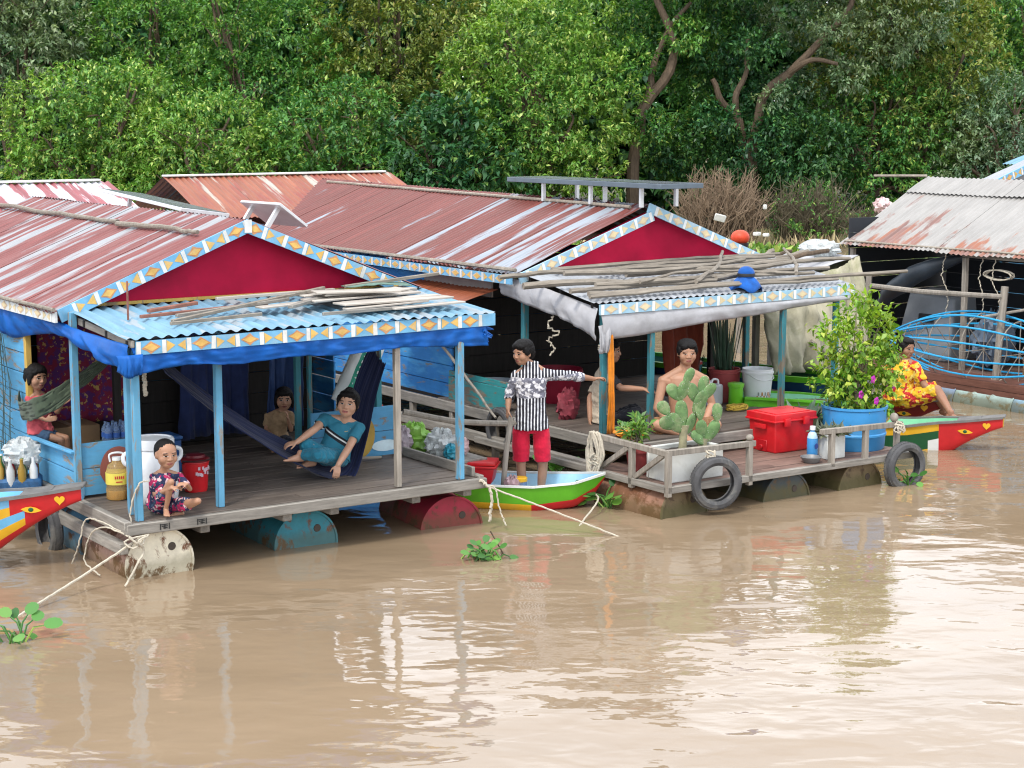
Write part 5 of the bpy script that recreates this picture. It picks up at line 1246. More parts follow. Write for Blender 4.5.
rope('coil of yellow rope lying on the edge of the upper deck', [B(2.32+.11*math.cos(i*1.1)*(1+.2*math.sin(i*3)), 1.76+.08*math.sin(i*1.1), ZU+.012+.002*i) for i in range(24)], .010, 'yellow_rope' if 'yellow_rope' in M else M.setdefault('yellow_rope', plain('yellow_rope', (.42, .29, .04), .8)) and 'yellow_rope', n=150, wob=.01)
t = thing('water_bottle', 'blue and white drink bottle beside the white box of succulents', 'bottle', B(1.90, .23, ZL), TH)
mb = MB(); mb.lathe([(.001, 0), (.045, 0), (.05, .01), (.05, .2), (.04, .24), (.022, .26), (.022, .28)], 24, mats=[0, 0, 0, 1, 1, 0, 0, 0]); mb.build('bottle', [plain('bottle_blue', (.05, .25, .55), .3, .1), plain('bottle_pale', (.45, .62, .78), .3, .1)], t)
mb = MB(); mb.lathe([(.026, .275), (.026, .31), (.001, .312)], 16); mb.build('cap', M['white_plastic'], t)
mb = MB(); blob(mb, 0, .13, .022, .026, -.052, 0); mb.build('emblem', plain('bottle_navy', (.02, .05, .25), .4), t)
t = thing('bowl', 'small dull metal bowl standing in front of the drink bottle', 'bowl', B(1.78, .12, ZL), TH)
mb = MB(); mb.lathe([(.001, 0), (.06, 0), (.085, .03), (.1, .055), (.095, .057), (.078, .03), (.001, .012)], 28); mb.build('bowl', plain('dull_metal', (.2, .2, .2), .5, .2, metal=.3), t)
bag('dark red printed sack on the upper deck behind the standing boy', B(.62, 2.3, ZU), (.13, .08, .16), plain('printed_sack', (.30, .05, .07), .7, .5, 10), 3.3, 'sack', 'printed_sack')
pail('plastic_basin', 'dark red plastic basin deep inside the middle house', 'basin', B(1.2, 3.3, ZU), .22, .27, .34, plain('basin_red', (.25, .01, .03), .4))
pail('plastic_basin', 'pale plastic basin inside the middle house behind the teal board', 'basin', B(.62, 3.6, ZU), .2, .26, .22, plain('basin_pale', (.35, .40, .44), .4))
mb = MB(); drape(mb, [(0, 0, .95), (.3, .03, 1.0), (.6, 0, 1.05)], [(.1, 0, 0), (.35, .03, 0), (.5, 0, 0)], 30, 8, .03, 61)
o = mb.build('hanging_cloth', clothmat('rust_cloth', (.16, .03, .015)), None, solid=.004); o.location = B(2.0, 2.6, .55); o.rotation_euler = (0, 0, TH); tag(o, 'rust red cloth hanging behind the shirtless man', 'cloth')
M['orange_cloth'] = clothmat('orange_cloth', (.72, .24, .02), .8, .25)
mb = MB(); drape(mb, [(-.03, 0, .95), (0, -.01, .96), (.035, 0, .95)], [(-.035, -.0, 0), (.0, -.02, .0), (.05, 0, 0)], 16, 14, .012, 62)
o = mb.build('orange_cloth', M['orange_cloth'], None, solid=.005); o.location = B(.435, 1.40, .50); o.rotation_euler = (0, 0, TH); tag(o, 'long strip of orange cloth tied to the left front post', 'cloth')
bag('bunched orange cloth lying at the foot of the left front post', B(.46, 1.12, ZU), (.15, .09, .05), M['orange_cloth'], 8.3, 'cloth', 'orange_bundle')
rope('white cord tangle hanging from the canvas of the middle house', [B(.29, 2.1, 1.56), B(.25, 2.12, 1.44), B(.29, 2.0, 1.40), B(.24, 2.1, 1.32), B(.27, 2.05, 1.25), B(.25, 2.1, 1.17)], .008, wob=.03)
rope('white rope wound round the left front post of the middle house', [B(.40+.045*math.cos(i*1.3), 1.45+.045*math.sin(i*1.3), 1.28+.004*i) for i in range(16)], .010, n=80)

# clothes and goods hanging inside the near house
for lb, u, v, z, w_, h_, c in [('faded maroon shirt hanging in the dark behind the child', 2.28, 2.5, 1.75, .26, .5, (.14, .03, .05)), ('brown cloth hanging in the dark beside the maroon shirt', 2.02, 2.6, 1.7, .3, .45, (.12, .08, .05)), ('pale grey towel hanging at the back of the near porch', 1.25, 2.75, 1.65, .28, .4, (.20, .21, .22)), ('dark green cloth hanging at the back of the near porch', .95, 2.78, 1.7, .3, .55, (.03, .07, .05))]:
    mb = MB(); drape(mb, [(0, 0, 0), (w_/2, .03, .03), (w_, 0, 0)], [(-.02, 0, -h_), (w_/2, .02, -h_*1.04), (w_+.02, 0, -h_)], 24, 8, .02, int(u*50))
    o = mb.build('hanging_cloth', clothmat('cloth_%d' % int(u*100), c), None, solid=.004); o.location = A(u, v, z); o.rotation_euler = (0, 0, TH); tag(o, lb, 'cloth')

# ---------------------------------------------------------------- plants of the middle house
M['cactus'] = plain('cactus_skin', (.115, .21, .075), .7, .35, 14, dirt=(.30, .32, .17), dirt_amt=.8, bmp=.3)
M['cactus_stem'] = plain('cactus_stem', (.27, .25, .15), .8, .3, 14, bmp=.5)
M['soil'] = plain('soil', (.05, .035, .025), .95, .3, 12, bmp=.8)
M['foam'] = plain('foam_box', (.60, .61, .58), .75, .06, 5, dirt=(.35, .33, .27), dirt_amt=.5, bmp=.3)
M['terracotta'] = plain('red_pot', (.30, .05, .05), .6, .15, 6, dirt=(.3, .2, .17), dirt_amt=.4)
t = thing('cactus_box', 'white foam box used as a planter at the front left deck corner', 'planter', B(.40, .26, ZL), TH)
mb = MB(); w_, d_, h_ = .60, .30, .28
for a, s in (((0, -d_/2, h_/2), (w_, .035, h_)), ((0, d_/2, h_/2), (w_, .035, h_)), ((-w_/2+.0175, 0, h_/2), (.035, d_-.036, h_)), ((w_/2-.0175, 0, h_/2), (.035, d_-.036, h_)), ((0, 0, .015), (w_-.07, d_-.036, .03))): mb.box(a, s)
mb.build('box', M['foam'], t, bevel=.008)
mb = MB(); mb.grid(lambda s, q: (-.28+.56*s, -.13+.26*q, .245+.012*fbm(s*6, q*4, 2)), 14, 8); mb.build('soil', M['soil'], t)
t = thing('cactus', 'prickly pear cactus with flat green pads growing in the white foam box', 'plant', B(.40, .26, ZL+.24), TH); t.scale = (1.05, 1.0, .82)
def pad(o, ang, lean, L, W_, yaw=0):
    L *= 1.14; W_ *= 1.25
    mb = MB(); n, k = 20, 14
    def fn(s, q):
        p = math.pi*(q-.5); a = s*6.28318; z = math.sin(p)*.5+.5; wz = math.cos(p)*(.62+.38*z)
        return (W_/2*wz*math.cos(a), .02*wz**.6*math.sin(a) if wz > 0 else 0, L*z)
    mb.grid(fn, n, k); m_ = Matrix.Rotation(yaw, 3, 'Z') @ Matrix.Rotation(ang, 3, 'Y') @ Matrix.Rotation(lean, 3, 'X')
    mb.v = [m_ @ p + V(o) for p in mb.v]
    for i in range(26):      # spine tufts
        a = rnd.uniform(0, 6.28); q = rnd.uniform(.12, .92)
        p = m_ @ V(fn(a/6.28318, q)) + V(o); mb.ell(p, (.0026, .0026, .0026), n=5, k=4, mat=1)
    mb.build('pad', [M['cactus'], M['foam']], t)
    return m_ @ V((0, 0, L*.97)) + V(o)
mb = MB(); mb.tube([(-.03, 0, -.03), (-.025, 0, .08), (-.02, 0, .2), (-.015, 0, .27)], [.04, .034, .036, .045], 12); mb.tube([(.19, .0, -.03), (.19, 0, .06), (.20, 0, .10)], [.035, .04, .04], 12); mb.build('stem', M['cactus_stem'], t)
e = pad((-.04, 0, .20), R(-38), .1, .24, .15); pad(e, R(-30), -.1, .15, .12); pad((-.10, -.01, .26), R(-62), .2, .22, .14)
e = pad((-.02, 0, .24), R(-5), -.05, .27, .13); e2 = pad(e, R(12), .1, .20, .13); pad(e, R(-32), -.1, .19, .12); pad(e2-V((.02,0,.05)), R(25), 0, .17, .10)
e = pad((.02, .0, .17), R(18), .1, .20, .13, .3); pad(e, R(20), .1, .24, .12, -.2); 
e = pad((.20, 0, .07), R(-14), .1, .22, .12); e = pad(e, R(6), -.1, .24, .14, .2); e3 = pad(e, R(14), 0, .19, .11); pad(e-V((.03, 0, .08)), R(-24), .05, .22, .12); pad(e-V((0, 0, .06)), R(38), .1, .2, .12)
e = pad((.22, 0, .05), R(24), .1, .22, .12, -.2); pad(e, R(4), -.1, .18, .11); pad((.17, -.03, .04), R(-30), -.2, .16, .10); pad((.24, 0, .15), R(42), 0, .15, .10)
def stemplant(label, o, h, n, leaf, Lf, wf, seed, group=None, w=.16, name='potted_plant', pot=None, droop=.3, mat_stem='stick', per=10):
    t = thing(name, label, 'plant', o, 0, group); g = np.random.default_rng(seed); mb = MB(); C_ = []; D_ = []
    for i in range(n):
        a = g.uniform(0, 6.28); e = V((math.cos(a)*w*g.uniform(.3, 1), math.sin(a)*w*g.uniform(.3, 1), h*g.uniform(.6, 1)))
        b0 = V((g.uniform(-.04, .04), g.uniform(-.04, .04), 0)); mid = b0.lerp(e, .5)+V((0, 0, .12*h)); mb.tube([b0, mid, e], [.006, .005, .003], 5)
        for k in range(per):
            q = g.uniform(.3, 1); p = b0.lerp(mid, q*2) if q < .5 else mid.lerp(e, q*2-1); C_.append(p); D_.append((p-b0).normalized())
    mb.build('stems', LF['mid'] if mat_stem == 'green' else M[mat_stem], t)
    C_ = np.array(C_); n = len(C_); d = unit(np.array(D_)*.5+rdir(g, n)*.9+[0, 0, -droop*.3]); LL = Lf*g.uniform(.6, 1.2, n)
    leaf_mesh('leaves', C_, d, unit(rdir(g, n)*.5+[0, -.3, 1]), LL, LL*wf, LF[leaf], t); return t
t = thing('flower_pot', 'dull red plastic pot behind the left railing of the lower deck', 'pot', B(.17, .62, ZL), TH)
mb = MB(); mb.lathe([(.001, 0), (.085, 0), (.115, .2), (.13, .2), (.13, .24), (.115, .24), (.11, .2), (.001, .19)], 28); mb.build('pot', M['terracotta'], t)
stemplant('leafy green herb growing in the dull red pot by the railing', B(.17, .62, ZL+.2), .34, 14, 'light', .09, .38, 71, w=.22, per=16)
# blue barrel planter with the tall shrub
t = thing('barrel_planter', 'cut down blue plastic barrel used as a planter at the right deck corner', 'planter', B(2.66, .46, ZL), TH); t.scale = (1.14, 1.14, 1.06)
mb = MB(); mb.lathe([(.001, 0), (.245, 0), (.255, .015), (.262, .12), (.27, .13), (.27, .145), (.262, .155), (.268, .36), (.278, .37), (.278, .39), (.262, .39), (.255, .34), (.001, .33)], 44)
mb.build('barrel', plain('barrel_blue', (.045, .27, .58), .42, .12, 4, dirt=(.12, .3, .45), dirt_amt=.5, spec=.5), t)
mb = MB(); mb.lathe([(.001, .345), (.256, .338)], 30); mb.build('soil', M['soil'], t)
t = thing('flowering_shrub', 'tall bright green leafy shrub with purple flowers in the blue barrel', 'shrub', B(2.69, .46, ZL+.35), 0); t.scale = (.86, .86, 1.0)
g = np.random.default_rng(77); mb = MB()
for i in range(26):
    a = g.uniform(0, 6.28); e = V((math.cos(a)*g.uniform(.05, .40), math.sin(a)*g.uniform(.05, .3), g.uniform(.4, 1.0))); mid = e*.45+V((g.uniform(-.05, .05), 0, .1))
    mb.tube(spline([(0, 0, 0), mid, e], 8), [.010-.0009*j for j in range(9)], 5)
mb.build('stems', M['bark_pale'], t)
lob = [((-.02, 0, .62), (.28, .24, .28)), ((.16, 0, .42), (.26, .22, .24)), ((-.22, .0, .36), (.24, .2, .22)), ((-.06, 0, .90), (.19, .17, .17)), ((.20, 0, .72), (.2, .17, .19)), ((-.22, .0, .70), (.19, .17, .18)), ((.02, -.05, .22), (.36, .22, .16)), ((.33, 0, .56), (.12, .12, .1)), ((.08, 0, 1.0), (.1, .1, .09))]
LF['shrub'] = leafmat('leaf_shrub', (.12, .24, .02), (.32, .50, .055), (.48, .56, .10), .38, .8, 4.)
crown('leaves', g, lob, 720, .078, LF['shrub'], t, per=6, w=.55, gap=.25, spread=.9)
lob = [((0, -.08, .08), (.30, .16, .12)), ((-.2, -.05, .12), (.16, .12, .1))]
crown('lower_leaves', g, lob, 160, .06, LF['mid'], t, per=5, w=.5)
M['petal'] = plain('purple_petal', (.50, .03, .42), .6, .2, 20)
for i, (u, z) in enumerate([(-.21, .20), (.03, .12), (.245, .255), (.29, .245), (.33, .25), (-.03, .33), (.27, .22)]):
    mb = MB(); 
    for k in range(5):
        a = k*1.2566; mb.ell((u+.022*math.cos(a), -.27 if u < .2 else -.22, z+.022*math.sin(a)), (.02, .008, .02), n=8, k=6)
    mb.v = [rotz(TH) @ p for p in mb.v]; mb.build('flower', M['petal'], t)
t = thing('succulent_box', 'white box planter on the deck right of the drink bottle', 'planter', B(2.10, .22, ZL), TH)
mb = MB(); mb.box((0, 0, .115), (.23, .2, .23)); mb.build('box', M['foam'], t, bevel=.006)
def rosette(label, o, r, n, L, leaf, seed, up=.5):
    g = np.random.default_rng(seed); c = np.stack([g.uniform(-r, r, n), g.uniform(-r*.8, r*.8, n), np.zeros(n)], 1); k = 9
    c = np.repeat(c, k, 0); d = unit(rdir(g, n*k)*[1, 1, .6]+[0, 0, up]); LL = L*g.uniform(.6, 1.2, n*k)
    ob = leaf_mesh('succulents', c, d, unit(rdir(g, n*k)*.3+[0, -.2, 1]), LL, LL*.28, leaf); ob.location = o; return tag(ob, label, 'plant')
rosette('spiky grey-green succulents crowding the white box planter', B(2.10, .22, ZL+.22), .13, 26, .12, leafmat('leaf_succulent', (.07, .085, .06), (.20, .22, .16), None, .1), 5)
rosette('bluish aloe like rosette between the cool box and the blue barrel', B(2.35, .85, ZL+.05), .06, 10, .36, leafmat('leaf_aloe', (.09, .14, .10), (.20, .27, .18), None, .1), 6, 1.2)
# snake plant
pail('plant_pot', 'scuffed dark red pot holding the snake plant on the upper deck', 'pot', B(2.64, 2.32, ZU), .14, .165, .34, M['terracotta'])
t = thing('snake_plant', 'snake plant with tall upright dark green blades in the dark red pot', 'plant', B(2.64, 2.32, ZU+.30), TH)
sp = plain('snake_leaf', (.025, .06, .035), .45, .4, 9, dirt=(.12, .16, .08), dirt_amt=.5)
for i in range(15):
    a = rnd.uniform(0, 6.28); q = rnd.uniform(.02, .09); h = rnd.uniform(.42, .72); ln_ = V((math.cos(a)*q*1.8, math.sin(a)*q*1.2, h)); wv = rnd.uniform(.022, .032); tw = rnd.uniform(0, 3.1); b0 = V((math.cos(a)*q, math.sin(a)*q, 0))
    mb = MB(); mb.grid(lambda s, v_: tuple(b0+ln_*v_+V((math.cos(tw+v_*.7), math.sin(tw+v_*.7), 0))*((s-.5)*2*wv*(1-v_**5)*(.7+.6*v_*(1-v_)))+V((0, 0, 0))), 3, 12); mb.build('blade', sp, t, solid=.005)
stemplant('small dark pot plant beside the teal canister', B(2.72, 2.85, ZU), .35, 8, 'deep', .10, .25, 79, w=.07)
# weeds floating on the water
def hyacinth(label, o, w_, n, L, seed, leaf='light'):
    t = thing('water_hyacinth', label, 'plant', o, 0, 'water hyacinths floating on the river'); g = np.random.default_rng(seed); mb = MB()
    for i in range(n):
        a = g.uniform(0, 6.28); b0 = V((g.normal()*w_*.4, g.normal()*w_*.22, -.01)); e = b0+V((math.cos(a)*L*.9, math.sin(a)*L*.6, L*g.uniform(.2, 1.2)))
        mid = b0.lerp(e, .5)+V((0, 0, L*.3)); mb.tube([b0, mid, e], [.008, .007, .005], 5)
        d = (e-mid).normalized(); up = V((g.normal()*.4, -.5, .9)).normalized(); s = d.cross(up).normalized(); nn = s.cross(d); r = L*g.uniform(.28, .42); q = [e+d*(r*(1-math.cos(k/5*math.pi)))+s*(r*.85*math.sin(k/5*math.pi)*1)+nn*(.12*r*abs(math.sin(k/5*math.pi))) for k in range(6)] + [e+d*(r*(1-math.cos(k/5*math.pi)))-s*(r*.85*math.sin(k/5*math.pi))+nn*(.12*r) for k in (4, 3, 2, 1)]
        mb.add(q, [tuple(range(10))], 1)
    mb.build('stems_and_leaves', [LF['mid'], LF['mid']], t); return t
hyacinth('clump of water hyacinth with a twig floating before the green boat', (-.25, 13.6, 0), .20, 26, .10, 1)
hyacinth('water hyacinth floating in the bottom left corner', (-3.25, 11.32, 0), .10, 12, .16, 2)
hyacinth('bit of green weed floating inside the right hand tyre', B(2.82, -.12, 0), .06, 9, .11, 3)
hyacinth('pale weed with hanging roots at the bow of the green boat', B(-.1, .72, 0), .08, 14, .16, 4)
hyacinth('green weed caught under the deck edge behind the standing boy', B(.05, 1.7, .05), .12, 12, .15, 5)
mb = MB(); mb.tube([(-.02, 0, -.02), (-.09, .02, .10), (-.14, .02, .19)], .006, 5); o = mb.build('twig', M['bark']); o.location = (-.03, 13.7, 0); tag(o, 'dark twig sticking up from the floating water hyacinth', 'twig')

# ---------------------------------------------------------------- hut of canvas and poles between the houses
t = thing('canvas_shelter', 'low shelter of pale stained canvas under a pile of poles behind the shrub', 'shelter', B(3.75, 3.0, 0), TH)
M['old_canvas'] = plain('stained_canvas', (.40, .37, .27), .8, .35, 3.2, dirt=(.17, .19, .07), dirt_amt=.9, bmp=.5)
mb = MB()
drape(mb, [(-.1, 0, 1.55), (.5, -.1, 1.66), (1.0, -.12, 1.74), (1.42, -.05, 1.86)], [(-.05, -.3, .62), (.4, -.38, .66), (.9, -.34, .6), (1.36, -.2, .72)], 60, 12, .075, 71, belly=.06)
drape(mb, [(1.42, -.05, 1.86), (1.43, .6, 1.84), (1.42, 1.4, 1.8)], [(1.38, -.2, .72), (1.5, .6, .6), (1.45, 1.4, .6)], 30, 10, .04, 72, out=(1, 0, 0))
mb.build('canvas', M['old_canvas'], t, solid=.005)
mb = MB(); mb.grid(lambda s, q: (-.1+1.52*s, -.05+1.45*q, 1.56+.30*s-.06*q+.02*fbm(s*5, q*5, 3)), 20, 14); mb.build('roof', M['canvas'], t, solid=.006)
for x, y, h in ((-.05, .02, 1.55), (1.4, .02, 1.84), (1.4, 1.35, 1.78), (-.05, 1.35, 1.5)):
    mb = MB(); mb.beam((x, y, -.4), (x, y, h), .06, .06, up=(0, 1, 0)); mb.build('post', M['grey_z'], t)
mb = MB(); mb.box((.68, .65, .22), (1.5, 1.4, .05)); mb.build('floor', M['shade_wood'], t)
mb = MB(); mb.tube(spline([(.42, -.35, .98), (.58, -.4, .85), (.66, -.38, .6), (.68, -.36, .4)], 10), .028, 8); mb.build('bent_branch', M['stick'], t)
for i, lb in enumerate(['dark pole on the shelter roof nearest the awning', 'greyish pole leaning up the shelter roof pile', 'long dark pole across the back of the shelter roof', 'pale pole lying on top of the shelter roof pile', 'short dark pole at the right end of the shelter roof']):
    y = .1+i*.2; pole(lb, [(3.0+.25*i, 3.1+y, 1.80+.02*i), (3.9+.1*i, 3.05+y*.9, 1.82), (4.9-.1*i, 3.05+y, 1.92-.01*i)], .035-.003*(i % 3), 'bark' if i in (0, 2, 4) else 'stick', frame=B, group='poles piled on the canvas shelter')
bag('big crumpled clear plastic sheet bundled on the shelter roof', B(4.95, 3.35, 1.84), (.24, .16, .10), M['bag'], 2.7, 'plastic sheet', 'plastic_sheet')

# ---------------------------------------------------------------- right house: side deck
M['pvc_blue'] = plain('blue_pipe', (.03, .36, .68), .4, .12, 6, spec=.5)
t = thing('fish_trap', 'large cage of light blue pipes tied to hoops beside the right house', 'fish trap', D(-.12, .55, .62), TH)
def tr(v): return .10+.34*max(0, 1-((v-.0)/1.45)**2)
for i in range(14):
    a = 6.28318*i/14+.2; q = [V((tr(v)*math.cos(a), v, tr(v)*math.sin(a)*1.05)) for v in [-1.45+2.9*k/14 for k in range(15)]]
    mb = MB(); mb.tube(q, .012, 7); mb.build('pipe', M['pvc_blue'], t)
for v in (-1.1, -.55, 0, .55, 1.1):
    mb = MB(); mb.torus(tr(v)-.012, .008, Matrix.Translation((0, v, 0)) @ Matrix.Diagonal((1, 1, 1.05, 1)) @ Matrix.Rotation(R(90), 4, 'X'), 28, 6)
    for k in range(4): a = k*math.pi/4; r_ = tr(v)-.012; mb.tube([(r_*math.cos(a), v, r_*math.sin(a)*1.05), (-r_*math.cos(a), v, -r_*math.sin(a)*1.05)], .006, 5)
    mb.build('hoop', M['grey_z'], t)
bag('big grey blue canvas bundle lying behind the blue pipe cage', D(.52, .95, .34), (.50, .22, .36), plain('grey_blue_canvas', (.17, .22, .29), .8, .25, 4, bmp=.5), .45, 'bundle', 'canvas_bundle')
t = thing('engine_cover', 'grey plastic engine cover box at the back of the right house', 'box', D(.7, 2.05, .3), TH+.1)
mb = MB(); mb.add([(-.35, -.45, 0), (.35, -.45, 0), (.35, .45, 0), (-.35, .45, 0), (-.22, -.42, .82), (.25, -.42, .86), (.25, .3, .9), (-.22, .3, .86)], [(3,2,1,0),(4,5,6,7),(0,1,5,4),(1,2,6,5),(2,3,7,6),(3,0,4,7)])
mb.build('cover', plain('grey_plastic', (.22, .24, .26), .5, .15, 4), t, bevel=.05, seg=3)
mb = MB(); mb.box((-.31, -.05, .55), (.05, .22, .10)); mb.build('handle', M['black_plastic'], t, bevel=.01)
M['black_tarp'] = plain('black_tarp', (.022, .03, .04), .5, .35, 4, bmp=.4)
t = thing('black_tarp_roll', 'sagging roll of black tarpaulin slung under the eave of the right house', 'tarpaulin', D(.0, 0, 0), TH)
mb = MB(); q = spline([(.25, 1.2, 1.70), (.12, 1.7, 1.52), (.05, 2.1, 1.30), (.08, 2.5, .98), (.15, 2.9, .6)], 24); mb.tube([p+V((0, fbm(i*.3, 1, 2)*.03, 0)) for i, p in enumerate(q)], [.04+.085*math.sin(math.pi*min(1, i/20))*(1+.15*fbm(i*.5, 4, 4)) for i in range(25)], 14); mb.build('roll', M['black_tarp'], t)
for i, (v0, a) in enumerate([(1.35, 0), (.75, .03), (.55, -.02)]): rope(['thin cord hanging at the back of the right house eave', 'cord dangling beside the right house post', 'second cord dangling right of the post of the right house'][i], [D(.06, v0+.02, 1.74), D(.04, v0+.05, 1.45), D(.05, v0-.05+a, 1.25), D(.07, v0+a, .95)], .006, wob=.02)
rope('coiled pale rope hung beside the post under the right house eave', [D(.1+.04*math.cos(i*1.7), .55+.22*math.cos(i*1.2), 1.52+.06*math.sin(i*1.2)) for i in range(20)], .009, n=120)
rope('pale rope knotted round the foot of the leaning post', [D(-.22+.06*math.cos(i*1.3), .25+.06*math.sin(i*1.3), .30-.012*i+.05*math.sin(i*2.1)) for i in range(18)], .010, n=90, wob=.01)
for i, (v0, c) in enumerate([(1.55, (.20, .30, .40)), (.66, (.22, .30, .42)), (-.23, (.33, .45, .42)), (-1.12, (.22, .36, .46))]):
    drum(['grey blue drum under the far end of the right house', 'blue grey drum under the right house, second from its far end', 'pale greenish drum beside the leaning post of the right house', 'blue drum under the right house at the picture edge'][i], D(-.30, v0, .0), 0, .22, .88, dm_b if False else drum_mat('float_%d' % i, c, (.3, .25, .15), .3, .7), bpy.data.materials['float_%d' % i])
carton('cardboard carton on the deck of the right house at the picture edge', D(.25, .0, .3), (.25, .3, .26), bpy.data.materials['cardboard'])
bag('red cloth bundle high under the right house at the picture edge', D(.45, .1, .95), (.12, .1, .12), plain('maroon_cloth', (.2, .02, .03), .8, .4, 9), 4.4, 'bundle', 'cloth_bundle')

# ---------------------------------------------------------------- houses behind
def rear(label, frame, u0, u1, vr, zr, vf, zf, roofm, seed, capm='f_white', wall='blue_u'):
    h = thing('rear_house', label, 'house', frame((u0+u1)/2, vr, 0), TH, 'houses behind the front row'); w_ = (u1-u0)/2; dv = vr-vf
    mb = MB(); corrugated(mb, (-w_, 0, zr), (2*w_, 0, 0), (0, -dv, zf-zr), .08, .009, .85, .02, seed=seed); mb.build('roof', M[roofm], h, ang=60)
    mb = MB(); corrugated(mb, (-w_, 0, zr), (2*w_, 0, 0), (0, dv, zf-zr), .08, .009, .85, .02, seed=seed+1); mb.build('roof', M[roofm], h, ang=60)
    mb = MB(); mb.beam((-w_, 0, zr+.015), (w_-.1, 0, zr+.02), .10, .025); mb.build('ridge_cap', M[capm], h, bevel=.006)
    mb = MB(); mb.box((0, 0, (zf-.1+.3)/2), (2*w_-.2, 2*dv-.25, zf-.1-.3)); mb.build('wall', M[wall], h)
    mb = MB(); mb.box((0, 0, .15), (2*w_, 2*dv, .12)); mb.build('deck', M['grey_u'], h)
    return h
M['roofA2'] = roofing('faded_red_roof_rear', (.30, .09, .10), (.70, .71, .74), .52, (3.8, .5))
rear('rear part with the streaked red cross roof behind the near house', A, -4.5, 2.72, 7.1, 2.70, 6.15, 2.42, 'roofA2', 61)
rear('house with an orange rusty cross roof behind the long red roof', A, 4.25, 7.6, 9.1, 2.67, 7.85, 2.2, 'roofC', 63)
def far_house(label, o, w_, dv, zr, zf, roofm, fm):
    h = thing('rear_house', label, 'house', o, TH, 'houses behind the front row')
    for s in (-1, 1):
        mb = MB(); corrugated(mb, (0, 0, zr), (0, w_, 0), (s*dv, 0, zf-zr), .08, .009, .85, .02, seed=65+s); mb.build('roof', M[roofm], h, ang=60)
    mb = MB(); fascia(mb, (0, -.03, zr+.02), (-dv, -.03, zf+.02), nrm, .12, .02, seed=21); mb.build('rake_board', fm, h, smooth=False)
    mb = MB(); fascia(mb, (dv, -.03, zf+.02), (0, -.03, zr+.02), nrm, .12, .02, seed=22); mb.build('rake_board', fm, h, smooth=False)
    mb = MB(); half_gable(mb, -dv+.1, dv-.1, zf-.02, 0, zr-.03, .05); mb.build('gable', plain('grey_gable', (.25, .25, .25), .8), h)
    mb = MB(); mb.box((0, w_/2, (zf+.2)/2), (2*dv-.3, w_-.2, zf-.25)); mb.build('wall', M['blue_u'], h)
    mb = MB(); mb.box((0, w_/2, .12), (2*dv, w_+.3, .12)); mb.build('deck', M['grey_u'], h)
far_house('distant house with a painted rake board showing over the pale tin roof', V((7.15, 27, 0)) + A.u*1.7, .3, 1.7, 2.95, 2.42, 'awnB', FA)
far_house('small blue roofed house far off at the right picture edge', V((9.6, 34, 0)) + A.u*1.7, .4, 1.7, 3.0, 2.55, 'awnA', [M['f_blue']]*4)
# litter on the bank
for i, (lb, px, py, Y, s) in enumerate([('white foam board caught on the dry bush', 720, 218, 46.2, (.30, .04, .2)), ('small white carton in the dry bush right of the foam board', 765, 207, 46.5, (.10, .08, .13)), ('white foam scrap lying on the green weed', 757, 234, 45, (.18, .15, .10)), ('second white foam scrap right of the first on the weed', 766, 235, 45, (.16, .15, .09))]):
    o = AT(px, py, Y); mb = MB(); mb.box((0, 0, 0), s); ob = mb.build('foam_scrap', M['foam'], None, bevel=.02); ob.location = o; ob.rotation_euler = (.3*(i == 0), .25*(i == 0), .4*i); tag(ob, lb, 'litter', 'white litter on the bank')
t = thing('paint_can', 'round orange red can standing on the far roof corner behind the middle gable', 'can', AT(740, 247, 26), 0)
mb = MB(); mb.lathe([(.001, 0), (.12, 0), (.13, .04), (.13, .06)], 20); mb.build('base', M['black_plastic'], t)
mb = MB(); mb.ell((0, 0, .14), (.14, .14, .11)); mb.build('can', plain('orange_red', (.6, .06, .02), .5, .2, 9), t)
mb = MB(); mb.beam((0, 0, -2.2), (0, 0, .0), .06, .06, up=(0, 1, 0)); mb.build('post', M['grey_z'], t)
bag('pinkish plastic bag by the dry bush next to the pale tin roof', AT(882, 212, 46.8), (.25, .2, .2), plain('pale_pink_bag', (.7, .5, .5), .4, .3, 5), 1.7)
# ---------------------------------------------------------------- people
def skinmat(name, col):
    m, nt, b = nodes(name); v = coord(nt)
    c = ramp(nt, noi(nt, v, 9, 4), .3, .7, tuple(x*.88 for x in col), tuple(min(1, x*1.1) for x in col))
    ln(nt, c, b.inputs['Base Color']); b.inputs['Roughness'].default_value = .5; b.inputs['Specular IOR Level'].default_value = .4
    b.inputs['Subsurface Weight'].default_value = .12; b.inputs['Subsurface Radius'].default_value = (.012, .005, .003); return m
SK = {'fair': skinmat('skin_light', (.50, .285, .19)), 'mid': skinmat('skin_tan', (.40, .215, .135)), 'dark': skinmat('skin_brown', (.31, .155, .095))}
M['hairm'] = plain('hair_black', (.008, .007, .007), .6, .4, 40, bmp=.8, spec=.2)
M['eye_w'] = plain('eye_white', (.55, .50, .47), .3, 0, 1, bmp=0); M['eye_d'] = plain('eye_dark', (.012, .008, .006), .25, 0, 1, bmp=0)
LIP = {k: plain('lip_'+k, c, .5, .05) for k, c in (('fair', (.42, .14, .12)), ('mid', (.30, .105, .085)), ('dark', (.22, .085, .07)))}
def cap(mb, a, b, r0, r1, n=12):
    a, b = V(a), V(b); d = (b-a)
    if d.length < 1e-5: mb.ell(a, (r0,)*3); return
    d.normalize(); P = []; Q = []
    for k in (1, .87, .5): P.append(a-d*r0*k); Q.append(r0*math.sqrt(max(.0004, 1-k*k)))
    for k in range(5): P.append(a.lerp(b, k/4)); Q.append(lerp(r0, r1, k/4))
    for k in (.5, .87, 1): P.append(b+d*r1*k); Q.append(r1*math.sqrt(max(.0004, 1-k*k)))
    mb.tube(P, Q, n)
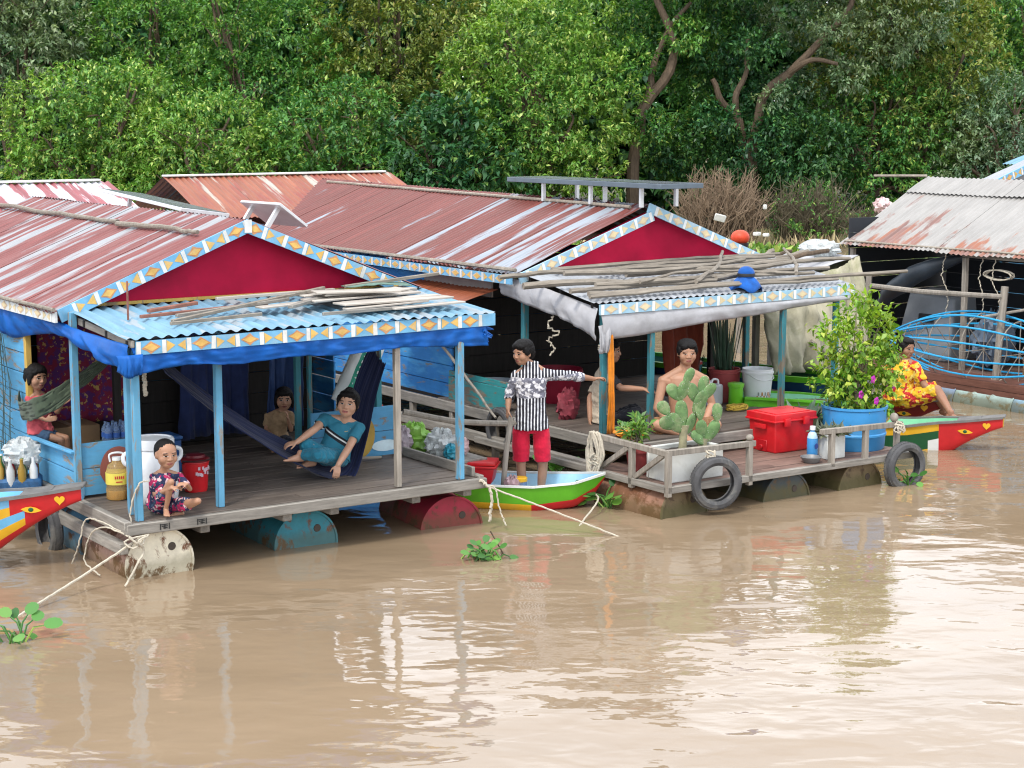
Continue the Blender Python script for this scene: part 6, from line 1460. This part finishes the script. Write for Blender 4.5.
def sleeve(mb, pts, rs, n=16): mb.tube(spline(pts, 10), [pw(i/10, list(zip([k/(len(rs)-1) for k in range(len(rs))], rs))) for i in range(11)], n)
def loft(mb, st, n=24):
    vs = []; fs = []
    for c, rx, ry, ax, ay in st:
        c = V(c)
        for j in range(n):
            a = 6.28318*j/n; ca, sa = math.cos(a), math.sin(a)
            vs.append(c + ax*(rx*math.copysign(abs(ca)**.85, ca)) + ay*(ry*math.copysign(abs(sa)**.85, sa)))
    k = len(st)
    for i in range(k-1):
        for j in range(n): fs.append((i*n+j, i*n+(j+1) % n, (i+1)*n+(j+1) % n, (i+1)*n+j))
    fs.append(tuple(reversed(range(n)))); fs.append(tuple((k-1)*n+j for j in range(n)))
    mb.add(vs, fs)
def remesh(mb, name, mats, parent, vox=.0048, smooth=4, disp=0, dscale=.08, assign=None):
    me = bpy.data.meshes.new('raw'); me.from_pydata([tuple(p) for p in mb.v], [], mb.f); o = bpy.data.objects.new(name, me); COL.objects.link(o)
    md = o.modifiers.new('r', 'REMESH'); md.mode = 'VOXEL'; md.voxel_size = vox
    sm = o.modifiers.new('s', 'SMOOTH'); sm.factor = .5; sm.iterations = smooth
    if disp:
        tx = bpy.data.textures.new(name, 'CLOUDS'); tx.noise_scale = dscale; tx.noise_depth = 2
        dm = o.modifiers.new('d', 'DISPLACE'); dm.texture = tx; dm.strength = disp; dm.mid_level = .5; dm.texture_coords = 'LOCAL'
    dg_ = bpy.context.evaluated_depsgraph_get(); ev = o.evaluated_get(dg_); m2 = bpy.data.meshes.new_from_object(ev)
    o.modifiers.clear(); o.data = m2; bpy.data.meshes.remove(me); m2.name = name; m2.materials.clear()
    for m in mats: m2.materials.append(m)
    n = len(m2.polygons); idx = np.zeros(n, np.int32)
    if assign:
        c = np.empty(n*3); m2.polygons.foreach_get('center', c); idx = assign(c.reshape(-1, 3)).astype(np.int32)
    m2.polygons.foreach_set('material_index', idx); m2.polygons.foreach_set('use_smooth', np.ones(n, bool)); m2.update()
    o.parent = parent; return o
def hand(mb, w, d, nrm, side, k=1., curl=.5, spread=.12):
    """palm and five fingers: w wrist, d towards the fingers, nrm out of the back of the hand, side towards the thumb"""
    w, d = V(w), V(d).normalized(); nrm = V(nrm); nrm = (nrm-d*nrm.dot(d)).normalized(); s = V(side); s = (s-d*s.dot(d)-nrm*s.dot(nrm)).normalized()
    loft(mb, [(w-d*.012*k, .022*k, .017*k, s, nrm), (w+d*.02*k, .030*k, .015*k, s, nrm), (w+d*.055*k, .038*k, .013*k, s, nrm), (w+d*.082*k, .037*k, .011*k, s, nrm), (w+d*.090*k, .03*k, .006*k, s, nrm)], 16)
    for i, (x, L) in enumerate(((.029, .066), (.010, .076), (-.010, .070), (-.028, .055))):
        b0 = w + d*.078*k + s*x*k; fd = (d+s*x*spread*20*k).normalized(); p = b0; ang = 0
        for seg, f in enumerate((.44, .32, .24)):
            ang += curl*(.5 if seg == 0 else .75); dd = fd*math.cos(ang)-nrm*math.sin(ang); q = p+dd*L*f*k
            cap(mb, p, q, (.0088-.0009*seg)*k, (.0080-.0009*seg)*k, 8); p = q
    b0 = w+d*.022*k+s*.024*k; m_ = b0+(d*.6+s*.75-nrm*.15).normalized()*.038*k; e = m_+(d*.9+s*.25-nrm*(.2+curl*.5)).normalized()*.034*k
    cap(mb, b0, m_, .0125*k, .0098*k, 8); cap(mb, m_, e, .0095*k, .0078*k, 8)
def foot(mb, an, toe, k=1., up=V((0, 0, 1))):
    an, d = V(an), V(toe).normalized(); up = V(up); up = (up-d*up.dot(d)).normalized(); s = d.cross(up)
    g = an-up*.045*k
    loft(mb, [(g-d*.055*k+up*.01*k, .014*k, .012*k, s, up), (g-d*.04*k+up*.012*k, .028*k, .028*k, s, up), (g+d*.0*k+up*.022*k, .032*k, .042*k, s, up), (g+d*.06*k+up*.008*k, .036*k, .030*k, s, up), (g+d*.115*k-up*.004*k, .042*k, .017*k, s, up), (g+d*.135*k-up*.006*k, .038*k, .012*k, s, up)], 18)
    for i in range(5): cap(mb, g+d*(.125-.006*i)*k+s*(-.030+.0155*i)*k-up*.006*k, g+d*(.158-.009*i)*k+s*(-.030+.0155*i)*k-up*.008*k, (.0115-.0012*i if i else .0135)*k, (.0095-.001*i)*k, 8)
    cap(mb, an+up*.02*k, an-up*.01*k, .031*k, .034*k)
def headframe(f, tilt=0):
    f = V(f).normalized(); u = V((0, 0, 1)); r = f.cross(u).normalized(); u = r.cross(f)
    if tilt: q = Matrix.Rotation(tilt, 3, f); r, u = q @ r, q @ u
    return Matrix((r, f, u)).transposed()          # columns: right, forward, up
def head(mb, c, F, h):
    c = V(c)
    def E_(p, r): mb.ell(c+F @ (V(p)*h), tuple(x*h for x in r), F, 24, 16)
    def C_(a, b, r0, r1): cap(mb, c+F @ (V(a)*h), c+F @ (V(b)*h), r0*h, r1*h, 10)
    E_((0, -.07, .12), (.375, .445, .385)); E_((0, .06, -.02), (.345, .335, .36)); E_((0, .09, -.18), (.315, .285, .27)); E_((0, .15, -.29), (.24, .225, .19)); E_((0, .215, -.395), (.12, .11, .09))
    C_((0, .36, .04), (0, .415, -.09), .035, .05); E_((0, .418, -.115), (.06, .05, .045))
    for s in (-1, 1):
        E_((s*.06, .385, -.125), (.045, .045, .036)); E_((s*.14, .315, .10), (.12, .06, .045)); E_((s*.17, .20, -.12), (.165, .155, .17))
        E_((s*.365, -.03, -.03), (.035, .085, .125))
    E_((0, .345, -.235), (.115, .06, .034)); E_((0, .335, -.285), (.10, .06, .036))
def face_assign(c, F, h):
    Fi = np.array(F.transposed()); c0 = np.array(c)
    def f(P):
        q = (P-c0) @ Fi.T/h; x, y, z = np.abs(q[:, 0]), q[:, 1], q[:, 2]; idx = np.zeros(len(q), int); front = y > .16
        idx[front & (((x-.145)/.072)**2+((z-.020)/.021)**2 < 1)] = 1
        idx[front & (((x-.145)/.042)**2+((z-.020)/.026)**2 < 1)] = 2
        idx[front & (np.abs(z-.043+1.2*(x-.145)**2) < .010) & (x > .07) & (x < .225)] = 2
        idx[front & (np.abs(z-.118+1.2*(x-.14)**2) < .015) & (x > .065) & (x < .235)] = 2
        idx[(y > .26) & (((q[:, 0])/.115)**2+((z+.262)/.050)**2 < 1)] = 3
        idx[(y > .26) & (x < .095) & (np.abs(z+.260) < .007)] = 2
        return idx
    return f
def hair(parent, c, F, h, kind):
    c = V(c); mb = MB()
    def E_(p, r): mb.ell(c+F @ (V(p)*h), tuple(x*h for x in r), F, 24, 16)
    if kind == 'buzz': E_((0, -.095, .145), (.385, .435, .385)); E_((0, -.27, -.02), (.33, .255, .30))
    else:
        E_((0, -.10, .15), (.415, .455, .41)); E_((0, -.26, -.02), (.37, .29, .34)); E_((0, .10, .36), (.33, .27, .16))
        for s in (-1, 1): E_((s*.36, .03, .12), (.06, .2, .2))
    if kind in ('fringe', 'short'):
        E_((-.10, .26, .33), (.24, .13, .13)); E_((.14, .25, .31), (.18, .13, .13)); E_((0, -.06, .34), (.40, .42, .25))
    if kind in ('long', 'fringe_long'):
        E_((0, -.28, -.22), (.36, .24, .42))
        for s in (-1, 1): E_((s*.37, -.05, -.12), (.08, .2, .34))
        E_((0, .27, .31), (.29, .13, .12))
    if kind == 'tail':
        cap(mb, c+F @ (V((0, -.50, .02))*h), c+F @ (V((0, -.58, -.62))*h), .15*h, .07*h); E_((0, .26, .32), (.28, .13, .11))
        for s in (-1, 1): E_((s*.37, .04, -.02), (.05, .12, .30)); E_((s*.22, .22, .26), (.12, .1, .12))
    if kind == 'bun':
        E_((.06, -.34, .44), (.20, .18, .17)); E_((0, .20, .34), (.28, .14, .10))
        for s in (-1, 1): E_((s*.36, .06, .05), (.05, .13, .22))
    return remesh(mb, 'hair', [M['hairm']], parent, .0055, 2, .010*(.4 if kind == 'buzz' else 1), .012)
def person(label, J, s=1., limb=1., skin='mid', hk='short', h=.21, face=(0, -1, 0), tilt=0, hands=None, feet=None, garments=(), tors=(.125, .085), group=None, smooth=4):
    """J: world points pelvis, chest, neck, head, sl/sr shoulders, el/er, wl/wr, hl/hr hips, kl/kr, al/ar. One continuous body, clothes and hair as children"""
    base = J['pelvis'].copy(); t = thing('person', label, 'person', base, 0, group)
    j = {k: p-base for k, p in J.items()}; F = headframe(face, tilt); mb = MB(); k = s*limb
    sx = (j['sr']-j['sl']).normalized(); hx = (j['hr']-j['hl']).normalized()
    def ax(q, a, b): 
        x = hx.lerp(sx, q).normalized(); d = (V(b)-V(a)).normalized(); x = (x-d*x.dot(d)).normalized(); return x, d.cross(x)
    P, C, K = j['pelvis'], j['chest'], j['neck']
    def torso(mb, inf=0., lo=0., hi=1., wide=1., hem=0.):
        sw = (j['sr']-j['sl']).length*.5
        T = [(-.10, tors[0]*.72, tors[1]*.75), (0., tors[0]*.98, tors[1]*1.05), (.22, tors[0]*.90, tors[1]*.95), (.45, tors[0]*.92, tors[1]*.95), (.68, max(tors[0]*1.02, sw*.80), tors[1]*1.05), (.86, sw*.86, tors[1]*.85), (.96, sw*.55, tors[1]*.62), (1.02, .055, .05)]
        st = []
        path = [P, P.lerp(C, .5), C, C.lerp(K, .6), K]; q = spline(path, 20)
        for f in [lo+(hi-lo)*i/14 for i in range(15)]:
            i = f*20; a = q[max(0, min(19, int(i)))]; b = q[max(1, min(20, int(i)+1))]; p = a.lerp(b, i-int(i)) if 0 <= f <= 1 else a+(b-a)*(f*20-(19 if f > 1 else 0))
            x, y = ax(max(0, min(1, f)), a, b); rx = pw(f, [(u, v_) for u, v_, _ in T])*s; ry = pw(f, [(u, v_) for u, _, v_ in T])*s
            e = hem*max(0, 1-(f-lo)/.35)
            st.append((p, rx*wide+inf+e, ry*wide+inf+e, x, y))
        loft(mb, st)
    torso(mb)
    cap(mb, K-(K-C).normalized()*.03*s, j['head']+F @ V((0, -.06*h, -.22*h)), .056*s*min(1, limb*1.05), .050*s*min(1, limb*1.05)); head(mb, j['head'], F, h)
    for q in 'lr':
        sh, el, wr = j['s'+q], j['e'+q], j['w'+q]
        cap(mb, K+(K-C).normalized()*.025*s, sh+V((0, 0, .004)), .045*k, .042*k); cap(mb, C.lerp(K, .55).lerp(sh, .45), sh, .055*k, .050*k); cap(mb, sh, el, .046*k, .036*k); cap(mb, el, el.lerp(wr, .35), .036*k, .037*k); cap(mb, el.lerp(wr, .35), wr, .037*k, .025*k)
        hd = (hands or {}).get(q)
        if hd: hand(mb, wr, *hd[:3], s*.95, *(hd[3:]))
        hp, kn, an = j['h'+q], j['k'+q], j['a'+q]
        cap(mb, hp, kn, .078*k, .052*k); cap(mb, kn, kn.lerp(an, .35), .051*k, .050*k); cap(mb, kn.lerp(an, .35), an, .049*k, .031*k)
        ft = (feet or {}).get(q)
        if ft: foot(mb, an, ft, s)
    remesh(mb, 'body', [SK[skin], M['eye_w'], M['eye_d'], LIP[skin]], t, .0048, smooth, assign=face_assign(j['head'], F, h))
    for kind, mat, kw in garments:
        g = MB(); kw = dict(kw)
        if kind == 'shirt':
            torso(g, kw.get('inf', .014), kw.get('lo', .0), kw.get('hi', .97), 1., kw.get('hem', .015))
            for q in 'lr':
                sh, el, wr = j['s'+q], j['e'+q], j['w'+q]; L = kw.get('sleeve', .6); cap(g, C.lerp(K, .55).lerp(sh, .5), sh, .062*k, .060*k); cap(g, K-(K-C).normalized()*.005, sh, .050*k, .054*k)
                if L <= 1: sleeve(g, [sh-(el-sh)*.05, sh.lerp(el, L*.5), sh.lerp(el, L)], [.060*k, .058*k, .060*k])
                else: cap(g, sh, el, .058*k, .050*k); sleeve(g, [el, el.lerp(wr, (L-1)*.5), el.lerp(wr, L-1)], [.05*k, .05*k, .052*k])
        if kind in ('shorts', 'trousers'):
            torso(g, .013, -.08, kw.get('top', .2), 1., .0)
            for q in 'lr':
                hp, kn, an = j['h'+q], j['k'+q], j['a'+q]; L = kw.get('len', .8); fl = kw.get('flare', .03); cap(g, hp, hp.lerp(kn, .3), .092*k, .088*k)
                if L <= 1: sleeve(g, [hp, hp.lerp(kn, L*.5), hp.lerp(kn, L)], [.090*k, .080*k+fl*.6, .066*k+fl])
                else: cap(g, hp, kn, .090*k, .066*k); sleeve(g, [kn, kn.lerp(an, (L-1)*.5), kn.lerp(an, L-1)], [.066*k, .060*k, .055*k])
        if kind == 'shirt' and kw.get('collar'):
            x, y = ax(1, C, K); d = (K-C).normalized(); loft(g, [(K-d*.04, .100*s, .080*s, x, y), (K+d*.01, .078*s, .068*s, x, y), (K+d*.05, .070*s, .064*s, x, y)])
        remesh(g, kw.get('name', kind), [mat], t, .006, 3, kw.get('disp', .030), .05)
    hair(t, j['head'], F, h, hk); return t
def JJ(Y, **kw): return {k: _at(p[0], p[1], Y+(p[2] if len(p) > 2 else 0)) for k, p in kw.items()}

# cloth prints (object space of each garment)
def stripes(name, a, b, freq, flowers=None, axis=0):
    m, nt, bs = nodes(name); v = coord(nt); sep = N(nt, 'ShaderNodeSeparateXYZ'); w_ = N(nt, 'ShaderNodeVectorMath', operation='ADD')
    nz = N(nt, 'ShaderNodeTexNoise'); nz.inputs['Scale'].default_value = 5; ln(nt, v, nz.inputs['Vector'])
    sc = N(nt, 'ShaderNodeVectorMath', operation='SCALE'); ln(nt, nz.outputs['Color'], sc.inputs[0]); sc.inputs['Scale'].default_value = .012
    ln(nt, v, w_.inputs[0]); ln(nt, sc.outputs[0], w_.inputs[1]); ln(nt, w_.outputs[0], sep.inputs[0])
    s = N(nt, 'ShaderNodeMath', operation='SINE'); mu = N(nt, 'ShaderNodeMath', operation='MULTIPLY'); ln(nt, sep.outputs[axis], mu.inputs[0]); mu.inputs[1].default_value = freq; ln(nt, mu.outputs[0], s.inputs[0])
    c = mix(nt, ramp(nt, s.outputs[0], .46, .54), a, b)
    if flowers:
        f = ramp(nt, noi(nt, v, 26, 3, .6), .47, .50); z = band(nt, sep.outputs[2], flowers[0], flowers[1]); c = mix(nt, z, c, mix(nt, f, (.66, .65, .68), (.16, .16, .2)))
    ln(nt, c, bs.inputs['Base Color']); bs.inputs['Roughness'].default_value = .9; return m
def flowerprint(name, base, cols, scale=16, t0=.5):
    m, nt, bs = nodes(name); v = coord(nt); c = base
    for i, cl in enumerate(cols):
        vv = coord(nt, 'Object', (1, 1, 1), (i*1.1, i*.7, i)); c = mix(nt, ramp(nt, noi(nt, vv, scale*(1+.23*i), 2.5, .5, .3), t0+.05*i, t0+.02+.05*i), c, cl)
    ln(nt, c, bs.inputs['Base Color']); bs.inputs['Roughness'].default_value = .9; return m

# 1 boy standing in the green boat, back to us, head turned left, hand on the post
Y = 15.66
jb = JJ(Y, pelvis=(531, 427), chest=(531, 393), neck=(531, 367), head=(523, 353, -.02), sl=(517, 376), sr=(548, 375), el=(509, 394, .03), er=(575, 376, .25), wl=(508, 409, -.03), wr=(594, 379, .50),
        hl=(521, 431), hr=(541, 431), kl=(521, 466, .02), kr=(543, 466, .02), al=(523, 500, .05), ar=(540, 500, .05))
red = clothmat('shorts_red', (.60, .012, .045), .75, .15)
person('boy standing in the green boat in a black and white striped shirt and red shorts', jb, .93, .92, 'mid', 'fringe', .212, (-.72, -.62, -.12), 0,
       {'l': ((-.1, 0, -1), (-.9, -.3, 0), (0, -1, 0), 1.1), 'r': ((.7, .45, .05), (0, .3, 1), (0, -1, .2), .7)}, {'l': (-.1, .9, -.1), 'r': (.2, .9, -.1)},
       [('shorts', red, dict(len=.84, flare=.018, top=.14, disp=.012)), ('shirt', stripes('striped_shirt', (.02, .02, .03), (.72, .73, .76), 215, (.28, .46)), dict(lo=-.02, sleeve=1.35, inf=.022, hem=.025, hi=1.0, collar=1))])
# 2 small boy squatting at the corner post
Y = 13.17
jq = JJ(Y, pelvis=(160, 506, .08), chest=(162, 489, .02), neck=(163, 472, -.02), head=(166, 454, -.05), sl=(153, 477), sr=(179, 476, .04), el=(155, 495, -.05), er=(190, 489, -.10), wl=(172, 488, -.22), wr=(187, 484, -.22),
        hl=(156, 507, .04), hr=(170, 507, .06), kl=(171, 482, -.20), kr=(198, 501, -.14), al=(166, 509, -.10), ar=(180, 511, .02))
kid = flowerprint('kid_print', (.018, .025, .075), [(.45, .02, .10), (.65, .45, .45), (.05, .10, .16)], 20, .52)
person('small boy with shaved hair squatting at the deck edge in a navy flowered outfit', jq, .60, .86, 'mid', 'buzz', .214, (.55, -.83, -.10), 0,
       {'l': ((.9, -.1, .1), (-.1, -.4, .9), (.2, -.8, .5), .7), 'r': ((-.7, -.4, .1), (.2, -.4, .9), (-.1, -.9, .3), .7)}, {'l': (.25, -.95, -.05), 'r': (-.85, -.4, 0)},
       [('shorts', kid, dict(len=.62, flare=.02, top=.25)), ('shirt', kid, dict(lo=.05, sleeve=.75, inf=.012, disp=.01))], (.15, .115))
# 3 woman in the hammock
Y = 14.62
jw = JJ(Y, pelvis=(333, 456, .05), chest=(339, 440, .10), neck=(345, 422, .10), head=(348, 404, .06), sl=(325, 419, .08), sr=(359, 428, .06), el=(315, 429, -.10), er=(348, 449, -.12), wl=(297, 442, -.22), wr=(338, 465, -.24),
        hl=(326, 456, .02), hr=(340, 458, .02), kl=(306, 445, -.14), kr=(318, 455, -.30), al=(311, 460, -.10), ar=(300, 455, -.22))
tealc = clothmat('teal_suit', (.020, .165, .245), .85, .15)
m, nt, bs = nodes('teal_top'); v = coord(nt); dt = N(nt, 'ShaderNodeVectorMath', operation='DOT_PRODUCT'); ln(nt, v, dt.inputs[0]); dt.inputs[1].default_value = (.66, 0, 1)
c = mix(nt, band(nt, dt.outputs['Value'], .160, .225), (.020, .165, .245), (.012, .014, .02)); c = mix(nt, band(nt, dt.outputs['Value'], .188, .203), c, (.7, .72, .7)); ln(nt, c, bs.inputs['Base Color']); bs.inputs['Roughness'].default_value = .85
pw_ = person('woman with tied up hair reclining in the hammock in a teal top and trousers', jw, .88, 1.0, 'fair', 'bun', .228, (-.12, -.97, .10), R(-6),
       {'l': ((-.9, -.2, -.2), (0, -.4, .9), (-.2, -.8, .4), .5), 'r': ((-.15, -.3, -1), (.2, -.9, .1), (-.9, -.2, 0), .6)}, {'l': (-.8, -.5, 0), 'r': (-.9, -.35, .1)},
       [('trousers', tealc, dict(len=1.8, top=.25)), ('shirt', m, dict(lo=.0, sleeve=.55, inf=.013, disp=.012))], (.145, .11))
mb = MB(); nk = jw['neck']-jw['pelvis']; mb.torus(.074, .011, Matrix.Translation(nk+V((-.006, -.035, -.022))) @ Matrix.Rotation(R(38), 4, 'X'), 28, 8); mb.build('neckline', plain('neck_trim', (.45, .36, .2), .8), pw_)
# 4 child behind, against the navy curtain
Y = 16.0
jc = JJ(Y, pelvis=(276, 438), chest=(277, 424), neck=(281, 411), head=(284, 399, -.03), sl=(268, 416), sr=(291, 415), el=(266, 430, -.05), er=(291, 430, -.08), wl=(275, 438, -.15), wr=(288, 419, -.14),
        hl=(270, 440), hr=(282, 440), kl=(262, 438, -.25), kr=(288, 440, -.26), al=(272, 446, -.28), ar=(280, 447, -.30))
person('child in a tan shirt sitting on the floor by the navy curtain', jc, .62, .9, 'mid', 'fringe_long', .20, (.15, -.98, -.08), 0,
       {'l': ((.8, -.5, 0), (0, 0, 1), (0, -1, 0), .5), 'r': ((-.1, -.2, 1), (.9, 0, 0), (0, -1, 0), .6)}, {'l': (.7, -.6, 0), 'r': (-.7, -.6, 0)},
       [('trousers', clothmat('dark_trousers', (.02, .025, .04)), dict(len=1.7, top=.25)), ('shirt', clothmat('tan_shirt', (.34, .23, .13)), dict(lo=.0, sleeve=.7))], (.14, .105))
# 5 girl on the low wall, wrapped in the green cloth
Y = 14.62
jg = JJ(Y, pelvis=(40, 432, .03), chest=(39, 413, .03), neck=(38, 394, .02), head=(36, 377, .0), sl=(29, 399, -.02), sr=(48, 398, .10), el=(34, 415, -.10), er=(57, 412, .06), wl=(46, 420, -.14), wr=(62, 404, .02),
        hl=(38, 434, -.03), hr=(44, 434, .10), kl=(61, 440, -.10), kr=(66, 438, .10), al=(64, 462, -.02), ar=(70, 462, .16))
person('girl in a salmon shirt and denim shorts sitting on the low blue wall', jg, .70, .82, 'mid', 'tail', .208, (.80, -.60, -.12), 0,
       {'l': ((.9, -.1, .2), (0, -.9, .3), (.2, 0, 1), .6), 'r': ((.7, 0, .6), (0, -.9, .3), (0, 0, 1), .6)}, {'l': (.8, -.3, -.5), 'r': (.8, -.3, -.5)},
       [('shorts', plain('denim', (.07, .13, .22), .9, .35, 12), dict(len=.55, flare=.014, top=.22)), ('shirt', clothmat('salmon_shirt', (.52, .085, .10)), dict(lo=.0, sleeve=.45))], (.14, .10))
# 6 youth sitting by the front post of the middle house, seen from the side
Y = 16.95
js = JJ(Y, pelvis=(603, 421, .05), chest=(602, 398, .05), neck=(606, 368, .04), head=(611, 351, .0), sl=(610, 378, -.13), sr=(602, 376, .16), el=(621, 388, -.25), er=(590, 398, .10), wl=(643, 389, -.25), wr=(590, 420, .0),
        hl=(607, 423, -.05), hr=(605, 423, .10), kl=(637, 412, -.12), kr=(634, 409, .10), al=(637, 440, -.05), ar=(632, 440, .14))
m, nt, bs = nodes('two_tone_shirt'); v = coord(nt); sep = N(nt, 'ShaderNodeSeparateXYZ'); ln(nt, v, sep.inputs[0])
c = mix(nt, band(nt, sep.outputs[0], -.5, .035), (.025, .025, .03), (.50, .42, .32)); ln(nt, c, bs.inputs['Base Color']); bs.inputs['Roughness'].default_value = .9
person('youth seated sideways by the orange cloth, one arm stretched out to the right', js, .92, .95, 'mid', 'short', .22, (.95, -.25, -.05), 0,
       {'l': ((1, 0, -.1), (0, -.2, 1), (0, -1, 0), .4), 'r': ((-.1, -.4, -.9), (-.8, 0, 0), (0, -1, 0), .4)}, {'l': (.8, -.6, -.1), 'r': (.9, -.3, -.1)},
       [('trousers', clothmat('black_trousers', (.015, .016, .022)), dict(len=1.8, top=.2)), ('shirt', m, dict(lo=.0, sleeve=.8))], (.13, .095))
# 7 man without a shirt behind the cactus
Y = 16.62
jm = JJ(Y, pelvis=(686, 428, .05), chest=(684, 400, .05), neck=(684, 371, .05), head=(687, 353, .02), sl=(663, 381, .03), sr=(704, 380, .03), el=(657, 408, -.05), er=(712, 404, .05), wl=(672, 424, -.18), wr=(704, 424, -.12),
        hl=(677, 430), hr=(695, 430), kl=(657, 425, -.28), kr=(716, 425, -.20), al=(683, 434, -.33), ar=(698, 442, -.34))
person('shirtless man with short black hair sitting cross legged behind the cactus', jm, 1.0, 1.05, 'mid', 'short', .232, (.12, -.98, -.06), 0,
       {'l': ((.6, -.6, -.4), (0, -.3, 1), (.6, -.2, 0), .6), 'r': ((.3, -.7, -.4), (0, -.3, 1), (-.6, -.2, 0), .6)}, {'l': (.7, -.6, -.1), 'r': (.3, -.8, -.3)},
       [('shorts', clothmat('brown_shorts', (.22, .11, .05)), dict(len=.9, flare=.02, top=.16))], (.155, .11))
# 8 woman in yellow on the boat at the right
Y = 18.95
jy = JJ(Y, pelvis=(900, 397, .05), chest=(898, 380, .05), neck=(903, 361, .04), head=(906, 348, .02), sl=(892, 368, .08), sr=(915, 367, -.06), el=(900, 386, .10), er=(924, 385, -.14), wl=(915, 396, -.05), wr=(940, 399, -.22),
        hl=(898, 400, .10), hr=(906, 400, -.02), kl=(930, 388, .05), kr=(937, 390, -.16), al=(945, 410, -.05), ar=(951, 414, -.42))
yel = flowerprint('yellow_print', (.72, .40, .02), [(.45, .02, .02), (.70, .50, .12)], 13, .53)
person('woman in a bright yellow red flowered suit seated on the boat, hand on her knee', jy, .98, 1.08, 'dark', 'bun', .218, (.55, -.83, -.12), 0,
       {'l': ((.8, -.4, -.3), (0, -.2, 1), (0, -1, 0), .6), 'r': ((.8, -.2, -.4), (0, -.3, 1), (-.2, -.9, 0), .7)}, {'l': (.8, -.5, -.3), 'r': (.85, -.5, -.1)},
       [('trousers', yel, dict(len=1.0, top=.22)), ('shirt', yel, dict(lo=.0, sleeve=.8, inf=.022, hem=.03))], (.16, .125))
